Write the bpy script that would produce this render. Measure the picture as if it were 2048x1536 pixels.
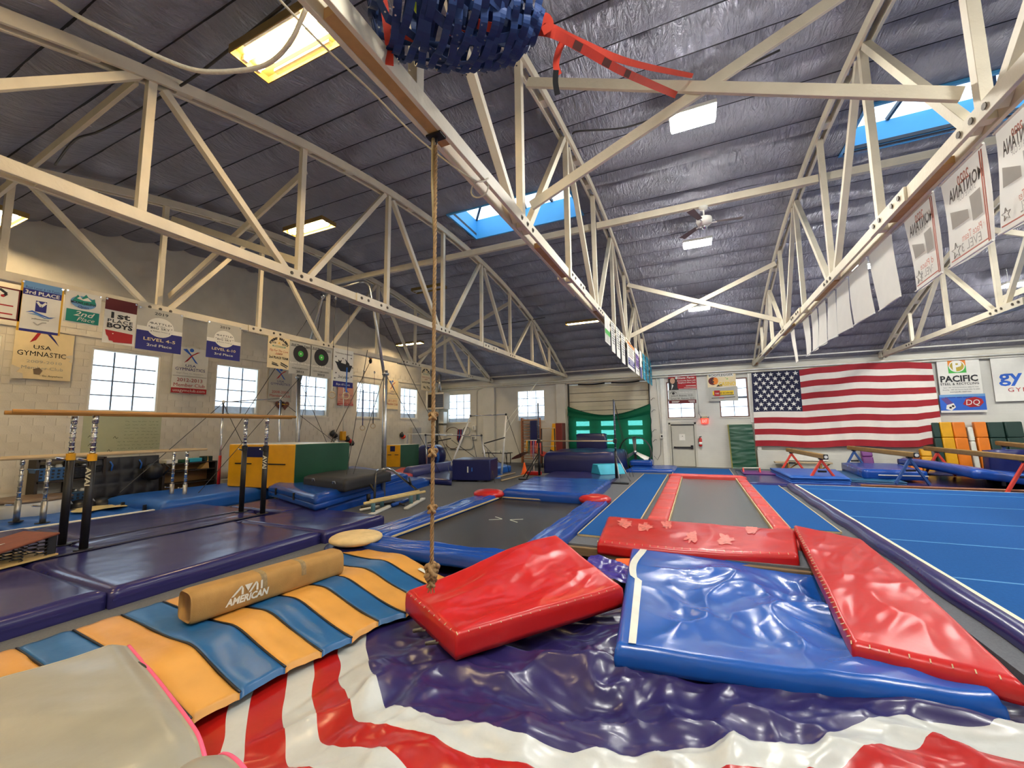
import bpy, math, random
import numpy as np
from mathutils import Vector, Matrix, noise as mnoise
random.seed(7)
for o in list(bpy.data.objects): bpy.data.objects.remove(o)
SC = bpy.context.scene
COL = SC.collection
# ------------------------------------------------------------------ camera
YAW, PIT, ROL, FPX, CH = math.radians(24.204), math.radians(6.12), math.radians(-.741), 817.35, 2.0
_f = Vector((-math.sin(YAW)*math.cos(PIT), math.cos(YAW)*math.cos(PIT), math.sin(PIT)))
_r = Vector((math.cos(YAW), math.sin(YAW), 0)); _u = _r.cross(_f)
_r2 = _r*math.cos(ROL)+_u*math.sin(ROL); _u2 = -_r*math.sin(ROL)+_u*math.cos(ROL)
cam = bpy.data.cameras.new('camera'); camo = bpy.data.objects.new('camera', cam); COL.objects.link(camo)
cam.sensor_width = 36; cam.lens = FPX/2048*36; cam.clip_start = .05; cam.clip_end = 300
camo.matrix_world = Matrix(((_r2.x, _u2.x, -_f.x, 0), (_r2.y, _u2.y, -_f.y, 0), (_r2.z, _u2.z, -_f.z, CH), (0, 0, 0, 1)))
SC.camera = camo
# ------------------------------------------------------------------ world, exposure
W = bpy.data.worlds.new('overcast_sky'); SC.world = W; W.use_nodes = True
bg = W.node_tree.nodes['Background']; bg.inputs[0].default_value = (.74, .87, 1.0, 1); bg.inputs[1].default_value = 2.4
SC.view_settings.view_transform = 'Standard'; SC.view_settings.look = 'None'
SC.view_settings.gamma = 1; SC.view_settings.use_curve_mapping = False
SC.view_settings.exposure = 0.85
LAMP = 1.0           # overall power of the room's lamps
# ------------------------------------------------------------------ pixel -> place (2048x1536 frame)
OC = Vector((0, 0, CH))
def ray(x, y): return _r2*((x-1024)/FPX) - _u2*((y-768)/FPX) + _f
def pz(x, y, z=0.): d = ray(x, y); return OC+d*((z-CH)/d.z)
def py(x, y, Y): d = ray(x, y); return OC+d*(Y/d.y)
def px(x, y, X): d = ray(x, y); return OC+d*(X/d.x)
YF, YB, XL, XR = 22.0, -2.6, -15.05, 16.4
ARC_Y, ARC_R, ARC_Z = 9.7, 25.5, 7.85
def arcz(y, off=0.): return ARC_Z-ARC_R+math.sqrt((ARC_R+off)**2-(y-ARC_Y)**2)
def parc(x, y, off=0.):            # where the view ray meets the roof arch
    d = ray(x, y); lo, hi = .5, 80
    for _ in range(60):
        m = (lo+hi)/2; p = OC+d*m
        inside = abs(p.y-ARC_Y) < ARC_R+off and p.z < arcz(p.y, off)
        lo, hi = (m, hi) if inside else (lo, m)
    return OC+d*lo
V = Vector
# ------------------------------------------------------------------ materials
MATS = {}
def mat(name, col, rough=.6, metal=0., var=.06, vs=6., bump=0., bs=20., bdet=4., stretch=(1, 1, 1), coat=0., spec=.5, emit=None, es=0., bdist=.02, trans=0., alpha=1.):
    if name in MATS: return MATS[name]
    m = bpy.data.materials.new(name); m.use_nodes = True; nt = m.node_tree; n = nt.nodes; L = nt.links
    b = n['Principled BSDF']; b.inputs['Roughness'].default_value = rough; b.inputs['Metallic'].default_value = metal
    b.inputs['Coat Weight'].default_value = coat; b.inputs['Coat Roughness'].default_value = .12
    b.inputs['Specular IOR Level'].default_value = spec
    b.inputs['Transmission Weight'].default_value = trans; b.inputs['Alpha'].default_value = alpha
    tc = n.new('ShaderNodeTexCoord'); mp = n.new('ShaderNodeMapping'); mp.inputs['Scale'].default_value = stretch
    L.new(tc.outputs['Object'], mp.inputs[0])
    nz = n.new('ShaderNodeTexNoise'); nz.inputs['Scale'].default_value = vs; nz.inputs['Detail'].default_value = 5
    L.new(mp.outputs[0], nz.inputs['Vector'])
    rp = n.new('ShaderNodeValToRGB'); c = col
    rp.color_ramp.elements[0].position = .3; rp.color_ramp.elements[1].position = .7
    rp.color_ramp.elements[0].color = (*[max(0, v*(1-var)) for v in c], 1); rp.color_ramp.elements[1].color = (*[min(1, v*(1+var)) for v in c], 1)
    L.new(nz.outputs['Fac'], rp.inputs[0]); L.new(rp.outputs[0], b.inputs['Base Color'])
    if bump:
        n2 = n.new('ShaderNodeTexNoise'); n2.inputs['Scale'].default_value = bs; n2.inputs['Detail'].default_value = bdet
        L.new(mp.outputs[0], n2.inputs['Vector'])
        bp = n.new('ShaderNodeBump'); bp.inputs['Strength'].default_value = bump; bp.inputs['Distance'].default_value = bdist
        L.new(n2.outputs['Fac'], bp.inputs['Height']); L.new(bp.outputs[0], b.inputs['Normal'])
    if emit:
        b.inputs['Emission Color'].default_value = (*emit, 1); b.inputs['Emission Strength'].default_value = es
    MATS[name] = m; return m
def srgb(r, g, b):
    f = lambda v: (v/255/12.92) if v/255 <= .04045 else ((v/255+.055)/1.055)**2.4
    return (f(r), f(g), f(b))
def vinyl(name, col, rough=.33, bump=.12, bs=9., coat=.0, var=.08, **k):
    return mat(name, srgb(*col), rough, 0, var, 3., bump, bs, 5., coat=coat, **k)
M_wood = mat('white_painted_timber', srgb(214, 204, 180), .55, var=.07, vs=3, bump=.15, bs=30, stretch=(1, 1, 1))
M_wood2 = mat('bare_timber_filler', srgb(176, 138, 88), .7, var=.15, vs=8)
M_steel = mat('galvanised_steel', srgb(176, 178, 180), .32, .9, var=.1, vs=14)
M_chrome = mat('chrome_steel', srgb(205, 208, 212), .18, 1., var=.05)
M_black = mat('black_paint', srgb(24, 24, 28), .42, var=.15)
M_rubber = mat('black_rubber', srgb(22, 22, 24), .8)
M_cable = mat('dark_cable', srgb(58, 56, 54), .5, .3)
M_white = mat('white_paint', srgb(226, 224, 214), .5)
M_navy = vinyl('navy_vinyl', (46, 44, 98), .24, bump=.08)
M_navy2 = vinyl('dark_navy_vinyl', (24, 30, 84), .3)
M_blue = vinyl('royal_blue_vinyl', (18, 68, 152), .24)
M_blue2 = vinyl('mid_blue_vinyl', (30, 92, 178), .38)
M_carpet = mat('blue_carpet', srgb(24, 82, 144), .95, var=.08, vs=30, bump=.2, bs=300, spec=.2)
M_red = vinyl('red_vinyl', (186, 28, 26), .3)
M_redpad = vinyl('faded_red_vinyl', (206, 72, 66), .36)
M_tan = vinyl('tan_vinyl', (202, 146, 66), .42)
M_stripeblue = vinyl('steel_blue_vinyl', (26, 88, 140), .36)
M_green = vinyl('dark_green_vinyl', (18, 74, 50), .36)
M_yellow = vinyl('yellow_vinyl', (220, 160, 10), .4)
M_orange = vinyl('orange_vinyl', (222, 120, 20), .4)
M_purple = vinyl('purple_vinyl', (110, 44, 120), .4)
M_silver = vinyl('grey_vinyl_sheet', (152, 149, 134), .3)
M_pink = vinyl('pink_piping', (232, 92, 130), .5)
M_offwhite = vinyl('white_vinyl', (212, 212, 198), .35)
M_cyan = vinyl('turquoise_vinyl', (52, 178, 206), .4)
M_foam = mat('tan_foam_edge', srgb(190, 172, 132), .9, var=.1, vs=40)
M_print = mat('black_print', (.012, .012, .014), .6)
M_glassmat = None
def pane_mat():
    m = bpy.data.materials.new('window_glass'); m.use_nodes = True; nt = m.node_tree; n = nt.nodes
    n.remove(n['Principled BSDF']); t = n.new('ShaderNodeBsdfTransparent'); g = n.new('ShaderNodeBsdfGlossy'); mx = n.new('ShaderNodeMixShader')
    t.inputs[0].default_value = (.93, .97, 1, 1); g.inputs[1].default_value = .12; mx.inputs[0].default_value = .08
    nt.links.new(t.outputs[0], mx.inputs[1]); nt.links.new(g.outputs[0], mx.inputs[2]); nt.links.new(mx.outputs[0], n['Material Output'].inputs[0]); return m
M_pane = pane_mat()
# ------------------------------------------------------------------ mesh builder
class MB:
    def __init__(s): s.v = []; s.f = []; s.mi = []
    def add(s, vs, fs, mi=0):
        k = len(s.v); s.v += [tuple(p) for p in vs]; s.f += [tuple(i+k for i in f) for f in fs]; s.mi += [mi]*len(fs); return s
    def hexa(s, p, mi=0):          # p: 4 bottom (ccw from above), 4 top
        return s.add(p, [(3, 2, 1, 0), (4, 5, 6, 7), (0, 1, 5, 4), (1, 2, 6, 5), (2, 3, 7, 6), (3, 0, 4, 7)], mi)
    def box(s, a, b, mi=0):
        (x0, y0, z0), (x1, y1, z1) = a, b
        x0, x1 = min(x0, x1), max(x0, x1); y0, y1 = min(y0, y1), max(y0, y1); z0, z1 = min(z0, z1), max(z0, z1)
        return s.hexa([(x0, y0, z0), (x1, y0, z0), (x1, y1, z0), (x0, y1, z0), (x0, y0, z1), (x1, y0, z1), (x1, y1, z1), (x0, y1, z1)], mi)
    def bar(s, a, b, w, h, up=(0, 0, 1), mi=0):
        a, b = V(a), V(b); d = (b-a).normalized(); up = V(up)
        if abs(d.dot(up)) > .98: up = V((0, 1, 0)) if abs(d.y) < .9 else V((1, 0, 0))
        sd = d.cross(up).normalized()*(w/2); u = sd.cross(d).normalized()*(h/2)
        return s.hexa([a-sd-u, a+sd-u, b+sd-u, b-sd-u, a-sd+u, a+sd+u, b+sd+u, b-sd+u], mi)
    def tube(s, pts, r, n=8, mi=0, caps=True):
        pts = [V(p) for p in pts]; rs = r if isinstance(r, (list, tuple)) else [r]*len(pts); rings = []; prev = None
        k = len(s.v)
        for i, p in enumerate(pts):
            d = (pts[min(i+1, len(pts)-1)]-pts[max(i-1, 0)]).normalized()
            if prev is None: a = d.orthogonal().normalized()
            else:
                a = prev-d*prev.dot(d)
                a = a.normalized() if a.length > 1e-6 else d.orthogonal().normalized()
            prev = a; b = d.cross(a)
            for j in range(n):
                t = 2*math.pi*j/n; s.v.append(tuple(p+(a*math.cos(t)+b*math.sin(t))*rs[i]))
        for i in range(len(pts)-1):
            for j in range(n):
                s.f.append((k+i*n+j, k+i*n+(j+1) % n, k+(i+1)*n+(j+1) % n, k+(i+1)*n+j)); s.mi.append(mi)
        if caps:
            s.f.append(tuple(k+j for j in reversed(range(n)))); s.f.append(tuple(k+(len(pts)-1)*n+j for j in range(n))); s.mi += [mi, mi]
        return s
    def cyl(s, a, b, r, n=14, r2=None, mi=0): return s.tube([a, b], [r, r if r2 is None else r2], n, mi)
    def lathe(s, c, prof, n=20, axis='z', mi=0, caps=True):      # prof: (radius, height)
        k = len(s.v); c = V(c)
        for r, h in prof:
            for j in range(n):
                t = 2*math.pi*j/n; q = (r*math.cos(t), r*math.sin(t), h)
                if axis == 'x': q = (q[2], q[0], q[1])
                if axis == 'y': q = (q[1], q[2], q[0])
                s.v.append(tuple(c+V(q)))
        for i in range(len(prof)-1):
            for j in range(n): s.f.append((k+i*n+j, k+i*n+(j+1) % n, k+(i+1)*n+(j+1) % n, k+(i+1)*n+j)); s.mi.append(mi)
        if caps: s.f.append(tuple(k+j for j in reversed(range(n)))); s.f.append(tuple(k+(len(prof)-1)*n+j for j in range(n))); s.mi += [mi, mi]
        return s
    def poly(s, pts, d, mi=0):     # extrude polygon by vector d
        pts = [V(p) for p in pts]; n = len(pts); d = V(d)
        return s.add(pts+[p+d for p in pts], [tuple(reversed(range(n))), tuple(range(n, 2*n))]+[(i, (i+1) % n, n+(i+1) % n, n+i) for i in range(n)], mi)
    def grid(s, fn, nu, nv, mi=0, mfn=None):
        k = len(s.v)
        for j in range(nv+1):
            for i in range(nu+1): s.v.append(tuple(fn(i/nu, j/nv)))
        for j in range(nv):
            for i in range(nu):
                s.f.append((k+j*(nu+1)+i, k+j*(nu+1)+i+1, k+(j+1)*(nu+1)+i+1, k+(j+1)*(nu+1)+i))
                s.mi.append(mfn((i+.5)/nu, (j+.5)/nv) if mfn else mi)
        return s
    def build(s, name, mats, parent=None, smooth=False, bevel=0., seg=2):
        me = bpy.data.meshes.new(name); a = np.array(s.v, float); c = (a.min(0)+a.max(0))/2; a -= c
        me.from_pydata([tuple(p) for p in a], [], s.f)
        ml = mats if isinstance(mats, (list, tuple)) else [mats]
        for m in ml: me.materials.append(m)
        if len(ml) > 1: me.polygons.foreach_set('material_index', s.mi)
        if smooth: me.polygons.foreach_set('use_smooth', [True]*len(me.polygons))
        me.update(); o = bpy.data.objects.new(name, me); COL.objects.link(o)
        o.location = V(c)
        if parent is not None:
            o.parent = parent; w = wloc(parent); o.location = V(c)-w
        if bevel:
            b = o.modifiers.new('bevel', 'BEVEL'); b.width = bevel; b.segments = seg; b.limit_method = 'ANGLE'; b.angle_limit = .6
            me.polygons.foreach_set('use_smooth', [True]*len(me.polygons))
            try: me.set_sharp_from_angle(angle=.7)
            except Exception: pass
        return o
def wloc(o):
    p = V((0, 0, 0))
    while o is not None: p += o.location; o = o.parent
    return p
def tag(o, label, cat, group=None):
    o['label'] = label; o['category'] = cat
    if group: o['group'] = group
    return o
def thing(name, label, cat, loc, group=None):
    o = bpy.data.objects.new(name, None); COL.objects.link(o); o.location = V(loc); o.empty_display_size = .1
    return tag(o, label, cat, group)
def struct(o, label=None, cat=None):
    o['kind'] = 'structure'
    if label: o['label'] = label
    if cat: o['category'] = cat
    return o
def link_copy(src, name, loc, parent, rot=None):
    o = bpy.data.objects.new(name, src.data); COL.objects.link(o); o.parent = parent
    o.location = V(loc)-wloc(parent)
    if rot: o.rotation_euler = rot
    return o
def lerp(a, b, t): return a+(b-a)*t
def fbm(x, y, z=0., o=4):
    s = 0; a = 1.
    for i in range(o): s += a*mnoise.noise((x, y, z)); x *= 2.03; y *= 2.03; z += 7.3; a *= .5
    return s
def ridge(x, y, z=0., o=3):
    s = 0; a = 1.
    for i in range(o): s += a*(1-2*abs(mnoise.noise((x, y, z)))); x *= 1.9; y *= 1.9; z += 3.7; a *= .45
    return s
# flat lettering: text laid in a frame (o = lower-left, ux = right, uy = up)
def text(body, o, ux, uy, size, m, parent, name='lettering', align='LEFT', width=None, bold=0., mirror=False, shear=0., space=1.):
    cu = bpy.data.curves.new(name, 'FONT'); cu.body = body; cu.size = size; cu.align_x = align; cu.resolution_u = 2
    cu.offset = bold; cu.shear = shear; cu.space_character = space
    to = bpy.data.objects.new(name, cu); COL.objects.link(to)
    dg = bpy.context.evaluated_depsgraph_get(); me = bpy.data.meshes.new_from_object(to.evaluated_get(dg)); bpy.data.objects.remove(to)
    n = len(me.vertices); a = np.zeros(n*3); me.vertices.foreach_get('co', a); a = a.reshape(-1, 3)
    if n == 0: return None
    if bold and (a[:, 1].max()-a[:, 1].min() > 1.5*size or a[:, 1].min() < -.45*size): return text(body, o, ux, uy, size, m, parent, name, align, width, 0., mirror, shear, space)
    if width:
        w = a[:, 0].max()-a[:, 0].min(); k = width/w
        x0 = a[:, 0].min(); a[:, 0] = (a[:, 0]-x0)*k+(0 if align == 'LEFT' else -width/2)
    if mirror: a[:, 0] *= -1
    ux, uy = V(ux).normalized(), V(uy).normalized(); nn = ux.cross(uy); o = V(o)
    P = np.array(o)[None]+a[:, :1]*np.array(ux)[None]+a[:, 1:2]*np.array(uy)[None]
    c = (P.min(0)+P.max(0))/2; P -= c; me.vertices.foreach_set('co', P.ravel())
    me.materials.clear(); me.materials.append(m); me.update()
    ob = bpy.data.objects.new(name, me); COL.objects.link(ob); ob.parent = parent; ob.location = V(c)-(wloc(parent) if parent else V((0, 0, 0)))
    return ob
# ================================================================== STRUCTURE
PX0, PX1, PY0, PY1 = -4.15, 2.25, .9, 7.1          # foam pit opening in the floor
M_floor = mat('grey_carpet', srgb(104, 106, 110), .95, var=.12, vs=60, bump=.3, bs=400, spec=.15)
M_wall = mat('cream_painted_block', srgb(206, 200, 186), .7, var=.06, vs=2.5, bump=.12, bs=40)
M_wallfar = None
b = MB()
for a, c in (((XL-.3, YB-.3, -.12), (XR+.3, PY0, 0)), ((XL-.3, PY1, -.12), (XR+.3, YF+.4, 0)), ((XL-.3, PY0, -.12), (PX0, PY1, 0)), ((PX1, PY0, -.12), (XR+.3, PY1, 0))): b.box(a, c)
floor = struct(b.build('floor', M_floor))
b = MB()
b.box((PX0-.1, PY0-.1, -1.3), (PX1+.1, PY1+.1, -1.2)); b.box((PX0-.1, PY0, -1.2), (PX0, PY1, -.12)); b.box((PX1, PY0, -1.2), (PX1+.1, PY1, -.12))
b.box((PX0, PY0-.1, -1.2), (PX1, PY0, -.12)); b.box((PX0, PY1, -1.2), (PX1, PY1+.1, -.12)); b.build('pit_lining', M_rubber, floor)
b = MB(); b.box((PX0, PY1-.09, -.17), (PX1, PY1-.002, -.03)); b.build('pit_edge_board', mat('brown_board', srgb(122, 98, 66), .7, var=.2, vs=5, stretch=(.4, 4, 4)), floor, bevel=.01)

# ---- walls with openings
def wall_boxes(mb, rng, zr, openings, put, topfn=None, step=.6):
    us = sorted(set([rng[0], rng[1]]+[o[0] for o in openings]+[o[1] for o in openings]+list(np.arange(rng[0], rng[1], step))))
    for u0, u1 in zip(us[:-1], us[1:]):
        if u1-u0 < 1e-5: continue
        m = (u0+u1)/2; cuts = sorted([(o[2], o[3]) for o in openings if o[0] < m < o[1]]); z = zr[0]
        t0, t1 = (topfn(u0), topfn(u1)) if topfn else (zr[1], zr[1])
        for a, c in cuts:
            if a > z: put(mb, u0, u1, z, a, a)
            z = c
        put(mb, u0, u1, z, t0, t1)
LW = [(2.15, 3.75), (5.36, 6.95), (8.56, 10.1), (11.75, 13.3), (15.0, 16.6), (18.25, 19.8)]
LZ = (2.6, 4.35)
FW = [(-14.41, -12.72, 2.35, 4.16), (-9.57, -7.86, 2.38, 4.16), (-1.32, -.06, 2.38, 4.2), (1.04, 2.26, 2.38, 4.23)]
# garage opening
GX0, GX1, GZ = -6.43, -2.19, 4.33
DX0, DX1, DZ = -1.22, -.15, 2.06
b = MB()
wall_boxes(b, (YB, YF), (0, 0), [(a, c, *LZ) for a, c in LW],
           lambda mb, u0, u1, z0, t0, t1: mb.hexa([(XL-.3, u0, z0), (XL, u0, z0), (XL, u1, z0), (XL-.3, u1, z0), (XL-.3, u0, t0), (XL, u0, t0), (XL, u1, t1), (XL-.3, u1, t1)]), lambda y: arcz(y, .3))
wall_left = struct(b.build('wall_left', M_wall))
def far_put(mb, u0, u1, z0, t0, t1): mb.hexa([(u0, YF, z0), (u1, YF, z0), (u1, YF+.3, z0), (u0, YF+.3, z0), (u0, YF, t0), (u1, YF, t1), (u1, YF+.3, t1), (u0, YF+.3, t0)])
def block_wall_mat():
    m = mat('white_painted_brick', srgb(206, 204, 194), .72, var=.05, vs=1.5)
    n = m.node_tree.nodes; L = m.node_tree.links; p = n['Principled BSDF']
    tc = n.new('ShaderNodeTexCoord'); sp = n.new('ShaderNodeSeparateXYZ'); cb = n.new('ShaderNodeCombineXYZ'); L.new(tc.outputs['Object'], sp.inputs[0])
    ad = n.new('ShaderNodeMath'); L.new(sp.outputs[0], ad.inputs[0]); L.new(sp.outputs[1], ad.inputs[1]); L.new(ad.outputs[0], cb.inputs[0]); L.new(sp.outputs[2], cb.inputs[1])
    br = n.new('ShaderNodeTexBrick'); br.inputs['Scale'].default_value = 1; br.inputs['Mortar Size'].default_value = .008; br.inputs['Brick Width'].default_value = .4; br.inputs['Row Height'].default_value = .1
    br.inputs['Color1'].default_value = (1, 1, 1, 1); br.inputs['Color2'].default_value = (.93, .93, .93, 1); br.inputs['Mortar'].default_value = (0, 0, 0, 1)
    L.new(cb.outputs[0], br.inputs[0]); bp = n.new('ShaderNodeBump'); bp.inputs['Strength'].default_value = .5; bp.inputs['Distance'].default_value = .006
    L.new(br.outputs['Color'], bp.inputs['Height']); L.new(bp.outputs[0], p.inputs['Normal']); return m
M_wallfar = block_wall_mat()
b = MB(); wall_boxes(b, (XL, XR), (0, arcz(YF, .2)), FW+[(GX0, GX1, 0, GZ), (DX0, DX1, 0, DZ)], far_put, None, 50)
wall_far = struct(b.build('wall_far', M_wallfar))
b = MB(); b.box((XL, YB-.3, 0), (XR, YB, arcz(YB, .2))); struct(b.build('wall_back', M_wallfar))
b = MB(); wall_boxes(b, (YB, YF), (0, 0), [], lambda mb, u0, u1, z0, t0, t1: mb.hexa([(XR, u0, z0), (XR+.3, u0, z0), (XR+.3, u1, z0), (XR, u1, z0), (XR, u0, t0), (XR+.3, u0, t0), (XR+.3, u1, t1), (XR, u1, t1)]), lambda y: arcz(y, .3))
struct(b.build('wall_right', M_wallfar))
# far wall pilasters, door-bay casing, header
b = MB(); b.box((-11.77, YF-.16, 0), (-11.02, YF, 4.42)); b.build('pilaster', M_wallfar, wall_far, bevel=.01)
b = MB(); b.box((-7.15, YF-.1, 0), (-6.62, YF, 4.42)); b.build('pilaster', M_wallfar, wall_far, bevel=.01)
b = MB(); b.box((2.46, YF-.14, .85), (2.62, YF, 4.4)); b.box((2.42, YF-.3, 0), (3.55, YF, .85)); b.build('pilaster', M_wallfar, wall_far, bevel=.01)
b = MB(); b.box((-1.62, YF-.05, 0), (-1.42, YF, 4.42)); b.box((2.28, YF-.05, 2.1), (2.46, YF, 4.42)); b.build('casing', M_white, wall_far, bevel=.008)
b = MB(); b.box((XL, YF-.12, 4.42), (XR, YF, 4.62)); b.build('header_board', M_wood, wall_far, bevel=.01)
# concrete blocks of the left wall: largest 300 in view as parts, the rest joined
bw, bh = .4, .2
sp = []
for k in range(0, 26):
    z0 = .2*k+.005; z1 = z0+bh-.010
    for i in range(-8, 60):
        y0 = i*bw+(0 if k % 2 else bw/2)+.004; y1 = y0+bw-.008
        if z1 > 5.0 or y1 > YF or y0 < YB: continue
        segs = [(y0, y1)]
        for a, c in LW:
            if z1 > LZ[0]-.02 and z0 < LZ[1]+.0:
                ns = []
                for s0, s1 in segs:
                    if s1 <= a-.05 or s0 >= c+.05: ns.append((s0, s1)); continue
                    if s0 < a-.05: ns.append((s0, a-.05))
                    if s1 > c+.05: ns.append((c+.05, s1))
                segs = ns
        for s0, s1 in segs:
            if s1-s0 > .03: sp.append((s0, s1, z0, z1))
def _key(s): return (s[0]-4.9)**2+(s[2]-2.2)**2*2.2
full = [s for s in sp if abs(s[1]-s[0]-.392) < 1e-4 and s[0] > 2.2]; full.sort(key=_key)
keep = set(full[:300])
proto = None
for s in full[:300]:
    c = (XL+.003, (s[0]+s[1])/2, (s[2]+s[3])/2)
    if proto is None:
        proto = MB().box((XL-.002, s[0], s[2]), (XL+.01, s[1], s[3])).build('block', M_wall, wall_left)
    else: link_copy(proto, 'block', (XL+.004, c[1], c[2]), wall_left)
b = MB()
for s in sp:
    if s not in keep: b.box((XL-.002, s[0], s[2]), (XL+.01, s[1], s[3]))
o = b.build('block_courses', M_wall, wall_left); o['kind'] = 'stuff'
# ledge course / batten on the left wall
b = MB(); b.box((XL+.006, 2, 4.62), (XL+.05, YF, 4.68)); b.build('batten', M_wall, wall_left)

# ---- windows
M_muntin = mat('grey_muntin', srgb(96, 104, 116), .5)
wn = [0]
def window(axis, u0, u1, z0, z1, cols=3, rows=4, frame=M_white, rail=False):
    wn[0] += 1; name = 'window_%d' % wn[0]
    def B(mb, a0, a1, c0, c1, d0, d1):     # d: depth into the wall
        if axis == 'x': mb.box((XL-d1, a0, c0), (XL-d0, a1, c1))
        else: mb.box((a0, YF+d0, c0), (a1, YF+d1, c1))
    fr = MB(); w = .05
    for q in ((u0, u0+w, z0, z1), (u1-w, u1, z0, z1), (u0+w, u1-w, z0, z0+w), (u0+w, u1-w, z1-w, z1)): B(fr, *q, .02, .24)
    o = struct(fr.build(name, frame))
    mu = MB(); t = .016
    for i in range(1, cols): x = lerp(u0+w, u1-w, i/cols); B(mu, x-t, x+t, z0+w, z1-w, .15, .18)
    for j in range(1, rows): z = lerp(z0+w, z1-w, j/rows); tt = t*(3.2 if rail and j == rows//2 else 1); B(mu, u0+w, u1-w, z-tt, z+tt, .145, .185)
    mu.build('muntins', M_muntin, o)
    s = MB(); B(s, u0-.05, u1+.05, z0-.06, z0, -.03, .02); s.build('window_sill', M_wall, o)
    for i in range(cols):
        for j in range(rows):
            p = MB(); B(p, lerp(u0+w, u1-w, i/cols)+t, lerp(u0+w, u1-w, (i+1)/cols)-t, lerp(z0+w, z1-w, j/rows)+t*1.2, lerp(z0+w, z1-w, (j+1)/rows)-t*1.2, .16, .168)
            p.build('pane', M_pane, o)
    return o
M_frost = mat('frosted_lower_glass', srgb(170, 178, 186), .5, trans=.0)
for i, (a, c) in enumerate(LW):
    o = window('x', a, c, *LZ)
    if i >= 2: MB().box((XL-.14, a+.05, LZ[0]+.05), (XL-.13, c-.05, LZ[0]+.05+.24)).build('dusty_film', mat('dusty_film', srgb(150, 160, 172), .6, alpha=.75), o)
for i, q in enumerate(FW):
    o = window('y', *q, rows=4, cols=3 if i < 2 else 2, frame=M_white if i < 2 else mat('brown_frame', srgb(110, 74, 60), .6), rail=i > 1)
    if i < 2: MB().box((q[0]+.05, YF+.13, q[2]+.05), (q[1]-.05, YF+.14, q[2]+.28)).build('dusty_film', MATS['dusty_film'], o)

# ---- sectional garage door with rounded lights
M_gar = mat('cream_steel_panel', srgb(198, 192, 170), .5, var=.06, vs=2, bump=.05, bs=8)
gd = struct(MB().box((GX0, YF+.2, 0), (GX1, YF+.24, .02)).build('door_1', M_gar))
npan = 9; ph = GZ/npan
gw = [(-6.09, -5.35), (-4.72, -4.0), (-3.3, -2.58)]; rows = {2: 1, 3: 1, 4: 1}
def rounded(x0, x1, z0, z1, r, n=4):
    pts = []
    for cx, cz, a0 in ((x1-r, z0+r, -90), (x1-r, z1-r, 0), (x0+r, z1-r, 90), (x0+r, z0+r, 180)):
        for k in range(n+1): a = math.radians(a0+90*k/n); pts.append((cx+r*math.cos(a), cz+r*math.sin(a)))
    return pts
for k in range(npan):
    z0, z1 = (k*ph+.012 if k else 0), (k+1)*ph-.012; b = MB()
    if k in rows:
        wz0, wz1 = z0+.11, z0+.11+.25; x = GX0
        for a, c in gw: b.box((x, YF+.1, z0), (a, YF+.16, z1)); b.box((a, YF+.1, z0), (c, YF+.16, wz0)); b.box((a, YF+.1, wz1), (c, YF+.16, z1)); x = c
        b.box((x, YF+.1, z0), (GX1, YF+.16, z1))
    else: b.box((GX0, YF+.1, z0), (GX1, YF+.16, z1)); b.box((GX0, YF+.085, (z0+z1)/2-.02), (GX1, YF+.1, (z0+z1)/2+.02))
    b.build('door_panel', M_gar, gd, bevel=.006)
    if k in rows:
        for a, c in gw: MB().poly([(x, YF+.13, z) for x, z in rounded(a, c, wz0, wz1, .1)], (0, .01, 0)).build('pane', M_pane, gd)
b = MB()
for k in range(1, npan): b.box((GX0, YF+.13, k*ph-.012), (GX1, YF+.15, k*ph+.012))
b.build('panel_joints', M_black, gd)
b = MB()
for x in (GX0-.04, GX1+.0): b.box((x, YF-.06, 0), (x+.05, YF+.08, GZ+.1))
b.build('door_track', M_black, gd)
for x0 in (-5.85, -4.05): MB().tube([(x0+1.45*t, YF-.12, 4.3+.05*(2*t-1)**2-.02) for t in np.linspace(0, 1, 7)], .035, 8).build('spring', M_rubber, gd)
b = MB(); b.cyl((GX0-.1, YF-.12, 4.4), (GX1+.1, YF-.12, 4.4), .025); b.build('spring_shaft', M_wood, gd)
for k, x in ((5.5, -5.2), (5.5, -3.7), (3.5, -5.2), (3.5, -3.7)):
    MB().lathe((x, YF+.085, k*ph+.0), [(.05, -.015), (.05, .01)], 10, 'y').build('latch', M_black, gd)

# ---- exit door
M_door = mat('door_paint', srgb(192, 190, 176), .5, var=.03)
dr = struct(MB().box((DX0+.03, YF+.04, .01), (DX1-.03, YF+.1, DZ-.04)).build('door_2', M_door, bevel=.005))
b = MB(); b.box((DX0-.1, YF-.02, 0), (DX0, YF+.14, DZ+.1)); b.box((DX1, YF-.02, 0), (DX1+.1, YF+.14, DZ+.1)); b.box((DX0-.1, YF-.02, DZ), (DX1+.1, YF+.14, DZ+.1)); b.build('door_frame', M_door, dr, bevel=.006)
b = MB(); b.box((DX0, YF+.02, DZ-.05), (DX1, YF+.1, DZ)); b.build('head_seal', M_black, dr); MB().box((DX0-.02, YF+.15, 0), (DX1+.02, YF+.3, DZ+.02)).build('light_leak_backing', M_door, dr)  # unseen backing box added behind the door to stop light leaking round it
b = MB(); b.box((DX0+.12, YF-.04, .89), (DX1-.12, YF+.0, .97)); b.box((DX1-.2, YF-.06, .86), (DX1-.08, YF+.04, 1.04)); b.box((DX0+.1, YF-.02, .9), (DX0+.18, YF+.04, .98)); b.build('panic_bar', M_black, dr, bevel=.008)
b = MB(); b.box((-.85, YF+.032, 1.28), (-.58, YF+.041, 1.58)); nt = b.build('notice', M_white, dr); MB().lathe((-.7, YF+.03, 1.48), [(.02, -.004), (.02, .004)], 8, 'y').build('notice_mark', M_black, nt)

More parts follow.
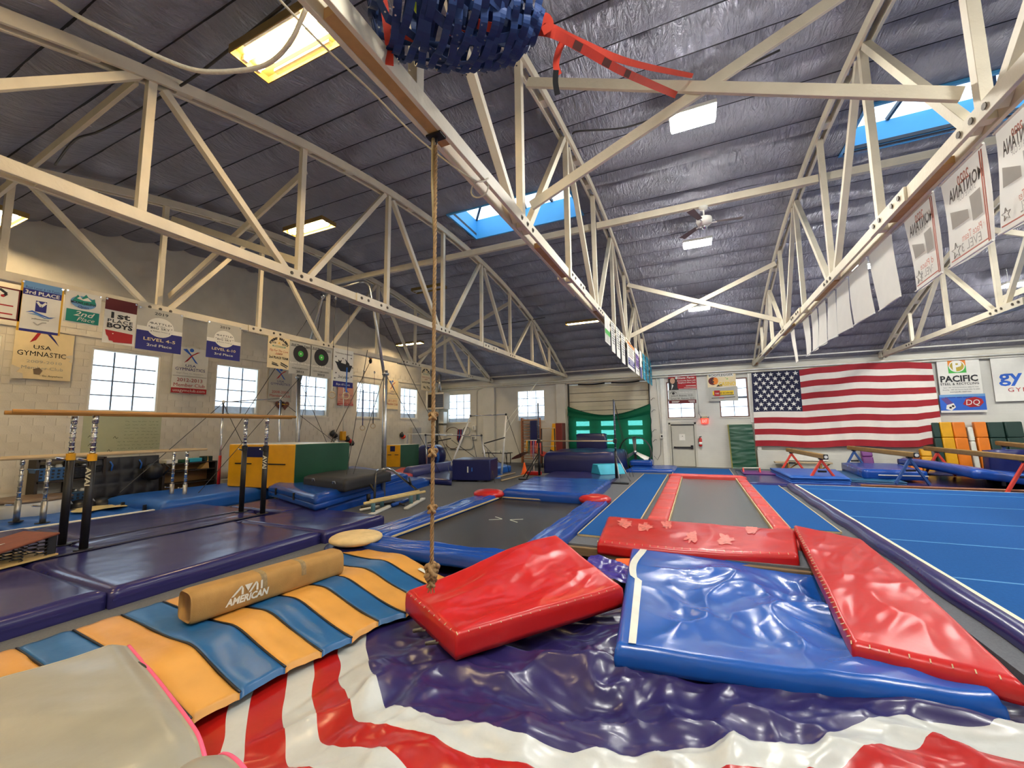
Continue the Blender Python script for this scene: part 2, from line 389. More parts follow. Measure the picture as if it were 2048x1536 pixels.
# ---- ceiling: foil-faced insulation blankets between purlins
def foil():
    m = mat('silver_foil_insulation', srgb(158, 158, 172), .33, .35, var=.12, vs=1.2, bump=0)
    n = m.node_tree.nodes; L = m.node_tree.links; p = n['Principled BSDF']
    tc = n.new('ShaderNodeTexCoord'); mp = n.new('ShaderNodeMapping'); mp.inputs['Scale'].default_value = (3.6, 1.0, 1.0); L.new(tc.outputs['Object'], mp.inputs[0])
    a = n.new('ShaderNodeTexNoise'); a.inputs['Scale'].default_value = 2.2; a.inputs['Detail'].default_value = 6; a.inputs['Roughness'].default_value = .62; a.inputs['Distortion'].default_value = 1.6
    L.new(mp.outputs[0], a.inputs['Vector'])
    v = n.new('ShaderNodeTexVoronoi'); v.feature = 'DISTANCE_TO_EDGE'; v.inputs['Scale'].default_value = 1.3; L.new(tc.outputs['Object'], v.inputs['Vector'])
    ad = n.new('ShaderNodeMath'); ad.operation = 'MULTIPLY_ADD'; L.new(v.outputs['Distance'], ad.inputs[0]); ad.inputs[1].default_value = .35; L.new(a.outputs['Fac'], ad.inputs[2])
    bp = n.new('ShaderNodeBump'); bp.inputs['Strength'].default_value = 1.; bp.inputs['Distance'].default_value = .2; L.new(ad.outputs[0], bp.inputs['Height']); L.new(bp.outputs[0], p.inputs['Normal'])
    return m
M_foil = foil()
SKY = [(-6.06, -2.66, 9.3, 10.88), (3.3, 6.7, 9.4, 10.95)]
CO = .16
def ang(y): return math.asin((y-ARC_Y)/(ARC_R+CO))
def apt(a, off): return (ARC_Y+(ARC_R+off)*math.sin(a), ARC_Z-ARC_R+(ARC_R+off)*math.cos(a))
edges = [ang(YB)]
while edges[-1] < ang(YF)-.02: edges.append(edges[-1]+.80/ARC_R)
edges[-1] = ang(YF)
# snap strip edges to the skylight sides
for yv in (9.35, 10.92):
    k = min(range(len(edges)), key=lambda i: abs(edges[i]-ang(yv))); edges[k] = ang(yv)
b = MB(); n = 80
b.grid(lambda u, v: (lerp(XL-.3, XR+.3, u), *apt(lerp(edges[0], edges[-1], v), .34)), 1, 2)
# roof deck above the blankets (with skylight openings left free)
b = MB()
xs = [XL-.3, SKY[0][0], SKY[0][1], SKY[1][0], SKY[1][1], XR+.3]
for i in range(len(edges)-1):
    for j in range(5):
        ym = apt((edges[i]+edges[i+1])/2, CO)[0]
        if j in (1, 3) and 9.35 < ym < 10.92: continue
        q = []
        for off in (.26, .34):
            for xx, a in ((xs[j], edges[i]), (xs[j+1], edges[i]), (xs[j+1], edges[i+1]), (xs[j], edges[i+1])): q.append((xx, *apt(a, off)))
        b.hexa(q)
ceiling = struct(b.build('ceiling', mat('roof_deck', srgb(70, 70, 74), .8)))
for i in range(len(edges)-1):
    a0, a1 = edges[i], edges[i+1]; ym = apt((a0+a1)/2, CO)[0]
    sky = 9.35 < ym < 10.92
    NX = 260
    def fn(u, v, a0=a0, a1=a1, i=i):
        x = lerp(XL, XR, u); a = lerp(a0, a1, v)
        pk = fbm(x*.9, i*3.1+v*.8, 1.3, 3)
        bul = math.sin(math.pi*v)**.7*(.075+.05*pk)
        wr = .022*ridge(x*2.6+v*1.1*math.sin(x*1.3+i), v*.6+i*5, .5, 3)*math.sin(math.pi*min(1, max(0, v)))
        return (x, *apt(a, CO-bul-wr+.035))
    b = MB(); b.grid(fn, NX, 10)
    if sky:
        keepf = []
        for f in b.f:
            xc = sum(b.v[k][0] for k in f)/4
            if not any(s[0]-.05 < xc < s[1]+.05 for s in SKY): keepf.append(f)
        b.f = keepf; b.mi = [0]*len(keepf)
    b.build('insulation_blanket', M_foil, ceiling, smooth=True)
b = MB()
for i in range(1, len(edges)-1):
    y, z = apt(edges[i], CO-.0)
    if not 9.4 < y < 10.8: b.bar((XL, y, z+.045), (XR, y, z+.045), .03, .03)
b.build('purlin_seams', mat('dark_seam', srgb(34, 34, 38), .8), ceiling)

# ---- skylights
M_curb = mat('curb_sky_light_tint', srgb(84, 172, 224), .5, var=.02)  # white curb, with the blue of the sky light put into its colour
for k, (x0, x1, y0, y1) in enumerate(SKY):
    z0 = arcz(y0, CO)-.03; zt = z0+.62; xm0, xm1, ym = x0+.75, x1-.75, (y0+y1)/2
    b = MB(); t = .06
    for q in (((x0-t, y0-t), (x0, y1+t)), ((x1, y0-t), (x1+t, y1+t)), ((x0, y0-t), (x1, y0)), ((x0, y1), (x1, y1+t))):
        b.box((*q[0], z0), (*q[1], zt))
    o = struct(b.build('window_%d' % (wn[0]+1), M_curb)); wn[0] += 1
    o['label'] = 'rectangular roof skylight with white curb tinted blue for sky light and ribbed glazed hip top'
    cs = [V((x0, y0, zt)), V((x1, y0, zt)), V((x1, y1, zt)), V((x0, y1, zt))]; r0, r1 = V((xm0, ym, zt+.45)), V((xm1, ym, zt+.45))
    for pts in ((cs[0], cs[1], r1, r0), (cs[1], cs[2], r1), (cs[2], cs[3], r0, r1), (cs[3], cs[0], r0)): MB().poly(pts, (0, 0, .012)).build('pane', M_pane, o)
    bars = [(cs[0], r0), (cs[1], r1), (cs[2], r1), (cs[3], r0), (r0, r1)]
    for t in (.25, .5, .75):
        bars += [(cs[0].lerp(cs[1], t), r0.lerp(r1, t)), (cs[3].lerp(cs[2], t), r0.lerp(r1, t))]
    bars += [(cs[1].lerp(cs[2], .5), r1), (cs[3].lerp(cs[0], .5), r0)]
    for a, c in bars: MB().bar(a, c, .06, .07).build('glazing_bar', mat('dark_glazing_bar', srgb(70, 76, 84), .5), o)

# ---- bowstring timber trusses
NODE = [ARC_Y+.05+2.36*k for k in range(-5, 6)]
CT, CB = 4.90, 4.74       # bottom chord top / bottom
M_bolt = mat('bolt_steel', srgb(92, 84, 74), .5, .6)
bolt_proto = [None]
TX = [-11.18, -6.56, -2.09, 2.61, 7.25, 11.9]
tlab = ['white timber bowstring truss running just above the left wall banners', 'white timber bowstring truss above the tall rings frame', 'white timber bowstring truss that the knotted climbing rope hangs from',
        'white timber bowstring truss with a row of translucent banners hung under it', 'white timber bowstring truss ending above the big striped flag', 'white timber bowstring truss beyond the large flag wall']
for ti, X in enumerate(TX):
    T = thing('roof_truss', tlab[ti], 'truss', (X, ARC_Y, CB), 'white bowstring roof trusses')
    g = .052; th = .045
    y0, y1 = YB+.02, YF-.02
    for s in (-1, 1):
        xa, xb = X+s*g, X+s*(g+th)
        MB().box((min(xa, xb), y0, CB), (max(xa, xb), y1, CT)).build('bottom_chord', M_wood, T, bevel=.004, seg=1)
        b = MB(); N = 44; k0 = len(b.v)
        a0, a1 = ang(YB+.1), ang(YF-.1)
        pr = []
        for i in range(N+1):
            a = lerp(a0, a1, i/N); p0, p1 = apt(a, -.1), apt(a, .06)
            pr += [(min(xa, xb), *p0), (max(xa, xb), *p0), (max(xa, xb), *p1), (min(xa, xb), *p1)]
        fs = [(3, 2, 1, 0), (4*N, 4*N+1, 4*N+2, 4*N+3)]
        for i in range(N):
            for j in range(4): fs.append((4*i+j, 4*i+(j+1) % 4, 4*i+4+(j+1) % 4, 4*i+4+j))
        b.add(pr, fs); b.build('top_chord', M_wood, T)
    b = MB()
    for i in range(24):
        if i % 3 == 0: continue
        a = lerp(ang(YB+.1), ang(YF-.1), (i+.5)/24); p = apt(a, -.02); q = apt(a+.008, -.02); MB().bar((X, p[0], p[1]), (X, q[0], q[1]), g*2, .13, up=(0, 0, 1)).build('chord_block', M_wood, T)
    for i in range(7): 
        yy = lerp(y0+.4, y1-.6, i/6)
        MB().box((X-g, yy, CB+.01), (X+g, yy+1.4, CB+.09)).build('filler_block', M_wood2 if ti in (2, 3) else M_wood, T)
    for k, y in enumerate(NODE):
        if y > YF-.3 or y < YB+.3: continue
        zt = apt(ang(y), -.1)[1]+.04
        if zt-CT > .15: MB().bar((X, y, CB+.02), (X, y, zt), g*2-.004, .1, up=(0, 1, 0)).build('vertical_web', M_wood, T, bevel=.003, seg=1)
    for k in range(0, 11, 2):          # bottom fan nodes: center +- 4.72 -> index 1,3,5,7,9
        pass
    for kb in (1, 3, 5, 7, 9):
        for d in (-1, 1):
            kt = kb+d
            yb = NODE[kb]+d*.16; yt = NODE[kt]-d*.14
            if yt > YF-.5 or yt < YB+.5: continue
            zt = apt(ang(NODE[kt]), -.1)[1]-.02
            if zt-CT < .2: continue
            MB().bar((X, yb, CB+.05), (X, yt, zt), g*2-.004, .1, up=(0, 1, 0)).build('diagonal_web', M_wood, T, bevel=.003, seg=1)
        if YB < NODE[kb] < YF:
            for dd in (-.2, 0, .2):
                for s in (-1, 1):
                    loc = (X+s*(g+th+.008), NODE[kb]+dd, CB+.07)
                    if bolt_proto[0] is None: bolt_proto[0] = MB().lathe(loc, [(.034, -.008), (.034, .0), (.016, .0), (.016, .012)], 8, 'x').build('bolt', M_bolt, T)
                    else: link_copy(bolt_proto[0], 'bolt', loc, T)
    for yy in ((6.9, 12.6) if ti in (1, 3) else (7.6, 14.0)):
        for s in (-1, 1):
            MB().box((X+s*(g+th), yy-.55, CB-.02), (X+s*(g+th+.03), yy+.55, CT+.0)).build('splice_plate', M_wood, T, bevel=.004)
            for dd in (-.42, -.22, .18, .38): link_copy(bolt_proto[0], 'bolt', (X+s*(g+th+.038), yy+dd, CB+.08), T)
    for s in (-1, 1): MB().box((X+s*.1-.02, YF-.4, CB-.02), (X+s*.1+.02, YF-.12, CT+.14)).build('bearing_cleat', M_wood, T, bevel=.006)

# ---- braces between the trusses
def brace(a, c, w, h, label, name='cross_brace', grp='timber braces between trusses', mt=None):
    o = MB().bar(a, c, w, h).build(name, mt or M_wood, None, bevel=.004, seg=1); tag(o, label, 'brace', grp); return o
NB, NM, NF = NODE[3], NODE[5], NODE[7]
bay = [(0, 1, 'between left wall trusses'), (2, 3, 'beside the ceiling fan'), (4, 5, 'beyond the flag truss')]
for i0, i1, w in bay:
    for yy, ww in ((NB, 'net end'), (NF, 'garage door end')):
        zt = apt(ang(yy), -.1)[1]
        brace((TX[i0]+.1, yy+.09, zt-.3), (TX[i1]-.1, yy+.09, CT+.25), .05, .14, 'white brace board %s, %s, falling to the right' % (w, ww))
        brace((TX[i0]+.1, yy+.15, CT+.25), (TX[i1]-.1, yy+.15, zt-.3), .05, .14, 'white brace board %s, %s, rising to the right' % (w, ww))
for i in range(5):
    brace((TX[i]+.06, NM+.1, 7.02), (TX[i+1]-.06, NM+.1, 7.02), .1, .16, 'white horizontal timber strut at mid span of the trusses %s' % ['over the black crash mat', 'just below a skylight', 'carrying the ceiling fan', 'below the skylight beside hanging banners', 'beyond the hanging banners'][i], 'purlin_strut', 'mid-span struts between trusses')
brace((TX[1]-.1, 2.55, 6.75), (-11.1, 2.4, 6.0), .05, .14, 'single white brace board rising from truss at the upper left edge')
# pipes along the top of the far wall
for z, dy, r, lb in ((5.0, .55, .03, 'thin white pipe running along under the roof over the garage door'), (4.56, .2, .04, 'white painted pipe running along the top of the far wall'), (4.46, .16, .03, 'slim white conduit just below the wall-top pipe')):
    tag(MB().cyl((XL+.2, YF-dy, z), (XR-.2, YF-dy, z), r, 10).build('pipe', M_white, None, True), lb, 'pipe')
# ================================================================== MATS AND FLOOR EQUIPMENT
def V3(p, z): return V((p[0], p[1], z))
def slab(name, pts, z0, z1, m, parent=None, bevel=.03, seg=3):
    return MB().hexa([V3(p, z0) for p in pts]+[V3(p, z1) for p in pts]).build(name, m, parent, bevel=bevel, seg=seg)
def rect(x0, y0, x1, y1): return [(x0, y0), (x1, y0), (x1, y1), (x0, y1)]
def soft(name, A, B, C, D, th, m, parent=None, nu=40, nv=40, dz=None, rr=.05, mfn=None, sub=0, botdz=True):
    """padded mat: top corners A,B,C,D (ccw), thickness th, dz(u,v) lifts the skin"""
    A, B, C, D = map(V, (A, B, C, D)); lu, lv = (B-A).length, (D-A).length
    def top(u, v):
        p = A.lerp(B, u).lerp(D.lerp(C, u), v); e = min(u*lu, (1-u)*lu, v*lv, (1-v)*lv)
        if e < rr: t = 1-e/rr; p = p-V((0, 0, rr*(1-math.sqrt(max(0, 1-t*t)))))
        if dz: p = p+V((0, 0, dz(u, v)))
        return p
    b = MB(); b.grid(top, nu, nv, 0, mfn)
    n = nu+1; per = [i for i in range(nu+1)]+[j*n+nu for j in range(1, nv+1)]+[nv*n+i for i in range(nu-1, -1, -1)]+[j*n for j in range(nv-1, 0, -1)]
    k = len(b.v); sm = 1 if isinstance(m, (list, tuple)) and len(m) > 1 and mfn else 0
    lay = 4
    for q in range(1, lay+1):
        for i in per:
            p = V(b.v[i]); bz = th*q/lay
            if not botdz: bz = (p.z-(A.z-th))*q/lay
            cpt = (A+B+C+D)/4; out = (p-cpt); out.z = 0
            s = 1+.006*math.sin(math.pi*q/lay)
            b.v.append((cpt.x+out.x*s, cpt.y+out.y*s, p.z-bz))
    L = len(per)
    for q in range(lay):
        for i in range(L):
            a = per[i] if q == 0 else k+(q-1)*L+i; c = per[(i+1) % L] if q == 0 else k+(q-1)*L+(i+1) % L
            b.f.append((c, a, k+q*L+i, k+q*L+(i+1) % L)); b.mi.append(0)
    b.f.append(tuple(k+(lay-1)*L+i for i in reversed(range(L)))); b.mi.append(0)
    return b.build(name, m, parent, smooth=True)

# ---- landing mats under the parallel bars (navy), laid edge to edge
MZ = .22
pm = [('front edge near the springboard', rect(-8.62, .9, -6.27, 2.55)), ('front edge beside the tan bolster', rect(-8.62, 2.57, -6.22, 5.44)), ('beside the round tan cushion', rect(-8.5, 5.46, -6.12, 6.95)),
      ('between the black parallel bar posts and springboard', rect(-9.45, .9, -8.64, 3.3)), ('between the black parallel bar uprights', rect(-9.45, 3.32, -8.64, 6.1)),
      ('behind the bars towards the shelves', rect(-11.85, .9, -9.47, 3.55)), ('behind the bars towards the rolled blue mats', rect(-11.55, 3.57, -9.47, 6.4)), ('at the foot of the stacked blue mats', rect(-10.4, 6.42, -8.52, 7.5))]
for i, (w, q) in enumerate(pm):
    nx = .012
    A, B, C, D = [V3(p, MZ) for p in q]
    o = soft('landing_mat', A, B, C, D, MZ-.005, M_navy, None, 34, 34, lambda u, v, i=i: .010*fbm(u*3+i, v*3, i, 3)-.004, .03)
    tag(o, 'dark navy vinyl landing mat, '+w, 'mat', 'navy landing mats under the parallel bars')
    if i in (0, 1, 2):
        MB().box((q[1][0]-.0, q[1][1]+.02, .085), (q[1][0]+.014, q[2][1]-.02, .105)).build('seam_piping', M_navy, o)
for x, y0, y1 in ((-8.63, .9, 6.1), (-9.46, .9, 6.3)):
    o = MB().box((x-.045, y0, MZ), (x+.045, y1, MZ+.006)).build('hook_strip', mat('dark_hook_tape', srgb(30, 28, 52), .8), None); tag(o, 'narrow dark hook tape joining navy mats, '+('between bar uprights and front mats' if x > -9 else 'between bar uprights and rear mats'), 'tape')
# ---- blue mats by the left wall
o = soft('folding_mat', (-14.1, 5.55, .36), (-11.6, 5.6, .36), (-11.75, 9.5, .36), (-14.0, 9.6, .36), .3, M_blue2, None, 20, 20, lambda u, v: .012*fbm(u*3, v*3, 3, 3), .07)
tag(o, 'thick mid blue mat before the open wooden shelves', 'mat')
for x in (-13.2, -12.2): MB().box((x, 5.5, .12), (x+.05, 5.56, .28)).build('handle', M_black, o)
o = soft('ground_sheet', (-14.2, 3.2, .12), (-12.0, 3.6, .12), (-12.2, 6.2, .12), (-14.5, 5.9, .12), .1, M_blue2, None, 30, 30, lambda u, v: .05*abs(ridge(u*1.6, v*5, 2, 3))-.02, .03)
tag(o, 'crumpled pale blue sheet mat beside the white tub', 'mat')
MB().grid(lambda u, v: (-13.75+u*.75, 4.75+v*.9+.1*math.sin(u*9), .19+.02*math.sin(u*6+v*4)), 10, 10).build('yellowed_patch', mat('yellowed_vinyl', srgb(216, 196, 140), .5), o)
tag(MB().bar((-12.05, 3.2, .17), (-11.85, 6.1, .17), .1, .03).build('edge_trim', M_white, None, bevel=.01), 'white trim strip along crumpled blue sheet', 'strip')
# stacked blue mats beside tower + black mat + green/yellow/red block
S = thing('folding_mat', 'upper thick blue folding mat of the stack under the black mat', 'mat', (-10, 9.6, .3), 'stacked blue folding mats')
m1 = [V3(pz(538, 968, .55), .55), V3(pz(632, 992, .55), .55), V3(pz(815, 945, .55), .55), V3(pz(706, 930, .55), .55)]
soft('upper_half', *m1, .13, M_blue, S, 24, 24, lambda u, v: .012*fbm(u*3, v*3, 4, 3), .06)
soft('lower_half', *[p-V((0, 0, .135)) for p in m1], .13, M_blue, S, 8, 8, None, .05)
for t in (.1, .5): p = m1[0].lerp(m1[1], t+.1); MB().bar(p+V((0, -.02, -.05)), p+V((0, -.02, -.22)), .05, .03, up=(0, 1, 0)).build('handle_strap', M_black, S)
m2 = [V3(pz(560, 985, .28), .28), V3(pz(645, 1008, .28), .28), V3(pz(858, 955, .28), .28), V3(pz(770, 945, .28), .28)]
o = soft('folding_mat', *m2, .26, M_blue, None, 24, 24, lambda u, v: .015*fbm(u*4, v*3, 9, 3), .09); tag(o, 'lower thick blue folding mat, bottom of the stack under black mat', 'mat', 'stacked blue folding mats')
m3 = [V3(pz(608, 950, .80), .80), V3(pz(690, 960, .80), .80), V3(pz(782, 942, .80), .80), V3(pz(700, 935, .80), .80)]
T = thing('crash_mat', 'black rectangular crash mat lying on the stacked blue mats', 'mat', m3[0]-V((0, 0, .24)))
ob = soft('cover', *m3, .24, mat('black_canvas', srgb(40, 40, 44), .62, bump=.2, bs=60), T, 20, 20, lambda u, v: .015*fbm(u*3, v*3, 14, 3), .05)
for t in (.12, .62): p = m3[0].lerp(m3[1], t+.15); MB().tube([p+V((-.05, -.01, -.12)), p+V((-.03, -.03, -.07)), p+V((.03, -.03, -.06)), p+V((.05, -.01, -.12))], .014, 6).build('carry_handle', M_steel, T)
def block(name, label, fl, fr, br, zt, z0, mats, d=None):
    """vault block: front-left, front-right, back-right floor points"""
    T = thing(name, label, 'mat block', (fl[0], fl[1], z0)); return T
# tall wedge block: yellow end, green side, red back
def vault_block(label, p0, p1, p2, z0, z1, wt):
    T = thing('vault_block', label, 'mat block', (p0.x, p0.y, z0)); p3 = p0+(p2-p1)
    hx = [V3(p, z0) for p in (p0, p1, p2, p3)]+[V3(p, z1) for p in (p0, p1, p2, p3)]
    b = MB(); b.v = [tuple(p) for p in hx]; b.f = [(3, 2, 1, 0), (4, 5, 6, 7), (0, 1, 5, 4), (1, 2, 6, 5), (2, 3, 7, 6), (3, 0, 4, 7)]; b.mi = [2, 3, 0, 1, 2, 2]
    b.build('body', [M_yellow, M_green, M_red, M_offwhite], T, bevel=.03)
    f = (p1-p0).normalized(); nn = V((f.y, -f.x, 0)); w = (p1-p0).length; h = z1-z0
    a = p0+nn*.012
    MB().hexa([V3(a+f*w*.28, z1-h*.3), V3(a+f*w*.62, z1-h*.3), V3(a+f*w*.62-nn*.01, z1-h*.3), V3(a+f*w*.28-nn*.01, z1-h*.3), V3(a+f*w*.28, z1-h*.06), V3(a+f*w*.62, z1-h*.06), V3(a+f*w*.62-nn*.01, z1-h*.06), V3(a+f*w*.28-nn*.01, z1-h*.06)]).build('label_patch', M_navy2, T)
    for t in (.12, .62): MB().bar(V3(a+f*w*t, z1-h*.45), V3(a+f*w*(t+.25), z1-h*.45), .02, .03).build('hand_slot', M_black, T)
    return T
p0, p1 = pz(443, 972, .36), pz(587, 980, .36)
vault_block('tall yellow, green and red vault block behind the black mat', p0+V((.25, .0, 0)), p1, p1+V((.45, 1.55, 0)), .36, 1.62, 0)
# ---- trampoline with blue pads
TZ = .02
tr = thing('trampoline', 'large rectangular trampoline with grey-black bed and blue frame pads', 'trampoline', (-3.95, 8.25, 0))
bed = MB(); bed.grid(lambda u, v: (lerp(-5.16, -2.72, u), lerp(5.9, 10.62, v), TZ-.05*math.sin(math.pi*u)*math.sin(math.pi*v)*.4), 20, 20)
bo = bed.build('bed', mat('black_webbing', srgb(42, 40, 36), .27, var=.12, vs=9, bump=.25, bs=260), tr, smooth=True)
for s in (-1, 1):
    c = V(((-3.94), 8.35, TZ+.0)); 
    MB().bar(c+V((s*.34, -.16, -.016)), c+V((s*.1, -.01, -.016)), .018, .004).build('cross_mark', M_offwhite, bo); MB().bar(c+V((s*.34, .16, -.016)), c+V((s*.1, .01, -.016)), .018, .004).build('cross_mark', M_offwhite, bo)
def pad(nm, q, z, th, m, par, k, nn=34, amp=.026): return soft(nm, *[V3(p, z) for p in q], th, m, par, nn, nn, lambda u, v: amp*ridge(u*2.2+k, v*4.2-k, k, 3), .05)
pad('frame_pad', [(-5.78, 5.3), (-5.2, 5.88), (-5.2, 10.6), (-5.78, 11.1)], .12, .115, M_blue, tr, 1)
pad('frame_pad', [(-2.68, 5.9), (-2.16, 5.4), (-2.16, 11.0), (-2.68, 10.6)], .12, .115, M_blue, tr, 2)
pad('frame_pad', [(-5.76, 5.28), (-2.18, 5.38), (-2.7, 5.88), (-5.18, 5.86)], .12, .115, M_blue, tr, 3)
b = MB()
for a, c in (((-5.17, 5.9), (-5.17, 10.64)), ((-5.17, 10.64), (-2.71, 10.64)), ((-2.71, 10.64), (-2.71, 5.9)), ((-2.71, 5.9), (-5.17, 5.9))): b.bar((*a, .06), (*c, .06), .03, .03)
b.build('pad_edge_trim', M_foam, tr)
# pillow pads on the trampoline corners, round tan cushion
def pillow(name, label, c, r, h, m, squash=(1, 1), col=None):
    b = MB(); b.lathe((0, 0, 0), [(r*math.sin(t)**.6 if t > 0 else .001, h*.5-h*.5*math.cos(t)) for t in np.linspace(0.02, math.pi-.02, 12)], 28)
    b.v = [(c[0]+x*squash[0], c[1]+y*squash[1], c[2]+z) for x, y, z in b.v]
    return tag(b.build(name, m, None, True), label, 'cushion', col)
pillow('corner_pillow', 'glossy red corner pillow beside the left frame pad and grey floor', pz(978, 996, .02)+V((0, .0, 0)), .46, .24, M_red, (1, .8), 'red trampoline corner pillows')
pillow('corner_pillow', 'glossy red corner pillow beside the blue carpet runway', pz(1190, 1008, .02)+V((0, 0, 0)), .42, .24, M_red, (1, .9), 'red trampoline corner pillows')
pillow('round_cushion', 'round tan suede cushion lying beside trampoline corner', pz(712, 1086, .1), .43, .17, mat('tan_suede', srgb(206, 180, 130), .9, var=.1, vs=9), (1, 1))
pillow('floor_pad', 'flat dark navy pad under the round tan cushion', pz(712, 1096, .0), .5, .1, M_navy2)
# mats behind the trampoline
o = soft('landing_mat', (-5.12, 10.66, .26), (-2.6, 10.6, .26), (-2.75, 14.0, .24), (-5.5, 14.0, .24), .23, M_blue, None, 40, 40, lambda u, v: .014*ridge(u*1.2, v*6, 5, 3), .06); tag(o, 'glossy royal blue mat at the far end of the trampoline', 'mat')
o = soft('landing_mat', (-5.5, 14.1, .14), (-2.8, 14.1, .14), (-2.95, 17.1, .14), (-5.75, 17.1, .14), .12, M_navy, None, 20, 20, lambda u, v: .012*fbm(u*4, v*4, 6, 3), .03); tag(o, 'flat dark navy mat between uprights of the low bar', 'mat')
o = soft('crash_mat', (-6.25, 17.25, .92), (-3.25, 17.6, .92), (-3.1, 20.0, .95), (-6.2, 19.9, .95), .85, M_navy2, None, 40, 40, lambda u, v: .05*fbm(u*3, v*3, 7, 3), .16); tag(o, 'very thick dark navy crash mat before the green curtain', 'mat')
o = soft('folding_mat', (-5.75, 20.85, 1.66), (-4.25, 20.95, 1.66), (-4.25, 21.25, 1.66), (-5.75, 21.2, 1.66), 1.6, M_navy2, None, 14, 6, None, .04); tag(o, 'folded navy mat standing upright behind the thick crash mat', 'mat')
# turquoise wedge
q = [pz(1183, 945, .14), pz(1203, 949, .14), pz(1230, 945, .14), pz(1212, 940, .14)]
b = MB(); c = sum(q, V())/4; hh = .42
top = [q[0].lerp(q[1], .32)+V((0, .15, hh)), q[0].lerp(q[1], .95)+V((0, .12, hh)), q[3].lerp(q[2], .95)+V((0, -.1, hh)), q[3].lerp(q[2], .3)+V((0, 0, hh))]
T = thing('trapezoid_block', 'bright turquoise trapezoid block on the navy mat', 'mat block', c)
w0, w1 = pz(1182, 946, .14), pz(1201, 950, .14); e0 = w0+V((.95, .55, 0)); e1 = w1+V((.85, .6, 0)); up = V((0, 0, .38))
b.hexa([w0, w1, e1, e0, w0.lerp(w1, .2)+up, w0.lerp(w1, .7)+up, e0.lerp(e1, .7)+up, e0.lerp(e1, .2)+up]); b.build('body', M_cyan, T, bevel=.02)
f = (w1-w0).normalized(); p = w0+V((.06, -.02, .26)); MB().bar(p+f*.02, p+f*.2, .02, .03).build('hand_slot', M_black, T)
# yellow/maroon wedge by the wall
T = thing('incline_wedge', 'yellow and maroon wedge standing on end by garage door', 'mat block', (-7.15, 21.2, 0))
b = MB(); b.v = []; a = [(-7.35, 20.9), (-6.85, 20.9), (-6.65, 21.45), (-7.15, 21.45)]
MB().add([(-7.3, 21.0, 0), (-6.92, 21.0, 0), (-6.92, 21.0, 2.2), (-7.1, 21.0, 2.2), (-7.3, 21.6, 0), (-6.92, 21.6, 0), (-6.92, 21.6, 2.2), (-7.1, 21.6, 2.2)], [(0, 1, 2, 3), (7, 6, 5, 4), (4, 0, 3, 7), (3, 2, 6, 7), (1, 0, 4, 5)]).build('yellow_side', M_yellow, T)
MB().box((-6.92, 20.98, 0), (-6.55, 21.6, 2.22)).build('maroon_side', vinyl('maroon_vinyl', (120, 40, 34), .5), T, bevel=.02)
MB().bar((-7.25, 20.98, .78), (-6.95, 20.98, .66), .03, .1).build('strap', M_black, T)

# ---- carpet runways and tumbling track
def runway(label, x0, y0, x1, y1, z=.045):
    T = thing('carpet_runway', label, 'runway', (x0, y0, 0))
    MB().box((x0, y0, .003), (x1, y1, z-.008)).build('foam_core', M_foam, T); MB().box((x0, y0, z-.008), (x1, y1, z)).build('carpet', M_carpet, T, bevel=.003)
    for x in (x0, x1): MB().box((x-.012, y0, .01), (x+.012, y1, z+.002)).build('edge_binding', M_foam, T)
    return T
runway('long blue carpet runway between trampoline and tumbling track', -2.12, 7.6, -1.2, 17.9)
runway('blue carpet strip between tumbling track and spring floor', 1.5, 9.45, 2.28, 15.9)
runway('short blue carpet piece at the far end of tumbling track', -1.05, 17.5, 1.2, 20.9)
tt = thing('tumbling_track', 'long tumbling track with grey bed and faded red side pads', 'trampoline', (.3, 13, 0))
MB().grid(lambda u, v: (lerp(-.62, 1.16, u), lerp(8.0, 16.9, v), .03-.03*math.sin(math.pi*u)), 10, 40).build('bed', mat('grey_webbing', srgb(92, 92, 90), .26, var=.08, vs=12, bump=.2, bs=200), tt, smooth=True)
for s, (xa, xb) in ((0, (-1.06, -.64)), (1, (1.17, 1.47))):
    ys = np.linspace(8.0, 17.0, 9)
    for k in range(8): pad('side_pad', rect(xa, ys[k]+.01, xb, ys[k+1]-.01), .11, .1, M_redpad, tt, k+s*9, 12, .008)
    x = xb+.012 if s == 0 else xa-.012
    MB().box((x-.012, 8.0, .03), (x+.012, 17.0, .1)).build('pad_edge_trim', M_foam, tt)
pad('end_pad', [(-1.1, 17.05), (1.5, 17.05), (1.5, 17.35), (-1.1, 17.35)], .14, .13, M_redpad, tt, 20, 16, .02)
# ---- spring floor
sf = thing('spring_floor', 'raised blue carpet spring floor with cream border line', 'floor platform', (8, 9, 0))
FZ = .13
MB().box((2.62, YB+.3, .0), (XR-.4, 15.55, FZ-.01)).build('platform', M_foam, sf)
ys = [YB+.3, -.6, 1.3, 3.2, 5.0, 6.9, 8.75, 10.6, 12.6, 14.6, 15.55]
for k in range(10): MB().box((2.62, ys[k]+.006, FZ-.01), (XR-.4, ys[k+1]-.006, FZ)).build('carpet_roll', M_carpet, sf)
M_seam = mat('pale_blue_seam', srgb(78, 138, 190), .9)
for y in ys[1:-1]: MB().box((2.72, y-.02, FZ), (XR-.4, y+.02, FZ+.0025)).build('seam_tape', M_seam, sf)
M_line = mat('cream_line_tape', srgb(226, 220, 190), .8)
MB().box((2.66, YB+.3, FZ), (2.71, 15.5, FZ+.004)).build('border_line', M_line, sf); MB().box((2.66, 15.46, FZ), (XR-.4, 15.5, FZ+.004)).build('border_line', M_line, sf)
b = MB(); N = 90
def roll(u, v):
    y = lerp(YB+.3, 15.6, v); t = math.pi*.5*u; wob = .012*fbm(v*14, 1.5, 3, 3)
    return (2.62-.16*math.sin(t)*(1+.1*math.sin(y*3.1))-.005, y, .015+(FZ+.02+wob)*math.cos(t)**.8 if u < 1 else .012)
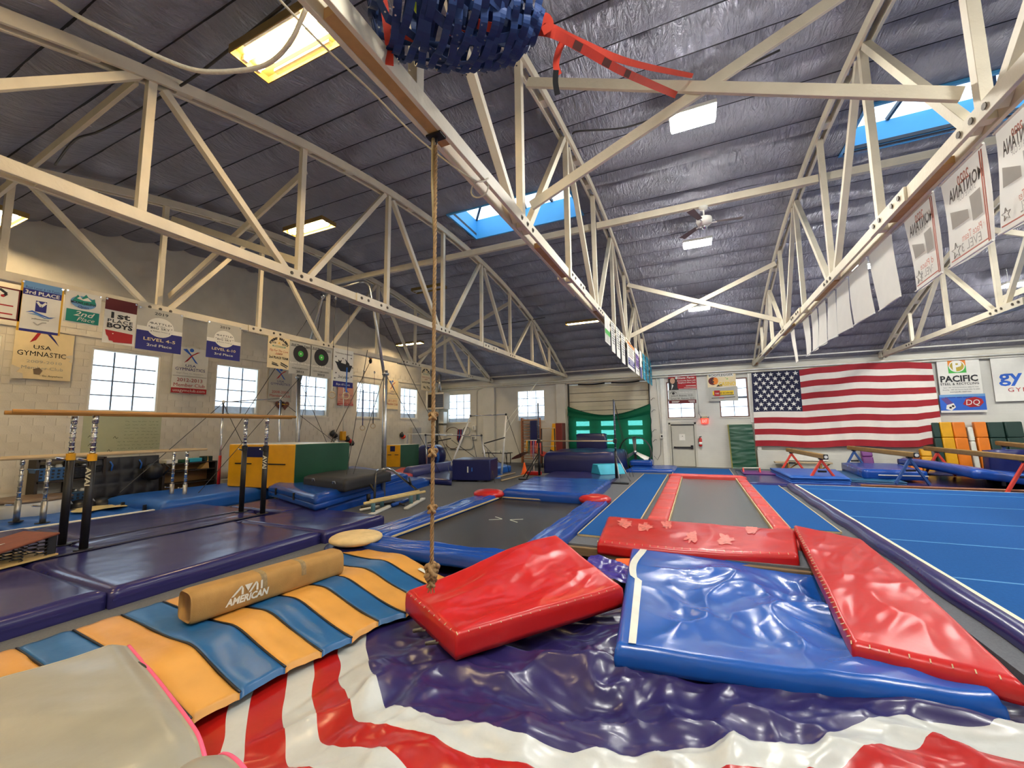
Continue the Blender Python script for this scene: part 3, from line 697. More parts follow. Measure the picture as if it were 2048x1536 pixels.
b.grid(roll, 10, 160); b.build('side_bolster', M_navy, sf, smooth=True)
tag(MB().cyl((4.35, 15.62, FZ+.03), (XR-2, 15.75, FZ+.03), .035, 10).build('wooden_pole', mat('brown_pole', srgb(150, 96, 66), .5, var=.15, vs=5), None, True), 'long brown wooden pole lying along the spring floor border', 'pole')

# ---- right side mats beyond the spring floor
o = soft('landing_mat', (1.33, 15.75, .07), (4.6, 15.9, .07), (4.7, 20.7, .07), (1.4, 20.6, .07), .06, M_navy, None, 8, 8, None, .02); tag(o, 'wide flat navy mat under the first balance beam', 'mat')
o = soft('landing_mat', (4.65, 15.85, .07), (12.5, 15.9, .07), (12.5, 20.9, .07), (4.75, 20.7, .07), .06, M_navy, None, 8, 8, None, .02); tag(o, 'wide flat navy mat under the far balance beams', 'mat')
def foldmat(label, q, z0, n, th, m, grp='folded panel mats by the beams'):
    T = thing('panel_mat', label, 'mat', V3(q[0], z0), grp)
    for k in range(n):
        d = .02*((k*7) % 3-1)
        soft('folded_panel', *[V3((p[0]+d, p[1]+d), z0+(k+1)*th) for p in q], th*.96, m, T, 12, 12, lambda u, v, k=k: .012*fbm(u*3, v*3, k+20, 3), .03)
    return T
foldmat('mid blue folded panel mat under the short balance beam', [(2.75, 16.4), (4.35, 16.5), (4.75, 19.6), (2.6, 19.6)], .07, 4, .055, M_blue2)
foldmat('dark teal panel mat lying beside the short beam', [(4.5, 17.4), (5.9, 17.0), (6.2, 20.2), (4.8, 20.2)], .07, 2, .05, vinyl('teal_vinyl', (22, 80, 116), .45))
foldmat('thick royal blue mat with white piping under the blue-legged beam', [(5.0, 17.5), (6.6, 17.5), (6.9, 20.6), (5.2, 20.6)], .17, 1, .3, M_blue)
o = MB().bar((5.35, 17.46, .3), (6.6, 17.46, .3), .02, .03).build('white_piping', M_white, None); tag(o, 'white piping cord along thick royal blue mat', 'piping')
def curl(u, v): return .12*math.exp(-(u*3.0)**2)*1.8+.03*math.sin(u*5)+.05*math.sin(v*3)*(1-u)
o = soft('landing_mat', (7.1, 16.2, .42), (10.2, 16.5, .36), (10.0, 20.0, .36), (6.8, 20.2, .48), .2, M_blue, None, 30, 24, curl, .05); tag(o, 'large bright blue mat curling up at one edge with printed panel', 'mat')
for x in (7.7, 8.9): MB().box((x, 16.28, .2), (x+.07, 16.34, .38)).build('handle_strap', M_black, o)
for a_, c_ in ((8.35, 8.72), (8.8, 9.3)): MB().hexa([(a_, 16.75, .395), (c_, 16.8, .39), (c_-.12, 17.15, .395), (a_-.12, 17.1, .4), (a_, 16.75, .465), (c_, 16.8, .46), (c_-.12, 17.15, .465), (a_-.12, 17.1, .47)]).build('printed_mark', M_seam, o)
o = soft('panel_mat', (8.6, 18.6, 1.1), (12.4, 18.6, 1.1), (12.4, 19.0, 1.1), (8.6, 19.0, 1.1), 1.03, M_navy2, None, 12, 4, None, .04); tag(o, 'dark navy mat standing on edge before the orange mats', 'mat')
o = soft('panel_mat', (7.3, 20.3, .14), (9.9, 20.4, .14), (9.9, 21.4, .14), (7.3, 21.4, .14), .13, M_navy2, None, 6, 6, None, .03); tag(o, 'dark navy mat lying below the yellow and orange mats', 'mat')
# upright rolled/folded mats along the far wall
def upright(label, p_tl, p_tr, ybase, m, z0=0.0, grp='tall panel mats leaning on the far wall', splits=(.7,)):
    a, c = py(*p_tl, YF-.3), py(*p_tr, YF-.3); T = thing('panel_mat', label, 'mat', (a.x, YF-.4, z0), grp); zt = (a.z+c.z)/2; lean = .22
    cuts = [0]+sorted(splits)+[1]
    for k in range(len(cuts)-1):
        z_0, z_1 = lerp(z0, zt, cuts[k])+.004, lerp(z0, zt, cuts[k+1])-.004
        y0, y1 = YF-.3-lean*(1-cuts[k]), YF-.3-lean*(1-cuts[k+1])
        MB().hexa([(a.x, y0, z_0), (c.x, y0, z_0), (c.x, y0+.2, z_0), (a.x, y0+.2, z_0), (a.x, y1, z_1), (c.x, y1, z_1), (c.x, y1+.2, z_1), (a.x, y1+.2, z_1)]).build('panel', m, T, bevel=.035)
    return T
M_dgreen = vinyl('blackish_green_vinyl', (18, 52, 44), .5)
upright('dark green panel mat next to the flag corner', (1863, 845), (1878, 845), 0, M_dgreen)
upright('yellow panel mat leaning beside the dark green one', (1879, 844), (1903, 844), 0, M_yellow)
upright('orange panel mat leaning beside the yellow one', (1904, 844), (1930, 844), 0, M_orange)
upright('narrow worn white panel mat between two orange mats', (1935, 854), (1946, 854), 0, M_offwhite)
upright('orange panel mat leaning beside the narrow white one', (1948, 844), (1972, 843), 0, M_orange)
upright('dark green panel mat leaning beside the outer orange one', (1974, 844), (2006, 844), 0, M_dgreen)
upright('dark green panel mat leaning at the end of row', (2008, 843), (2044, 843), 0, M_dgreen)
upright('yellow panel mat leaning under the flag corner', (1840, 898), (1862, 898), 0, M_yellow)
upright('low orange panel mat leaning under the flag', (1814, 905), (1838, 905), 0, M_orange)
upright('purple panel mat leaning against the wall below the flag', (1722, 900), (1744, 900), 0, M_purple)
b = thing('panel_mat', 'crinkled dark green mat with yellow edges leaning by the exit door', 'mat', (1.8, YF-.4, 0))
o = MB().grid(lambda u, v: (lerp(1.34, 2.3, u)+.04*(1-v), YF-.2-.3*(1-v)-.05*math.sin(math.pi*u)-.02*ridge(u*.8, v*9, 2, 3), lerp(0.02, 2.02, v)), 24, 60).build('face', M_green, b, smooth=True)
MB().hexa([(1.34, YF-.47, .02), (2.36, YF-.47, .02), (2.36, YF-.3, .02), (1.34, YF-.3, .02), (1.3, YF-.17, 2.02), (2.3, YF-.17, 2.02), (2.3, YF-.03, 2.02), (1.3, YF-.03, 2.02)]).build('back_edge', mat('olive_edge', srgb(150, 140, 60), .6), b)
# mats by the curtain / fan
o = soft('landing_mat', (-2.95, 18.6, .16), (-1.0, 18.9, .16), (-.95, 20.9, .16), (-2.9, 20.9, .16), .15, M_blue, None, 16, 16, lambda u, v: .02*fbm(u*3, v*3, 33, 3), .06); tag(o, 'blue mat with frayed dark edge in front of the drum fan', 'mat')
o = soft('landing_mat', (-3.0, 20.0, .42), (-2.0, 20.0, .42), (-2.0, 21.0, .42), (-3.0, 21.0, .42), .2, M_blue, None, 10, 10, None, .05); tag(o, 'small thick blue mat below the drum fan', 'mat')
# ================================================================== FOREGROUND: FOAM PIT AND ITS COVERS
RV = V((math.cos(YAW), math.sin(YAW))); FV = V((-math.sin(YAW), math.cos(YAW)))
BND = [(-4.3, 4.35), (-3.3, 3.5), (-2.88, 3.1), (-2.48, 2.79), (-2.3, 2.67), (-1.98, 2.69), (-1.58, 2.71), (-1.2, 2.75), (-.85, 2.8), (-.43, 3.05), (-.13, 3.2), (.14, 3.26), (.55, 3.45), (.87, 3.78), (1.16, 3.98), (1.46, 4.06), (1.7, 4.1), (1.95, 4.25), (3.4, 5.0)]
BA = np.array(BND)
def bdist(x, y):            # signed distance to the purple edge (+ towards the stripes)
    p = np.array((x, y)); a = BA[:-1]; d = BA[1:]-a; t = np.clip(((p-a)*d).sum(1)/(d*d).sum(1), 0, 1); q = a+d*t[:, None]; e = p-q
    k = (e*e).sum(1).argmin(); s = d[k][0]*e[k][1]-d[k][1]*e[k][0]
    return -math.copysign(math.sqrt((e[k]**2).sum()), s)
def crease(x, y, z, o=3):
    s = 0; a = 1.
    for i in range(o):
        n = mnoise.noise((x, y, z)); s += a*(abs(n)**.8); x, y = x*1.85+1.7, y*1.85-.6; z += 5.1; a *= .5
    return s
def fold(x, y, z, o=2, pw=.75):       # sharp crests, hollow drapes between
    s = 0; a = 1.
    for i in range(o):
        n = mnoise.noise((x, y, z)); s -= a*(abs(n)**pw); x, y = x*1.9+1.7, y*1.9-.6; z += 5.1; a *= .42
    return s
def pit_z(x, y):
    r = x*RV.x+y*RV.y; f = x*FV.x+y*FV.y
    wx = r+.45*mnoise.noise((r*.7, f*.7, 4.)); wf = f+.3*mnoise.noise((r*.8, f*.8, 9.))
    z = .075+.24*fold(wx*.42+wf*.22, wf*.95, 2.2, 2)+.15*fold(wx*1.3-.5*wf, wf*2.0+.3*wx, 6.4, 2)+.035*fold(wx*3.1+wf, wf*4.4, 11.4, 2)
    z += .06*mnoise.noise((r*.5, f*.6, 1.))
    if f < 2.6: z += .05*(2.6-f)
    if f > 3.6: z -= .12*min(1., (f-3.6)/1.2)
    if x < -2.75: z = lerp(z, min(z, -.19), min(1., (-2.75-x)/.28))
    return z
def pit_mat():
    m = bpy.data.materials.new('striped_pit_vinyl'); m.use_nodes = True; n = m.node_tree.nodes; L = m.node_tree.links; p = n['Principled BSDF']
    at = n.new('ShaderNodeAttribute'); at.attribute_name = 'ring'
    rp = n.new('ShaderNodeValToRGB'); rp.color_ramp.interpolation = 'CONSTANT'; cr = rp.color_ramp
    wh, rd, pu = srgb(190, 193, 188), srgb(170, 24, 20), srgb(44, 36, 88)
    cr.elements[0].position = 0; cr.elements[0].color = (*pu, 1); cr.elements[1].position = .5; cr.elements[1].color = (*wh, 1)
    for pos, c in ((.5+.22/4, rd), (.5+.44/4, wh), (.5+.66/4, rd), (.5+.92/4, wh), (.5+1.06/4, rd), (.5+1.4/4, wh)):
        e = cr.elements.new(pos); e.color = (*c, 1)
    ma = n.new('ShaderNodeMath'); ma.operation = 'MULTIPLY_ADD'; ma.inputs[1].default_value = .25; ma.inputs[2].default_value = .5
    L.new(at.outputs['Fac'], ma.inputs[0]); L.new(ma.outputs[0], rp.inputs[0]); 
    tc = n.new('ShaderNodeTexCoord'); nz = n.new('ShaderNodeTexNoise'); nz.inputs['Scale'].default_value = 2.5; nz.inputs['Detail'].default_value = 7; nz.inputs['Roughness'].default_value = .7; L.new(tc.outputs['Object'], nz.inputs['Vector'])
    r2 = n.new('ShaderNodeValToRGB'); r2.color_ramp.elements[0].position = .3; r2.color_ramp.elements[0].color = (.8, .8, .8, 1); r2.color_ramp.elements[1].position = .65; L.new(nz.outputs['Fac'], r2.inputs[0])
    mx = n.new('ShaderNodeMixRGB'); mx.blend_type = 'MULTIPLY'; mx.inputs[0].default_value = .8; L.new(rp.outputs[0], mx.inputs[1]); L.new(r2.outputs[0], mx.inputs[2]); L.new(mx.outputs[0], p.inputs['Base Color'])
    p.inputs['Roughness'].default_value = .3; p.inputs['Coat Weight'].default_value = .08; p.inputs['Coat Roughness'].default_value = .1
    n2 = n.new('ShaderNodeTexNoise'); n2.inputs['Scale'].default_value = 7; n2.inputs['Detail'].default_value = 6; L.new(tc.outputs['Object'], n2.inputs['Vector'])
    bp = n.new('ShaderNodeBump'); bp.inputs['Strength'].default_value = .10; bp.inputs['Distance'].default_value = .03; L.new(n2.outputs['Fac'], bp.inputs['Height']); L.new(bp.outputs[0], p.inputs['Normal'])
    return m
b = MB(); X0, X1, Y0, Y1 = -4.12, 2.22, .92, 6.9; NU, NV = 210, 200
b.grid(lambda u, v: (lambda x, y: (x, y, pit_z(x, y)))(lerp(X0, X1, u), lerp(Y0, Y1, v)), NU, NV)
ringv = [bdist(x, y)+.05*mnoise.noise((x*2.2, y*2.2, 3.)) for x, y, z in b.v]
pc = b.build('pit_cover', pit_mat(), None, True); tag(pc, 'crumpled glossy purple pit cover with curved red and white stripes', 'pit cover')
at = pc.data.attributes.new('ring', 'FLOAT', 'POINT'); at.data.foreach_set('value', ringv)
so = pc.modifiers.new('thick', 'SOLIDIFY'); so.thickness = .01; so.offset = -1
# foam cubes seen in the gap of the pit
def cube(c, s, rz, m, label):
    b = MB(); b.box((-s/2, -s/2, -s/2), (s/2, s/2, s/2)); R = Matrix.Rotation(rz, 3, 'Z') @ Matrix.Rotation(.3, 3, 'X'); b.v = [tuple(R @ V(p)+V(c)) for p in b.v]
    return tag(b.build('foam_cube', m, None, bevel=.02), label, 'foam cube', 'foam cubes in the pit')
c = pz(1240, 1150, -.12); cube(c+V((.02, .3, -.02)), .24, .4, vinyl('orange_foam', (236, 98, 30), .8), 'orange foam cube peeking out beside the blue pit mat')
cube(V((-1.75, 6.75, -.5)), .24, .9, vinyl('black_foam', (40, 38, 44), .8), 'dark foam cube down inside the pit edge')

# ---- striped folding mat draped over the pit edge
Lo = [pz(*p, -.10) for p in ((320, 1480), (400, 1435), (480, 1390.4), (571, 1339), (644, 1305), (704, 1276), (757, 1243), (812, 1225))]
step = (Lo[-1]-Lo[2])/5.
ly = [Lo[2].y+.345*(k-2) for k in range(-1, 10)]; lx = [lerp(-3.25, -3.12, 0)+.0*k for k in range(11)]
lxy = {}
for k in range(-1, 11):
    if 2 <= k <= 7: lxy[k] = (Lo[k].x, Lo[k].y)
    else: lxy[k] = (Lo[2].x-.02, Lo[2].y-.34*(2-k)) if k < 2 else (Lo[7].x, Lo[7].y+.36*(k-7))
oxy = {k: (-5.76+.017*(k), 1.74+.368*(k)) for k in range(-1, 11)}    # outer (floor) ends of the panel joints
sm = thing('folding_mat', 'tan and steel blue striped folding mat sloping into the pit', 'mat', (-4.5, 3.4, 0))
def stripe_pt(k, s, lift=0.):
    k0 = int(math.floor(k)); t = k-k0; k1 = min(k0+1, 10)
    o = V(oxy[k0]).lerp(V(oxy[k1]), t); l = V(lxy[k0]).lerp(V(lxy[k1]), t); p = o.lerp(l, s)
    e = (p.x+4.35)/1.2
    z = .06 if e < 0 else .06-.17*(3*min(1, e)**2-2*min(1, e)**3)
    z += .035*math.exp(-((p.x+4.25)/.28)**2)
    return V((p.x, p.y, z+lift))
for k in range(-1, 10):
    m = M_tan if k % 2 else M_stripeblue
    b = MB(); NS, NK = 46, 10
    def fn(u, v, k=k):
        p = stripe_pt(k+.004+.992*v, u); ed = min(v, 1-v); 
        p.z += .012*min(1, ed*8)+.010*fbm(u*5, v*2+k, k, 3)
        return p
    b.grid(fn, NS, NK)
    q = len(b.v)
    b.grid(lambda u, v: fn(u, v)-V((0, 0, .05)), NS, NK)
    n = NS+1; per = list(range(NS+1))+[j*n+NS for j in range(1, NK+1)]+[NK*n+i for i in range(NS-1, -1, -1)]+[j*n for j in range(NK-1, 0, -1)]
    for i in range(len(per)): a, c = per[i], per[(i+1) % len(per)]; b.f.append((c, a, q+a, q+c)); b.mi.append(0)
    b.build('panel', m, sm, True)
for k in range(0, 10): MB().tube([stripe_pt(k, s, .004) for s in np.linspace(0, 1, 30)], .011, 6).build('seam_piping', M_black, sm, True)
MB().grid(lambda u, v: stripe_pt(9.5+.2*v, .76+.06*u, .03), 4, 1).build('maker_patch', M_offwhite, sm)
# ---- tan bolster with printed mark
A, Bp = pz(380, 1260, .06), pz(672, 1158, .06)
ax = (Bp-A).normalized(); sd = V((ax.y, -ax.x, 0)); ln = (Bp-A).length+.12
bz0 = .085; bw_, bh_ = .34, .31
prof = []
for t in np.linspace(0, 2*math.pi, 32, endpoint=False):
    c, s_ = math.cos(t), math.sin(t); e = .38 if s_ > 0 else .22
    prof.append((bw_/2*math.copysign(abs(c)**(e+.12), c)*(1-.08*max(0, s_)), bh_/2*math.copysign(abs(s_)**(e+.1), s_)+bh_/2))
T = thing('bolster', 'tan suede beam trainer bolster lying across the striped mat', 'bolster', A)
M_suede = mat('tan_beam_suede', srgb(160, 122, 66), .82, var=.14, vs=5, bump=.15, bs=120)
b = MB(); n = len(prof); ts = [0, .015, .05]+list(np.linspace(.12, ln-.12, 14))+[ln-.05, ln-.015, ln]
for j, t in enumerate(ts):
    k = .9 if j in (0, len(ts)-1) else (.965 if j in (1, len(ts)-2) else 1.)
    for x, z in prof: b.v.append(tuple(A+ax*t-sd*.17+sd*(x*k)+V((0, 0, bz0-.06+(z-bh_/2)*k+bh_/2))))
for j in range(len(ts)-1):
    for i in range(n): b.f.append((j*n+i, j*n+(i+1) % n, (j+1)*n+(i+1) % n, (j+1)*n+i)); b.mi.append(0)
b.f.append(tuple(range(n))); b.f.append(tuple((len(ts)-1)*n+i for i in reversed(range(n)))); b.mi += [0, 0]
b.build('body', M_suede, T, True)
o0 = A+sd*(.004)+V((0, 0, .06)); up = V((0, 0, 1))
text('AMERICAN', o0+ax*.30+V((0, 0, .045)), ax, up, .098, M_offwhite, T, 'printed_mark', bold=.004, shear=.25, width=.44)
# stylised letters above the word
g = o0+ax*.42+V((0, 0, .125))+sd*.002
def tri(pts, nm='printed_mark'): MB().poly([g+ax*x+up*y for x, y in pts], sd*.003).build(nm, M_offwhite, T)
tri([(-.07, 0), (-.045, 0), (.02, .06), (.035, .09), (.02, .09)]); tri([(.035, .09), (.05, .06), (.05, 0), (.03, 0), (.03, .06)])
tri([(.06, .09), (.14, .09), (.095, .02)]); tri([(.1, 0), (.125, 0), (.17, .06), (.185, .09), (.17, .09)]); tri([(.185, .09), (.2, .06), (.2, 0), (.18, 0), (.18, .06)]); tri([(.225, 0), (.245, 0), (.245, .09), (.225, .09)])
for t in (.66, 1.12):
    b = MB()
    for t2 in (t, t+.06):
        for x, z in prof[0:18]: b.v.append(tuple(A+ax*t2-sd*.17+sd*(x*1.008)+V((0, 0, bz0-.06+(z-bh_/2)*1.008+bh_/2))))
    for i in range(17): b.f.append((i, i+1, 19+i, 18+i)); b.mi.append(0)
    b.build('tape_band', mat('worn_tape', srgb(132, 112, 76), .6, var=.3, vs=20), T, True)

# ---- grey sheet mat with pink piping, lower left
C = pz(255, 1278, .16); ud = V((.98, -.2, 0)).normalized(); vd = V((-.22, -.97, 0)).normalized()
def sheet(u, v):
    p = C+ud*(3.05*u)+vd*(2.3*v); x = 3.05*u
    z = .16-.10*max(0, (x-.9)/1.2)**1.2*(1 if x < 2.1 else 1)
    z = .16-.05*min(1, x/1.9)-.10*math.exp(-((x-1.92-.25*v)/.13)**2)+.015*math.sin(x*2.2+v*3)
    if x > 2.0: z += .10*math.exp(-((x-2.35)/.35)**2)
    z += .035*(fold(x*.5+v*.9, v*2.6+x*1.0, 3.3, 3)+.4)*min(1, v*6+.25)
    if v < .05: z -= (.05-v)*1.2
    return V((p.x, p.y, z))
T = thing('grey_mat', 'pale grey vinyl covered mat with bright pink piping', 'mat', C)
b = MB(); b.grid(sheet, 90, 70); q = len(b.v); NS, NK = 90, 70
b.grid(lambda u, v: sheet(u, v)-V((0, 0, .09)), NS, NK)
n = NS+1; per = list(range(NS+1))+[j*n+NS for j in range(1, NK+1)]+[NK*n+i for i in range(NS-1, -1, -1)]+[j*n for j in range(NK-1, 0, -1)]
for i in range(len(per)): a, c = per[i], per[(i+1) % len(per)]; b.f.append((a, c, q+c, q+a)); b.mi.append(0)
b.build('cover', M_silver, T, True)
MB().tube([sheet(u, 0)+V((0, .012, -.01)) for u in np.linspace(0, 1, 60)], .016, 8).build('piping', M_pink, T, True)

# ---- red mat lying on the pit cover
def stitches(pts, parent, step=.11, sz=.012):
    L = 0; out = []
    for a, c in zip(pts[:-1], pts[1:]):
        d = (c-a).length; n = max(1, int(d/step))
        for i in range(n): out.append((a.lerp(c, i/n), (c-a).normalized()))
    b = MB()
    for p, d in out:
        s = d.cross(V((0, 0, 1))).normalized(); b.bar(p-s*.02+V((0, 0, .004)), p+s*.012-V((0, 0, .012)), .008, .006)
    o = b.build('lacing', M_foam, parent); o['kind'] = 'stuff'; return o
A, B, Cc, D = pz(812, 1181, .17), pz(912, 1266, .15), pz(1245, 1170, .17), pz(1112, 1074, .50)
def rz(u, v):
    z = .14*math.exp(-((v-.93)/.38)**2)*math.exp(-((u-.72)/.34)**2)*.6
    r, f = u*1.0+.25*v, v*1.2-.5*u
    z += .085*(fold(r*1.5+.3, f*2.2, 5.5, 3)+.45)*min(1, 6*min(u, 1-u, v, 1-v)+.12)
    z -= .05*math.exp(-((u-.8)/.06)**2)*max(0, math.sin(v*3.3))*.6
    return z
T = thing('red_mat', 'glossy red rectangular mat slumped on the purple pit cover', 'mat', A)
# A->B short front-left side, B->C long front side
o = soft('cover', A, B, Cc, D, .2, M_red, T, 60, 70, lambda u, v: rz(v, 1-u), .035)
stitches([A+V((.02, .0, -.01)), B+V((0, .02, -.01)), Cc+V((-.02, 0, -.01))], T)
for t in (.5, .75):
    p = A.lerp(B, t)+V((-.03, -.05, -.17)); MB().tube([p, p+V((-.08, -.05, -.01)), p+V((-.1, -.02, -.04)), p+V((0, .05, -.04))], .012, 6).build('carry_handle', mat('grey_strap', srgb(110, 104, 88), .8), T, True)
# ---- red mats on the pit's far and right edges
A, B, Cc, D = pz(1195, 1082, .12), pz(1596, 1108, .16), pz(1590, 1058, .2), pz(1216, 1031, .16)
T = thing('red_mat', 'long red mat with faded white print across the tumbling track end', 'mat', A)
o = soft('cover', A, B, Cc, D, .17, M_red, T, 80, 26, lambda u, v: .05*(fold(u*3.4, v*1.4, 8.1, 3)+.4)*min(1, 6*min(v, 1-v)+.2)-.06*math.sin(math.pi*u)*(1-v)*.8, .035)
stitches([A, A.lerp(B, .5)+V((0, 0, -.03)), B], T)
M_fade = mat('faded_white_print', srgb(216, 110, 98), .4, var=.4, vs=14)
def onmat(A, B, C, D, dzf):
    return lambda u, v: A.lerp(B, u).lerp(D.lerp(C, u), v)+V((0, 0, dzf(u, v)))
f2 = onmat(A, B, Cc, D, lambda u, v: .05*(fold(u*3.4, v*1.4, 8.1, 3)+.4)*min(1, 6*min(v, 1-v)+.2)-.06*math.sin(math.pi*u)*(1-v)*.8+.006)
for k, (u0, v0, r) in enumerate(((.12, .72, .07), (.24, .66, .08), (.36, .8, .05), (.5, .42, .05), (.67, .42, .07), (.8, .85, .05))):
    def blob(t, q, u0=u0, v0=v0, r=r, k=k):
        a = 2*math.pi*t; w = (.55+.45*mnoise.noise((3*math.cos(a)+k*3.1, 3*math.sin(a), 1.)))*q
        return f2(min(.98, max(.02, u0+r*w*math.cos(a))), min(.96, max(.05, v0+.30*w*math.sin(a))))+V((0, 0, .003))
    MB().grid(blob, 28, 4).build('faded_print', M_fade, T, True)
A, B, Cc, D = pz(1703, 1283, .14), pz(2052, 1366, .14), pz(1722, 1077, .22), pz(1588, 1049, .3)
T = thing('red_mat', 'long red mat lying between blue pit mat and spring floor', 'mat', A)
def rr2(u, v): return .06*(fold(u*1.2+v*.6, v*4.2-u*1.5, 3.1, 3)+.4)*min(1, 6*min(u, 1-u, v, 1-v)+.15)+.05*math.sin(math.pi*v)*u
o = soft('cover', A, B, Cc, D, .13, M_red, T, 40, 90, rr2, .03)
stitches([D+V((.01, 0, -.02)), D.lerp(A, .5)+V((.0, 0, .01)), A+V((0, .01, -.01)), B], T)
# ---- blue crumpled mat with white strap
A, B, Cc, D = pz(1229, 1287, .1), pz(2010, 1396, .04), pz(1700, 1140, .0), pz(1262, 1092, .05)
T = thing('blue_mat', 'crumpled glossy blue mat with a white strap sunk in the pit', 'mat', A)
def bz(u, v):
    e = min(1, 5*min(u, 1-u, v, 1-v)+.08)
    w1 = u+.12*mnoise.noise((u*3, v*3, 1.)); w2 = v+.12*mnoise.noise((u*3, v*3, 5.))
    return (.19*(fold(w1*2.1-w2*1.2, w2*2.3+w1*1.1, 8.2, 3, .7)+.42)*(.35+u*.9))*e*1.15-.10*math.sin(math.pi*v)*math.sin(math.pi*min(1, u*1.1))-.12*max(0, v-.75)*4*max(0, u-.25)
o = soft('cover', A, B, Cc, D, .14, vinyl('bright_blue_vinyl', (20, 82, 168), .27, coat=.08), T, 120, 90, bz, .06)
def stp(v, dx, kk=0):
    u = .055+.03*math.sin(v*7)*(v > .55)+dx; return A.lerp(B, u).lerp(D.lerp(Cc, u), v)+V((0, 0, bz(u, v)+.008))
b = MB(); b.grid(lambda u, v: stp(.01+.97*v, (u-.5)*(.024+.012*v)), 2, 40); b.build('strap', M_offwhite, T, True)
# purple scrap and wooden edge at the pit gap
c = pz(1215, 1150, -.05); o = MB().grid(lambda u, v: (c.x-.35+.75*u, c.y-.25+.7*v, -.1+.12*crease(u*2, v*2.4, 3.3, 3)+.1*(1-u)*v), 24, 24).build('vinyl_flap', vinyl('purple_flap', (58, 44, 130), .25), None, True); tag(o, 'bunched purple vinyl flap at the corner of the pit opening', 'vinyl flap')
# ================================================================== APPARATUS
M_bar = mat('wood_rail', srgb(176, 126, 62), .45, var=.18, vs=6, stretch=(8, .7, 8))
M_bar2 = mat('pale_wood_rail', srgb(190, 168, 132), .5, var=.12, vs=6, stretch=(8, .7, 8))
def ringed(b, p, z0, z1, r, n=7):
    b.cyl((p[0], p[1], z0), (p[0], p[1], z1), r, 12)
    for i in range(n): z = lerp(z0+.03, z1-.03, i/(n-1)); b.cyl((p[0], p[1], z-.012), (p[0], p[1], z+.012), r*1.28, 12)
def pbars(label, posts, z0, zs, ztop, bars, rails, lower, low_r, mk, front):
    T = thing('parallel_bars', label, 'parallel bars', (*posts[0], z0))
    for k, p in enumerate(posts):
        L = MB().cyl((*p, z0), (*p, zs), low_r, 16).build('upright', lower, T, True)
        b = MB(); ringed(b, p, zs, ztop-.1, low_r*.62); b.build('telescopic_tube', M_chrome, T, True)
        MB().cyl((*p, ztop-.14), (*p, ztop-.02), low_r*.8, 10).build('rail_clamp', M_chrome, T, True)
        MB().lathe((*p, z0), [(low_r*2.2, 0), (low_r*2.2, .012)], 16).build('foot_plate', M_black, T)
        b = MB(); b.cyl((p[0], p[1]-low_r, zs-.09), (p[0]+.12, p[1]-low_r-.16, zs-.05), .016, 8); b.build('clamp_lever', M_chrome, L)
        if front:
            MB().cyl((*p, zs-.1), (*p, zs+.01), low_r*1.12, 16).build('yellow_collar', M_yellow if k < 2 else M_black, L)
            if k in (1, 3): text('AVAI', (p[0]+low_r*.3, p[1]-low_r-.012, zs-.2), (0, 0, -1), (.95, .3, 0), .13, M_offwhite, L, 'printed_mark', bold=.004)
    for x, y0, y1 in bars:
        b = MB(); N = 14
        pts = [(x, lerp(y0, y1, i/N), ztop+.02) for i in range(N+1)]; b.tube(pts, .026, 12); b.v = [(X, Y, (Z-ztop-.02)*1.25+ztop+.02) for X, Y, Z in b.v]
        b.build('rail', rails, T, True)
    return T
za = px(145, 908, -9.38).z; zt = px(300, 828, -8.73).z
pbars('parallel bars with black padded uprights and golden wood rails', [(-9.42, 3.22), (-8.76, 3.24), (-9.36, 6.03), (-8.7, 6.07)], MZ, za, zt-.02, [(-9.39, 2.45, 7.2), (-8.73, 2.35, 6.8)], M_bar, M_black, .052, True, True)
zb = px(85, 980, -12.4).z
pbars('lower parallel bars with chrome uprights and pale wood rails', [(-13.1, 3.75), (-12.35, 3.9), (-12.95, 6.45), (-12.45, 6.5)], .18, .62, 1.5, [(-13.0, 2.9, 7.0), (-12.4, 2.9, 6.95)], M_bar2, M_steel, .05, False, False)
# ---- rings tower
T = thing('rings_frame', 'tall galvanised still rings frame standing among the blue mats', 'rings frame', (-10.3, 9.6, 0))
YT = 9.6
tl, tm_l, top_l = py(593, 985, YT), py(598, 752, YT), py(646, 592, YT)
tr_, tm_r, top_r = py(766, 992, YT), py(771, 745, YT), py(739, 575, YT)
MB().cyl((tl.x, YT, 0), (tm_l.x, YT, tm_l.z), .065, 14).build('post', M_steel, T, True); MB().cyl((tr_.x, YT, 0), (tm_r.x, YT, tm_r.z), .065, 14).build('post', M_steel, T, True)
def arcpts(a, c, e, n=6): return [a.lerp(c, t/n).lerp(c.lerp(e, t/n), t/n) for t in range(n+1)]
cr = top_r+V((-.05, 0, .32)); cl = top_l+V((.1, 0, .32))
MB().tube([tm_r-V((0, 0, .3))]+arcpts(top_r-V((-.06, 0, .1)), top_r+V((-.03, 0, .26)), top_r+V((-.4, 0, .24))), .045, 12).build('upper_leg', M_steel, T, True)
MB().tube([tm_l-V((0, 0, .3)), top_l, top_l+V((.03, 0, .1))], .045, 12).build('upper_leg', M_steel, T, True)
MB().tube([top_l+V((.0, 0, .06)), top_l+V((.5, 0, .16)), top_r+V((-.4, 0, .24))], .04, 12).build('crossbar', M_steel, T, True)
for p in (tm_l, tm_r): MB().lathe((p.x, YT, p.z-.08), [(.1, 0), (.1, .06), (.07, .07), (.07, .14)], 12).build('clamp', M_steel, T, True)
MB().lathe((top_l.x, YT, top_l.z), [(.07, -.05), (.09, 0), (.07, .05)], 10, 'y').build('eye_fitting', M_chrome, T, True)
for p in (tl, tr_): MB().box((p.x-.16, YT-.16, 0), (p.x+.16, YT+.16, .02)).build('foot_plate', M_steel, T)
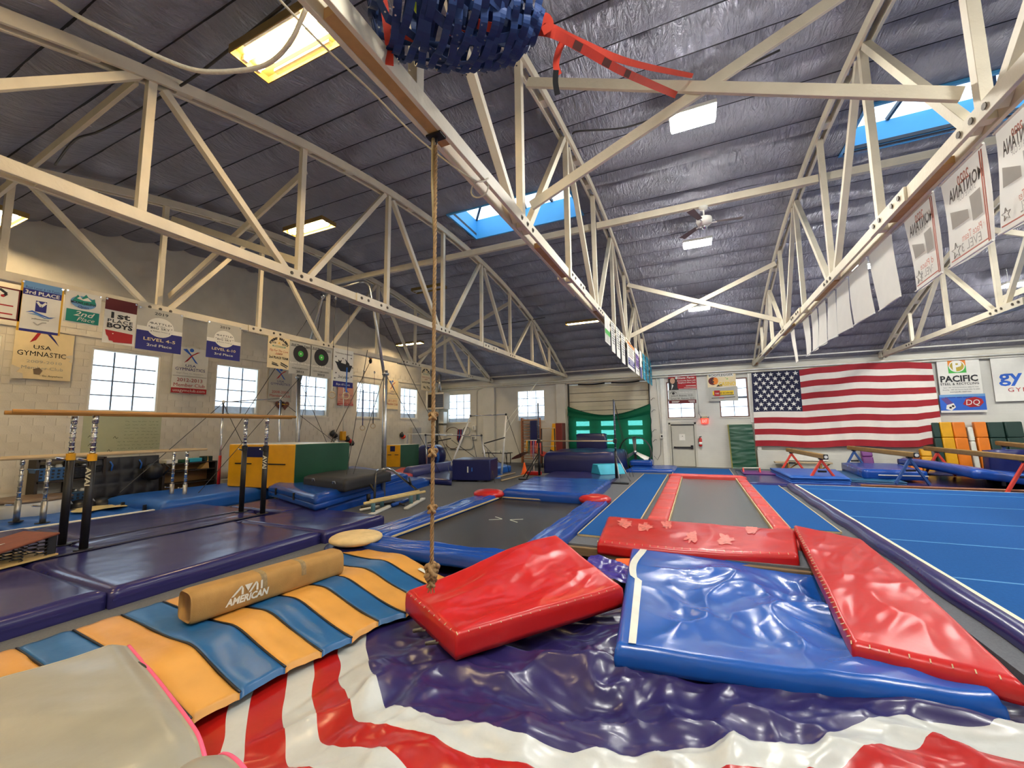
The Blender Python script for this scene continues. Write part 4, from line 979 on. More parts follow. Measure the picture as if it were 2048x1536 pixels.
def ring(label, a, strap0, ctr, Y, mats, grp):
    T = thing('gymnastic_ring', label, 'gymnastic ring', ctr, grp)
    MB().cyl(a, strap0, .007, 6).build('cable', M_cable, T); MB().bar(strap0, ctr+V((0, 0, .1)), .045, .012).build('strap', mats, T)
    b = MB(); b.tube([ctr+V((.1*math.cos(t)*.6, .1*math.cos(t)*.8, .1*math.sin(t))) for t in np.linspace(0, 2*math.pi, 25)], .017, 8, caps=False); b.build('ring', M_bar2, T, True)
    MB().lathe(a+V((0, 0, -.06)), [(.03, -.05), (.045, 0), (.03, .05)], 8).build('swivel', M_chrome, T, True)
    return T
gr = 'hanging gymnastic rings'
ring('hanging ring on white strap over the torn heart plaque side of frame', py(672, 592, YT), py(664, 740, YT), py(664, 790, YT), YT, M_offwhite, gr)
ring('hanging ring on blue and white strap before the bathtub banner', py(700, 585, YT), py(694, 735, YT), py(692, 792, YT), YT, M_blue2, gr)
YR = 14.2
ring('hanging ring on long blue strap before a window', py(728, 740, YR), py(727, 780, YR), py(725, 856, YR), YR, M_navy, gr)
ring('hanging ring on black and white strap before a window', py(749, 742, YR), py(748, 782, YR), py(746, 852, YR), YR, M_black, gr)
# guy cables
cab = [((644, 594, YT), (440, 905, 7.0), 'left top of rings frame to blue mat'), ((646, 600, YT), (600, 860, 11.6), 'left top of rings frame to wall side'), ((600, 755, YT), (380, 1005, 6.6), 'left clamp of rings frame forward to mat'), ((598, 757, YT), (660, 900, 12.6), 'left clamp of rings frame back to block'),
       ((771, 748, YT), (880, 945, 12.6), 'right clamp of rings frame towards round blue bolster'), ((742, 590, YT), (905, 925, 13.2), 'right top of rings frame to floor by uneven bars'), ((768, 750, YT), (689, 1005, 8.3), 'right clamp of rings frame forward to floor'), ((735, 700, YT), (683, 1008, 8.2), 'right leg of rings frame forward to floor'),
       ((560, 800, 9.0), (690, 900, 12.8), 'high bar upright to the wall side'), ((446, 806, 7.6), (240, 985, 5.2), 'high bar upright forward to shelf side mat'), ((446, 806, 7.6), (520, 960, 9.4), 'high bar upright back to blue mat')]
for a, c, l in cab: tag(MB().cyl(py(*a), py(*c), .009, 6).build('guy_cable', M_cable, None), 'thin steel guy cable from '+l, 'cable', 'guy cables of the bars and rings')
# block and tackle on the left truss
T = thing('pulley', 'small pulley with rope hanging from the left truss', 'pulley', py(741, 722, 14.0))
p = py(741, 722, 14.0); MB().lathe(p, [(.02, -.12), (.07, -.05), (.07, .05), (.02, .12)], 10).build('sheave', M_black, T, True); MB().box(p+V((-.05, -.06, .1)), p+V((.05, .06, .3))).build('bracket', M_wood2, T); MB().cyl(p, py(652, 905, 12.9), .016, 8).build('rope', mat('hemp_line', srgb(120, 108, 92), .9), T, True)
# ---- high bar near left wall
T = thing('high_bar', 'chrome high bar with red lower sleeve by the left wall', 'high bar', py(438, 965, 8.1))
a0, a1 = py(438, 962, 8.1), py(447, 804, 8.1); b0, b1 = py(556, 935, 9.7), py(562, 797, 9.7)
MB().cyl((a1.x, a1.y, 0.1), a1, .028, 10).build('upright', M_chrome, T, True); MB().cyl((a1.x, a1.y, .1), (a1.x, a1.y, 1.25), .045, 10).build('red_sleeve', M_red, T, True)
MB().cyl((b1.x, b1.y, .1), b1, .035, 10).build('upright', M_chrome, T, True); MB().cyl(a1, b1, .016, 10).build('rail', M_chrome, T, True)
for p in (a1, b1): MB().lathe(p, [(.03, -.06), (.05, 0), (.03, .06)], 10).build('rail_joint', M_white, T, True)
# ---- uneven bars in front of the far corner
T = thing('uneven_bars', 'uneven bars with white uprights behind the navy vault cube', 'uneven bars', py(1003, 952, 16.2))
YU = 16.2
def P_(x, y, Y=YU): return py(x, y, Y)
pl = [(P_(941, 832), P_(896, 946, 15.6)), (P_(1012, 829), P_(1003, 953)), (P_(963, 871, 15.0), P_(975, 952, 15.0)), (P_(851, 870, 15.8), P_(855, 948, 15.8)), (P_(815, 868, 17.2), P_(813, 940, 17.2))]
for k, (a, c) in enumerate(pl): MB().tube([(c.x, c.y, max(0.02, c.z)), c.lerp(a, .5), a], [.05, .045, .032], 10).build('upright', M_white if k < 2 else M_steel, T, True)
for a, c, m in ((pl[0][0], pl[1][0], M_chrome), (pl[2][0], pl[3][0], M_chrome), (pl[4][0], P_(905, 868, 17.2), M_white)): MB().cyl(a, c, .02, 10).build('rail', m, T, True)
for a, c in (((902, 877), (855, 886)), ((1010, 875), (968, 887))): MB().cyl(P_(*a, 15.8), P_(*c, 15.4), .025, 8).build('spreader_arm', M_black, T, True)
for p in (pl[0][0], pl[1][0], pl[2][0], pl[3][0]): MB().lathe(p, [(.03, -.05), (.05, 0), (.03, .05)], 8).build('rail_joint', M_black, T, True)
for a, c in (((1012, 845, 16.2), (1080, 757, 19.2)), ((1005, 875, 16.2), (1078, 758, 19.2)), ((1014, 832, 16.2), (1042, 915, 18.5)), ((945, 875, 15.6), (955, 925, 18)), ((903, 880, 15.5), (950, 915, 18.5)), ((968, 890, 15), (1000, 925, 18)), ((896, 930, 15.4), (906, 988, 12.1)), ((975, 900, 15), (990, 965, 13.6)), ((1010, 905, 16), (1018, 945, 16.8))):
    MB().cyl(py(*a), py(*c), .012, 6).build('guy_cable', M_cable if c[1] > 800 else M_offwhite, T)
# ---- low single bar before the crash mat
T = thing('low_bar', 'single bar with black uprights standing before the crash mat', 'high bar', py(1083, 957, 15.5))
YL = 15.6
A0, A1, B0, B1 = py(1084, 957, YL), py(1076, 806, YL), py(1236, 962, YL), py(1227, 799, YL)
for a, c in ((A0, A1), (B0, B1)):
    MB().cyl((c.x, YL, .1), (c.x, YL, 1.1), .05, 12).build('upright', M_black, T, True); MB().cyl((c.x, YL, 1.1), c, .032, 12).build('inner_tube', mat('blue_grey_tube', srgb(84, 92, 108), .35, .6), T, True)
    b = MB()
    for i in range(9): z = 1.2+i*.17; b.cyl((c.x, YL, z), (c.x, YL, z+.015), .04, 10)
    b.build('height_notches', M_chrome, T, True)
za_, zb_ = py(1086, 882, YL).z, py(1092, 893, YL).z
MB().cyl((A1.x, YL, za_), (B1.x, YL, za_), .024, 10).build('rail', M_bar2, T, True)
for x in (A1.x, B1.x): MB().box((x-.06, YL-.06, za_-.08), (x+.06, YL+.06, za_+.08)).build('rail_clamp', M_black, T, bevel=.01)
for c, s in ((A1, -1), (B1, 1)):
    MB().cyl((c.x, YL, 1.0), (c.x+s*.55, YL-.35, .05), .022, 8).build('stay_leg', M_steel if s > 0 else M_black, T, True); MB().cyl((c.x, YL, .9), (c.x+s*.25, YL-.75, .05), .022, 8).build('stay_leg', M_steel if s > 0 else M_black, T, True)
    MB().box((c.x+s*.25-.3, YL-.85, 0), (c.x+s*.25+.3, YL-.72, .05)).build('foot_bar', M_black, T, bevel=.01)
for dx in (.1, .22): MB().cyl((B1.x+.02, YL, B1.z-.05), (B1.x+dx+.3, YL+.6, .1), .01, 6).build('guy_cable', M_cable, T)
T = thing('small_bar', 'short bar with thin wooden rail beside wall ladder', 'high bar', py(1092, 905, 19.5))
for y, x0, x1 in ((857, 1080, 1109), (893, 1085, 1112)): MB().cyl(py(x0, y, 19.5), py(x1, y-1, 19.5), .02, 8).build('rail', M_bar2, T, True)
c = py(1109, 857, 19.5); MB().cyl((c.x, 19.5, 0), c, .03, 8).build('upright', M_black, T, True); c = py(1083, 857, 19.5); MB().cyl((c.x, 19.5, 0), c, .03, 8).build('upright', M_black, T, True)
# ---- mini pommel / low bars on the carpet
T = thing('floor_parallettes', 'low wooden rails on white feet with chrome hoop on carpet', 'low bars', pz(770, 1010, 0))
def zt(x, y, z): return pz(x, y, z)
for (a, c) in (((728, 1007), (850, 983)), ((740, 1002), (838, 982))): p, q = zt(*a, .26), zt(*c, .26); MB().bar(p, q, .07, .06).build('rail', mat('cream_wood', srgb(214, 190, 130), .5, var=.1), T, bevel=.015)
for a, c in (((735, 1032), (780, 1012)), ((812, 1017), (847, 997))): p, q = zt(*a, .03), zt(*c, .03); MB().bar(p, q, .12, .05).build('foot', M_white, T, bevel=.01)
for x, y in ((746, 1024), (764, 1013), (822, 1007), (836, 1000)): p = zt(x, y, .05); MB().cyl((p.x, p.y, .05), (p.x, p.y, .25), .05, 12).build('post', vinyl('teal_paint', (70, 110, 124), .5), T, True)
for (a, c) in (((723, 1015), (800, 1003)), ((720, 1020), (760, 1012)), ((786, 1003), (808, 1010))): MB().cyl(zt(*a, .06), zt(*c, .06), .03, 8).build('lower_tube', M_black if a[0] != 720 else M_white, T, True)
MB().cyl(zt(785, 1010, .07), zt(815, 1000, .07), .05, 10).build('blue_grip', M_blue, T, True)
a = zt(750, 1000, .2); hp = [a, zt(749, 960, .2)]
Yh = a.y
pts = [py(749, 998, Yh), py(751, 948, Yh), py(756, 940, Yh), py(775, 937, Yh), py(784, 940, Yh+.3), py(834, 980, Yh+1.3)]
MB().tube(pts, .03, 10).build('hoop', M_chrome, T, True); MB().cyl(py(740, 969, Yh), py(749, 982, Yh), .03, 8).build('stub', M_black, T, True); MB().cyl(py(818, 955, Yh+1), py(822, 970, Yh+1), .03, 8).build('stub', M_black, T, True)
MB().cyl(py(737, 1002, Yh), py(737, 988, Yh), .05, 10).build('stub', M_black, T, True)
# ---- springboard
T = thing('springboard', 'brown springboard with coil springs standing on navy mats', 'springboard', (-8.7, 2.1, MZ))
A, B = pz(118, 1076, .42), pz(70, 1063, .42)
brd = [(-8.62, 2.92), (-9.3, 2.75), (-8.95, 1.5), (-8.2, 1.6)]
def bz_(t): return lerp(.22+.32, .22+.12, t)
q = [V3(brd[0], .56), V3(brd[1], .56), V3(brd[2], .36), V3(brd[3], .36)]
MB().hexa([q[1]-V((0, 0, .03)), q[0]-V((0, 0, .03)), q[3]-V((0, 0, .03)), q[2]-V((0, 0, .03)), q[1], q[0], q[3], q[2]]).build('deck', mat('brown_deck_carpet', srgb(116, 62, 44), .8, var=.12, vs=10), T, bevel=.012)
MB().hexa([V3(brd[1], .24), V3(brd[0], .24), V3(brd[3], .24), V3(brd[2], .24), V3(brd[1], .265), V3(brd[0], .265), V3(brd[3], .265), V3(brd[2], .265)]).build('base_board', mat('plywood', srgb(196, 164, 104), .6, var=.1), T)
for t in (.12, .37, .63, .88):
    for s in (.1, .3):
        c = q[0].lerp(q[1], t).lerp(q[3].lerp(q[2], t), s); zt_ = c.z-.03
        MB().tube([(c.x+.05*math.cos(a), c.y+.05*math.sin(a), lerp(.265, zt_, a/(2*math.pi*5))) for a in np.linspace(0, 2*math.pi*5, 50)], .008, 5).build('coil_spring', M_black, T, True)
MB().box(q[0]-V((.1, .12, .3)), q[0]+V((-.02, -.02, -.03))).build('end_block', M_black, T, bevel=.01)
c = (q[0]+q[1])/2*.6+(q[2]+q[3])/2*.4
def star(c, r, ux, uy, n=5, r2=.4):
    return [V(c)+V(ux)*(r*(1 if k % 2 == 0 else r2)*math.sin(math.pi*k/n))+V(uy)*(r*(1 if k % 2 == 0 else r2)*math.cos(math.pi*k/n)) for k in range(2*n)]
MB().poly(star(c+V((0, 0, .004)), .12, (1, 0, 0), (.0, 1, .14)), (0, 0, .004)).build('star_mark', M_offwhite, T)
# ---- navy vault cube, blue base mats, bolsters by the far-left
q0, q1 = pz(905, 961, .02), pz(978, 959, .02)
T = thing('vault_cube', 'dark navy vault cube with white hand slot on blue mats', 'mat block', q0)
c2 = pz(904, 961, .05); w = V((1.45, .35, 0)); d = V((-.3, 1.25, 0))
MB().hexa([c2, c2+w, c2+w+d, c2+d, c2+V((0, 0, .78)), c2+w+V((0, 0, .78)), c2+w+d+V((0, 0, .78)), c2+d+V((0, 0, .78))]).build('body', M_navy2, T, bevel=.04)
f = w.normalized(); nn = V((f.y, -f.x, 0)); MB().box(V((0, 0, 0)), V((.001, .001, .001))) 
MB().bar(c2+f*.62+nn*.006+V((0, 0, .3)), c2+f*.62+nn*.006+V((0, 0, .52)), .05, .01, up=nn).build('hand_slot', M_offwhite, T); MB().bar(c2+f*.78+nn*.006+V((0, 0, .34)), c2+f*.78+nn*.006+V((0, 0, .48)), .04, .01, up=nn).build('print_mark', M_blue2, T)
o = soft('landing_mat', pz(800, 962, .04), pz(1000, 955, .04), pz(1010, 935, .04), pz(840, 940, .04), .035, M_blue2, None, 8, 8, None, .02); tag(o, 'flat light blue mat under the navy vault cube', 'mat')
o = soft('landing_mat', pz(826, 955, .2), pz(903, 960, .2), pz(905, 940, .2), pz(868, 938, .2), .15, M_navy2, None, 12, 12, None, .04); tag(o, 'navy edged mat beside the vault cube', 'mat')
o = soft('landing_mat', pz(980, 938, .3), pz(1022, 930, .3), pz(985, 920, .3), pz(945, 924, .3), .26, M_blue2, None, 10, 10, None, .04); tag(o, 'light blue mat behind the vault cube', 'mat')
def bolster(label, a, c, r, m):
    T = thing('bolster', label, 'bolster', (a.x, a.y, 0)); b = MB(); d = (c-a)
    b.tube([a, a+d*.02, a+d*.98, c], [r*.85, r, r, r*.85], 20); b.build('body', m, T, True); return T
bolster('long navy cylinder bolster lying beside red mat', pz(815, 950, .22)+V((0, 0, .05)), pz(885, 938, .22)+V((.2, 1.2, .05)), .27, vinyl('slate_blue_vinyl', (62, 66, 116), .4))
bolster('tan cylinder bolster half hidden behind the vault cube', pz(892, 935, .25), pz(912, 930, .25)+V((.6, .2, 0)), .24, vinyl('peach_vinyl', (206, 150, 112), .5))
T = thing('barrel_bolster', 'big round dark blue barrel bolster below the wall heater', 'bolster', pz(850, 928, .3)); c = pz(852, 926, .3)+V((0, .4, .32))
MB().tube([c+V((-.1, -.5, 0)), c+V((-.1, -.45, 0)), c+V((.1, .45, 0)), c+V((.1, .5, 0))], [.5, .58, .58, .5], 24).build('body', M_navy2, T, True); MB().tube([c+V((-.03, -.1, 0)), c+V((.03, .1, 0))], [.585, .585], 24).build('band', M_blue2, T, True)
o = soft('landing_mat', pz(775, 945, .3), pz(815, 952, .3), pz(850, 932, .3), pz(800, 935, .3), .25, M_redpad, None, 10, 10, None, .04); tag(o, 'faded red mat before the small yellow and green block', 'mat')
o = soft('landing_mat', pz(845, 932, .26), pz(905, 925, .26), pz(895, 918, .26), pz(835, 925, .26), .22, M_navy2, None, 10, 10, None, .04); tag(o, 'navy mat beneath the big round barrel bolster', 'mat')
c0 = pz(772, 934, .3); vault_block('small yellow and green vault block near the wall panel box', c0, c0+V((.68, .15, 0)), c0+V((.68, .15, 0))+V((.4, .85, 0)), .3, 1.3, 0)
# red panel mat tent, cone, band rack
T = thing('panel_mat', 'red panel mat bent into a tent near the wall ladder', 'mat', pz(1030, 930, 0)); a = pz(1015, 932, .1)
MB().grid(lambda u, v: (a.x+u*2.3, a.y+.4+v*1.2, .25+.62*math.sin(math.pi*min(1, u*.9+.1))*.9), 14, 6).build('panel', M_red, T, True)
MB().grid(lambda u, v: (a.x+u*2.3, a.y+.4+v*1.2, .21+.62*math.sin(math.pi*min(1, u*.9+.1))*.9), 14, 6).build('underside', M_red, T, True)
T = thing('traffic_cone', 'bright orange traffic cone on the carpet', 'cone', pz(1049, 949, 0)); p = pz(1049, 949, .0)
MB().lathe(p, [(.17, 0), (.17, .03), (.13, .035), (.03, .5), (.02, .5)], 18).build('body', vinyl('cone_orange', (240, 96, 24), .5), T, True)
T = thing('band_rack', 'white rack hung with coloured stretch bands near the low bar', 'rack', pz(1068, 950, 0)); p = pz(1068, 950, 0)
b = MB(); b.cyl((p.x, p.y, 0), (p.x, p.y, 1.45), .02, 8); b.cyl((p.x-.4, p.y, 1.45), (p.x+.4, p.y, 1.45), .02, 8); b.build('frame', M_white, T, True)
MB().box((p.x-.3, p.y-.15, 0), (p.x+.3, p.y+.15, .15)).build('base_box', M_red, T, bevel=.02)
for k in range(7):
    x = p.x-.3+k*.1; h = .5+.12*((k*5) % 4); MB().tube([(x, p.y-.02, 1.45), (x-.03, p.y-.03, 1.45-h*.6), (x, p.y-.03, 1.45-h), (x+.03, p.y-.02, 1.45-h*.6), (x+.01, p.y+.02, 1.45)], .018, 6).build('stretch_band', [M_yellow, M_green, M_redpad, M_purple, M_redpad, M_orange, M_redpad][k], T, True)
for a, c, l in (((975, 958), (1030, 946), 'beside the vault cube'), ((1003, 961), (1057, 948), 'beside the traffic cone')): tag(MB().cyl(pz(*a, .03), pz(*c, .03), .03, 8).build('floor_bar', M_bar2, None, True), 'pale wooden bar lying on grey carpet '+l, 'bar')
# rope bundle by cube
T = thing('rope_pile', 'small pile of pale rope at corner of the vault cube', 'rope', pz(965, 962, 0)); p = pz(965, 962, .0)
for k in range(7): MB().tube([(p.x+.22*math.cos(t*2+k)*(1+.3*math.sin(k)), p.y+.18*math.sin(t*2.0+k*1.3), .03+.02*k+.02*math.sin(t*5+k)) for t in np.linspace(0, 3.1, 22)], .022, 6).build('coil', M_offwhite if k < 4 else vinyl('plum_rope', (70, 50, 64), .8), T, True)
# ---- drum fan
T = thing('drum_fan', 'large black drum fan with grey blades before green curtain', 'fan', (-2.15, 20.9, .25)); c = py(1270, 904, 20.6); r = .72
b = MB(); b.lathe(c, [(r, -.2), (r+.03, -.2), (r+.03, .2), (r, .2), (r, -.2)], 36, 'y', caps=False); b.build('drum', M_black, T, True)
for k in range(3):
    a = math.pi/2+k*2*math.pi/3; d = V((math.cos(a), 0, math.sin(a))); s = V((-math.sin(a), 0, math.cos(a)))
    MB().hexa([c+d*.06-s*.05+V((0, -.05, 0)), c+d*.06+s*.05+V((0, .03, 0)), c+d*.06+s*.05+V((0, .045, 0)), c+d*.06-s*.05+V((0, -.035, 0)), c+d*(r-.03)-s*.1+V((0, -.1, 0)), c+d*(r-.03)+s*.12+V((0, .03, 0)), c+d*(r-.03)+s*.12+V((0, .045, 0)), c+d*(r-.03)-s*.1+V((0, -.085, 0))]).build('blade', mat('grey_blade', srgb(170, 168, 160), .4, .4), T)
MB().lathe(c, [(.07, -.12), (.09, -.05), (.09, .08)], 14, 'y').build('hub', M_steel, T, True); MB().box(c+V((-.06, .05, -r)), c+V((.06, .15, r))).build('motor_strut', M_black, T)
MB().box(c+V((-.45, -.25, -r-.06)), c+V((.45, .25, -r-.0))).build('base', M_black, T)
for s in (-.4, .25): MB().lathe((c.x+s, c.y-.28, .34), [(.09, -.03), (.09, .03)], 14, 'y').build('wheel', M_rubber, T, True)
# ---- balance beams
M_beam = mat('beam_suede', srgb(152, 118, 66), .8, var=.12, vs=6)
def beam(label, a, c, z, legcol, legs=(.1, .9), cap=True, num=None):
    T = thing('balance_beam', label, 'balance beam', (a.x, a.y, .07), 'balance beams on the far right mats'); d = (c-a).normalized(); s = V((-d.y, d.x, 0))
    A, C = V((a.x, a.y, z)), V((c.x, c.y, z)); MB().bar(A, C, .13, .16).build('beam', M_beam, T, bevel=.035, seg=4)
    if cap:
        MB().bar(A-d*.03, A+d*.005, .135, .165).build('end_cap', M_black, T, bevel=.03)
        if num: text(num, A-d*.034-s*.03*-1+V((0, 0, -.05)), -s, (0, 0, 1), .12, M_white, T, 'number', align='CENTER')
        MB().lathe(A-d*.033, [(.05, -.002), (.05, .002)], 16, 'y').build('emblem', M_white, T)
    for t in legs:
        p = A.lerp(C, t)-V((0, 0, .08))
        for k, q in enumerate((-1, 1)):
            MB().bar(p-V((0, 0, .02))-s*q*.02, V((p.x, p.y, .09))+s*q*.42, .07, .08, up=d).build('leg', legcol, T, bevel=.01)
        MB().bar(p-s*.12-V((0, 0, .42)), p+s*.12-V((0, 0, .42)), .05, .06).build('leg_brace', M_black, T); MB().bar(p-s*.07-V((0, 0, .01)), p+s*.07-V((0, 0, .01)), .12, .05).build('saddle', M_black, T, bevel=.01)
    return T
M_redleg = vinyl('red_paint', (224, 70, 50), .4); M_blueleg = vinyl('blue_paint', (52, 88, 150), .45)
a = py(1651, 912, 16.3); c = py(1575, 901, 20.6); beam('short balance beam on red legs over folded blue mats', a, c, (a.z+c.z)/2, M_redleg, (.1, .88), num=None)
a = py(1832, 908, 16.6); c = py(1697, 897, 21.2); beam('balance beam on slate blue legs over the thick blue mat', a, c, (a.z+c.z)/2, M_blueleg, (.08, .9))
a = py(2090, 930, 14.9); c = py(1850, 895, 20.8); beam('long balance beam on red legs nearest the spring floor', a, c, (py(2040, 918, 15.7).z+c.z)/2, M_redleg, (.12, .86))
a = py(2090, 896, 17.5); c = py(1995, 889, 21.2); beam('high balance beam before the dark green mats', a, c, py(2020, 890, 19.5).z, M_blueleg, (.15, .85))
# bench, mini bar
T = thing('bench', 'plain wooden bench against the wall under the flag', 'bench', (3.9, YF-.6, 0))
a, c = py(1549, 924, YF-.6), py(1663, 926, YF-.6); MB().box((a.x, YF-.8, a.z-.03), (c.x, YF-.4, a.z+.03)).build('seat', M_bar2, T, bevel=.01)
for x in (a.x+.5, c.x-.4): MB().box((x-.03, YF-.75, 0), (x+.03, YF-.45, a.z-.03)).build('leg', M_bar, T); MB().bar((x, YF-.6, .05), (x+.35, YF-.6, a.z-.03), .04, .05).build('brace', M_bar, T)
tag(MB().box((a.x-.3, YF-.2, a.z+.05), (c.x, YF-.03, a.z+.32)).build('wall_board', M_white, None), 'white board behind the wooden bench', 'board')
T = thing('floor_bar', 'small training bar with red ends on purple mat', 'bar', pz(1505, 945, .07)); a, c = py(1486, 936, 19.3), py(1519, 936, 19.3)
MB().cyl(a, c, .025, 8).build('rail', M_offwhite, T, True)
for p in (a, c): MB().bar(p+V((0, -.18, -p.z+.1)), p, .05, .04).build('leg', M_redpad, T); MB().bar(p+V((0, .18, -p.z+.1)), p, .05, .04).build('leg', M_redpad, T)
o = MB().box((a.x-.05, 18.6, .075), (c.x+.7, 19.8, .11)).build('floor_mat', M_purple, None, bevel=.01); tag(o, 'small purple mat under the little training bar', 'mat')

# ================================================================== HANGING THINGS
# ---- knotted climbing rope on the centre truss
M_rope = mat('hemp_rope', srgb(142, 112, 74), .9, var=.25, vs=30, bump=.3, bs=80)
rt = px(872, 262, -2.09); RX, RY = rt.x, rt.y; rb = py(863, 1172, RY)
T = thing('climbing_rope', 'long knotted hemp climbing rope hanging from the truss', 'rope', (RX, RY, rb.z))
def rx(z): return lerp(rb.x, RX, (z-rb.z)/(CB-rb.z))
H = CB-rb.z; turns = 95
for k in range(3): MB().tube([(rx(z)+.0085*math.cos(a+k*2.094), RY+.0085*math.sin(a+k*2.094), z) for z, a in zip(np.linspace(rb.z, CB-.1, 900), np.linspace(0, 2*math.pi*turns/3, 900))], .0095, 5).build('strand', M_rope, T, True)
zk = [py(870, y, RY).z for y in (832, 905, 1018)]
def knot(z, s):
    c = V((rx(z), RY, z)); b = MB()
    b.tube([c+V((s*(.026+.010*math.sin(2.5*t))*math.cos(t), s*(.026+.010*math.sin(2.5*t))*math.sin(t), s*(.028*math.cos(1.5*t)))) for t in np.linspace(0, 4*math.pi, 60)], .0125*s, 7); b.tube([c+V((0, 0, -.03*s)), c+V((.01*s, 0, 0)), c+V((0, 0, .03*s))], .024*s, 8); b.build('knot', M_rope, T, True)
for z in zk: knot(z, 1.0)
z = py(865, 1140, RY).z; knot(z, 1.5); knot(z-.03, 1.25); knot(rb.z+.03, 1.0)
for k in range(5): a = k*1.3; MB().tube([(rb.x, RY, rb.z+.02), (rb.x+.02*math.cos(a), RY+.02*math.sin(a), rb.z-.02), (rb.x+.03*math.cos(a), RY+.03*math.sin(a), rb.z-.05)], .005, 5).build('frayed_end', M_rope, T)
zs = py(870, 470, RY).z; MB().tube([(RX-.03, RY, CB-.02), (RX-.035, RY+.01, lerp(CB, zs, .5)), (RX-.012, RY, zs)], [.016, .02, .012], 7).build('spliced_tail', mat('pale_splice', srgb(176, 158, 118), .9), T, True)
MB().tube([(RX-.02+.03*math.cos(t), RY, CB-.06+.06*math.sin(t)) for t in np.linspace(0, 2*math.pi, 20)], .008, 6, caps=False).build('shackle', M_black, T, True)
MB().box((RX-.08, RY-.05, CB-.02), (RX+.08, RY+.05, CB+.0)).build('hanger_plate', M_black, T)
# ---- white cords near the lamp
def rp(x, y, d): return OC+ray(x, y).normalized()*d
M_cord = mat('white_cord', srgb(206, 198, 176), .9, var=.1, vs=40)
def smooth(pts, n=8):
    out = []
    for i in range(len(pts)-1):
        p0, p1, p2, p3 = pts[max(i-1, 0)], pts[i], pts[i+1], pts[min(i+2, len(pts)-1)]
        for k in range(n):
            t = k/n; out.append(.5*((2*p1)+(-p0+p2)*t+(2*p0-5*p1+4*p2-p3)*t*t+(-p0+3*p1-3*p2+p3)*t**3))
    return out+[pts[-1]]
hk = px(612, 18, -2.35)
T = thing('hoist_cord', 'thick white cord looping down from a metal ring by the lamp', 'rope', hk)
d0 = (hk-OC).length
MB().tube(smooth([hk, rp(580, 85, d0+.05), rp(540, 125, d0+.15), rp(490, 140, d0+.25), rp(400, 142, d0+.4), rp(320, 115, d0+.55), rp(240, 75, d0+.7), rp(160, 35, d0+.85), rp(80, -15, d0+1.0), rp(-60, -90, d0+1.3)]), .017, 8).build('cord', M_cord, T, True)
for k in range(2): MB().tube([hk+V((.03*math.cos(t)+.02*k, .02*k, .03*math.sin(t)+.035)) for t in np.linspace(0, 2*math.pi, 18)], .007, 6, caps=False).build('metal_ring', M_chrome, T, True)
MB().cyl(hk+V((0, 0, .06)), (hk.x, hk.y, CB+.02) if hk.z < CB else hk+V((0, 0, .3)), .006, 6).build('hanger', M_steel, T)
an = px(975, 360, -1.99)
T = thing('tie_cord', 'thin white cord stretched along below the centre truss', 'rope', an)
MB().tube(smooth([an+V((.0, .02, .03)), px(945, 358, -2.0), rp(840, 280, (an-OC).length*.97), rp(740, 180, (an-OC).length*.93), rp(640, 85, (an-OC).length*.9), rp(555, -5, (an-OC).length*.88), rp(470, -90, (an-OC).length*.86)]), .009, 7).build('cord', M_cord, T, True)
MB().tube([an+V((-.1+.11*math.cos(t), 0, -.08+.1*math.sin(t))) for t in np.linspace(0, 2*math.pi, 20)], .009, 6).build('loop', M_cord, T, True)
# ---- blue webbing cargo net with red slings
M_web = vinyl('blue_webbing', (16, 48, 98), .6); M_sling = vinyl('red_sling_webbing', (206, 62, 40), .6)
T = thing('cargo_net', 'bundled blue webbing climbing net hung up by red straps', 'net', rp(930, 20, 4.4))
NA, NB_ = rp(735, -70, 4.2), rp(1075, 58, 4.5); axd = (NB_-NA); axn = axd.normalized(); e1 = axn.orthogonal().normalized(); e2 = axn.cross(e1)
upv = V((0, 0, 1)); e2 = (upv-axn*upv.dot(axn)).normalized(); e1 = axn.cross(e2)
def npt(t, a, r): 
    sag = -.12*math.sin(math.pi*t)
    rad = (.30*(1-t)**.6+.17)*(1 if t < .93 else max(.25, (1-t)/.07))*min(1, .25+t/.12)
    return NA+axd*t+(e1*math.cos(a)*1.05+e2*math.sin(a)*.75)*rad*r+V((0, 0, sag))
def ribbon(pts, w, nm, m, par):
    pts = [V(p) for p in pts]; b = MB()
    for i, p in enumerate(pts):
        d = (pts[min(i+1, len(pts)-1)]-pts[max(i-1, 0)]).normalized(); c = NA+axd*((p-NA).dot(axd)/axd.length_squared); n_ = (p-c); n_ = (n_-d*n_.dot(d)); n_ = n_.normalized() if n_.length > 1e-5 else d.orthogonal().normalized()
        s = d.cross(n_).normalized()*w/2; b.v += [tuple(p-s), tuple(p+s), tuple(p+s+n_*.006), tuple(p-s+n_*.006)]
    for i in range(len(pts)-1):
        for j in range(4): b.f.append((4*i+j, 4*i+(j+1) % 4, 4*i+4+(j+1) % 4, 4*i+4+j)); b.mi.append(0)
    return b.build(nm, m, par)
rnd = random.Random(3)
for k in range(11):
    a0 = k*2*math.pi/11; ph = rnd.random()*6
    ribbon([npt(t, a0+.22*math.sin(t*6+ph), 1+.05*math.sin(t*13+ph)) for t in np.linspace(0, .99, 44)], .062, 'web_strap', M_web, T)
for k in range(15):
    t0 = .05+k*.064; ph = rnd.random()*6
    ribbon([npt(t0+.02*math.sin(a*2+ph), a, 1.02+.10*abs(math.sin(a*5.5+ph))) for a in np.linspace(0, 2*math.pi, 88)], .056, 'web_loop', M_web, T)
for k in range(9):
    t0 = .25+k*.08; ph = rnd.random()*6
    ribbon([npt(t0+.08*math.sin(a+ph), a*1.5+ph, .35+.3*abs(math.sin(a*2+ph))) for a in np.linspace(0, 4, 26)], .045, 'web_fold', M_web, T)
b = MB()
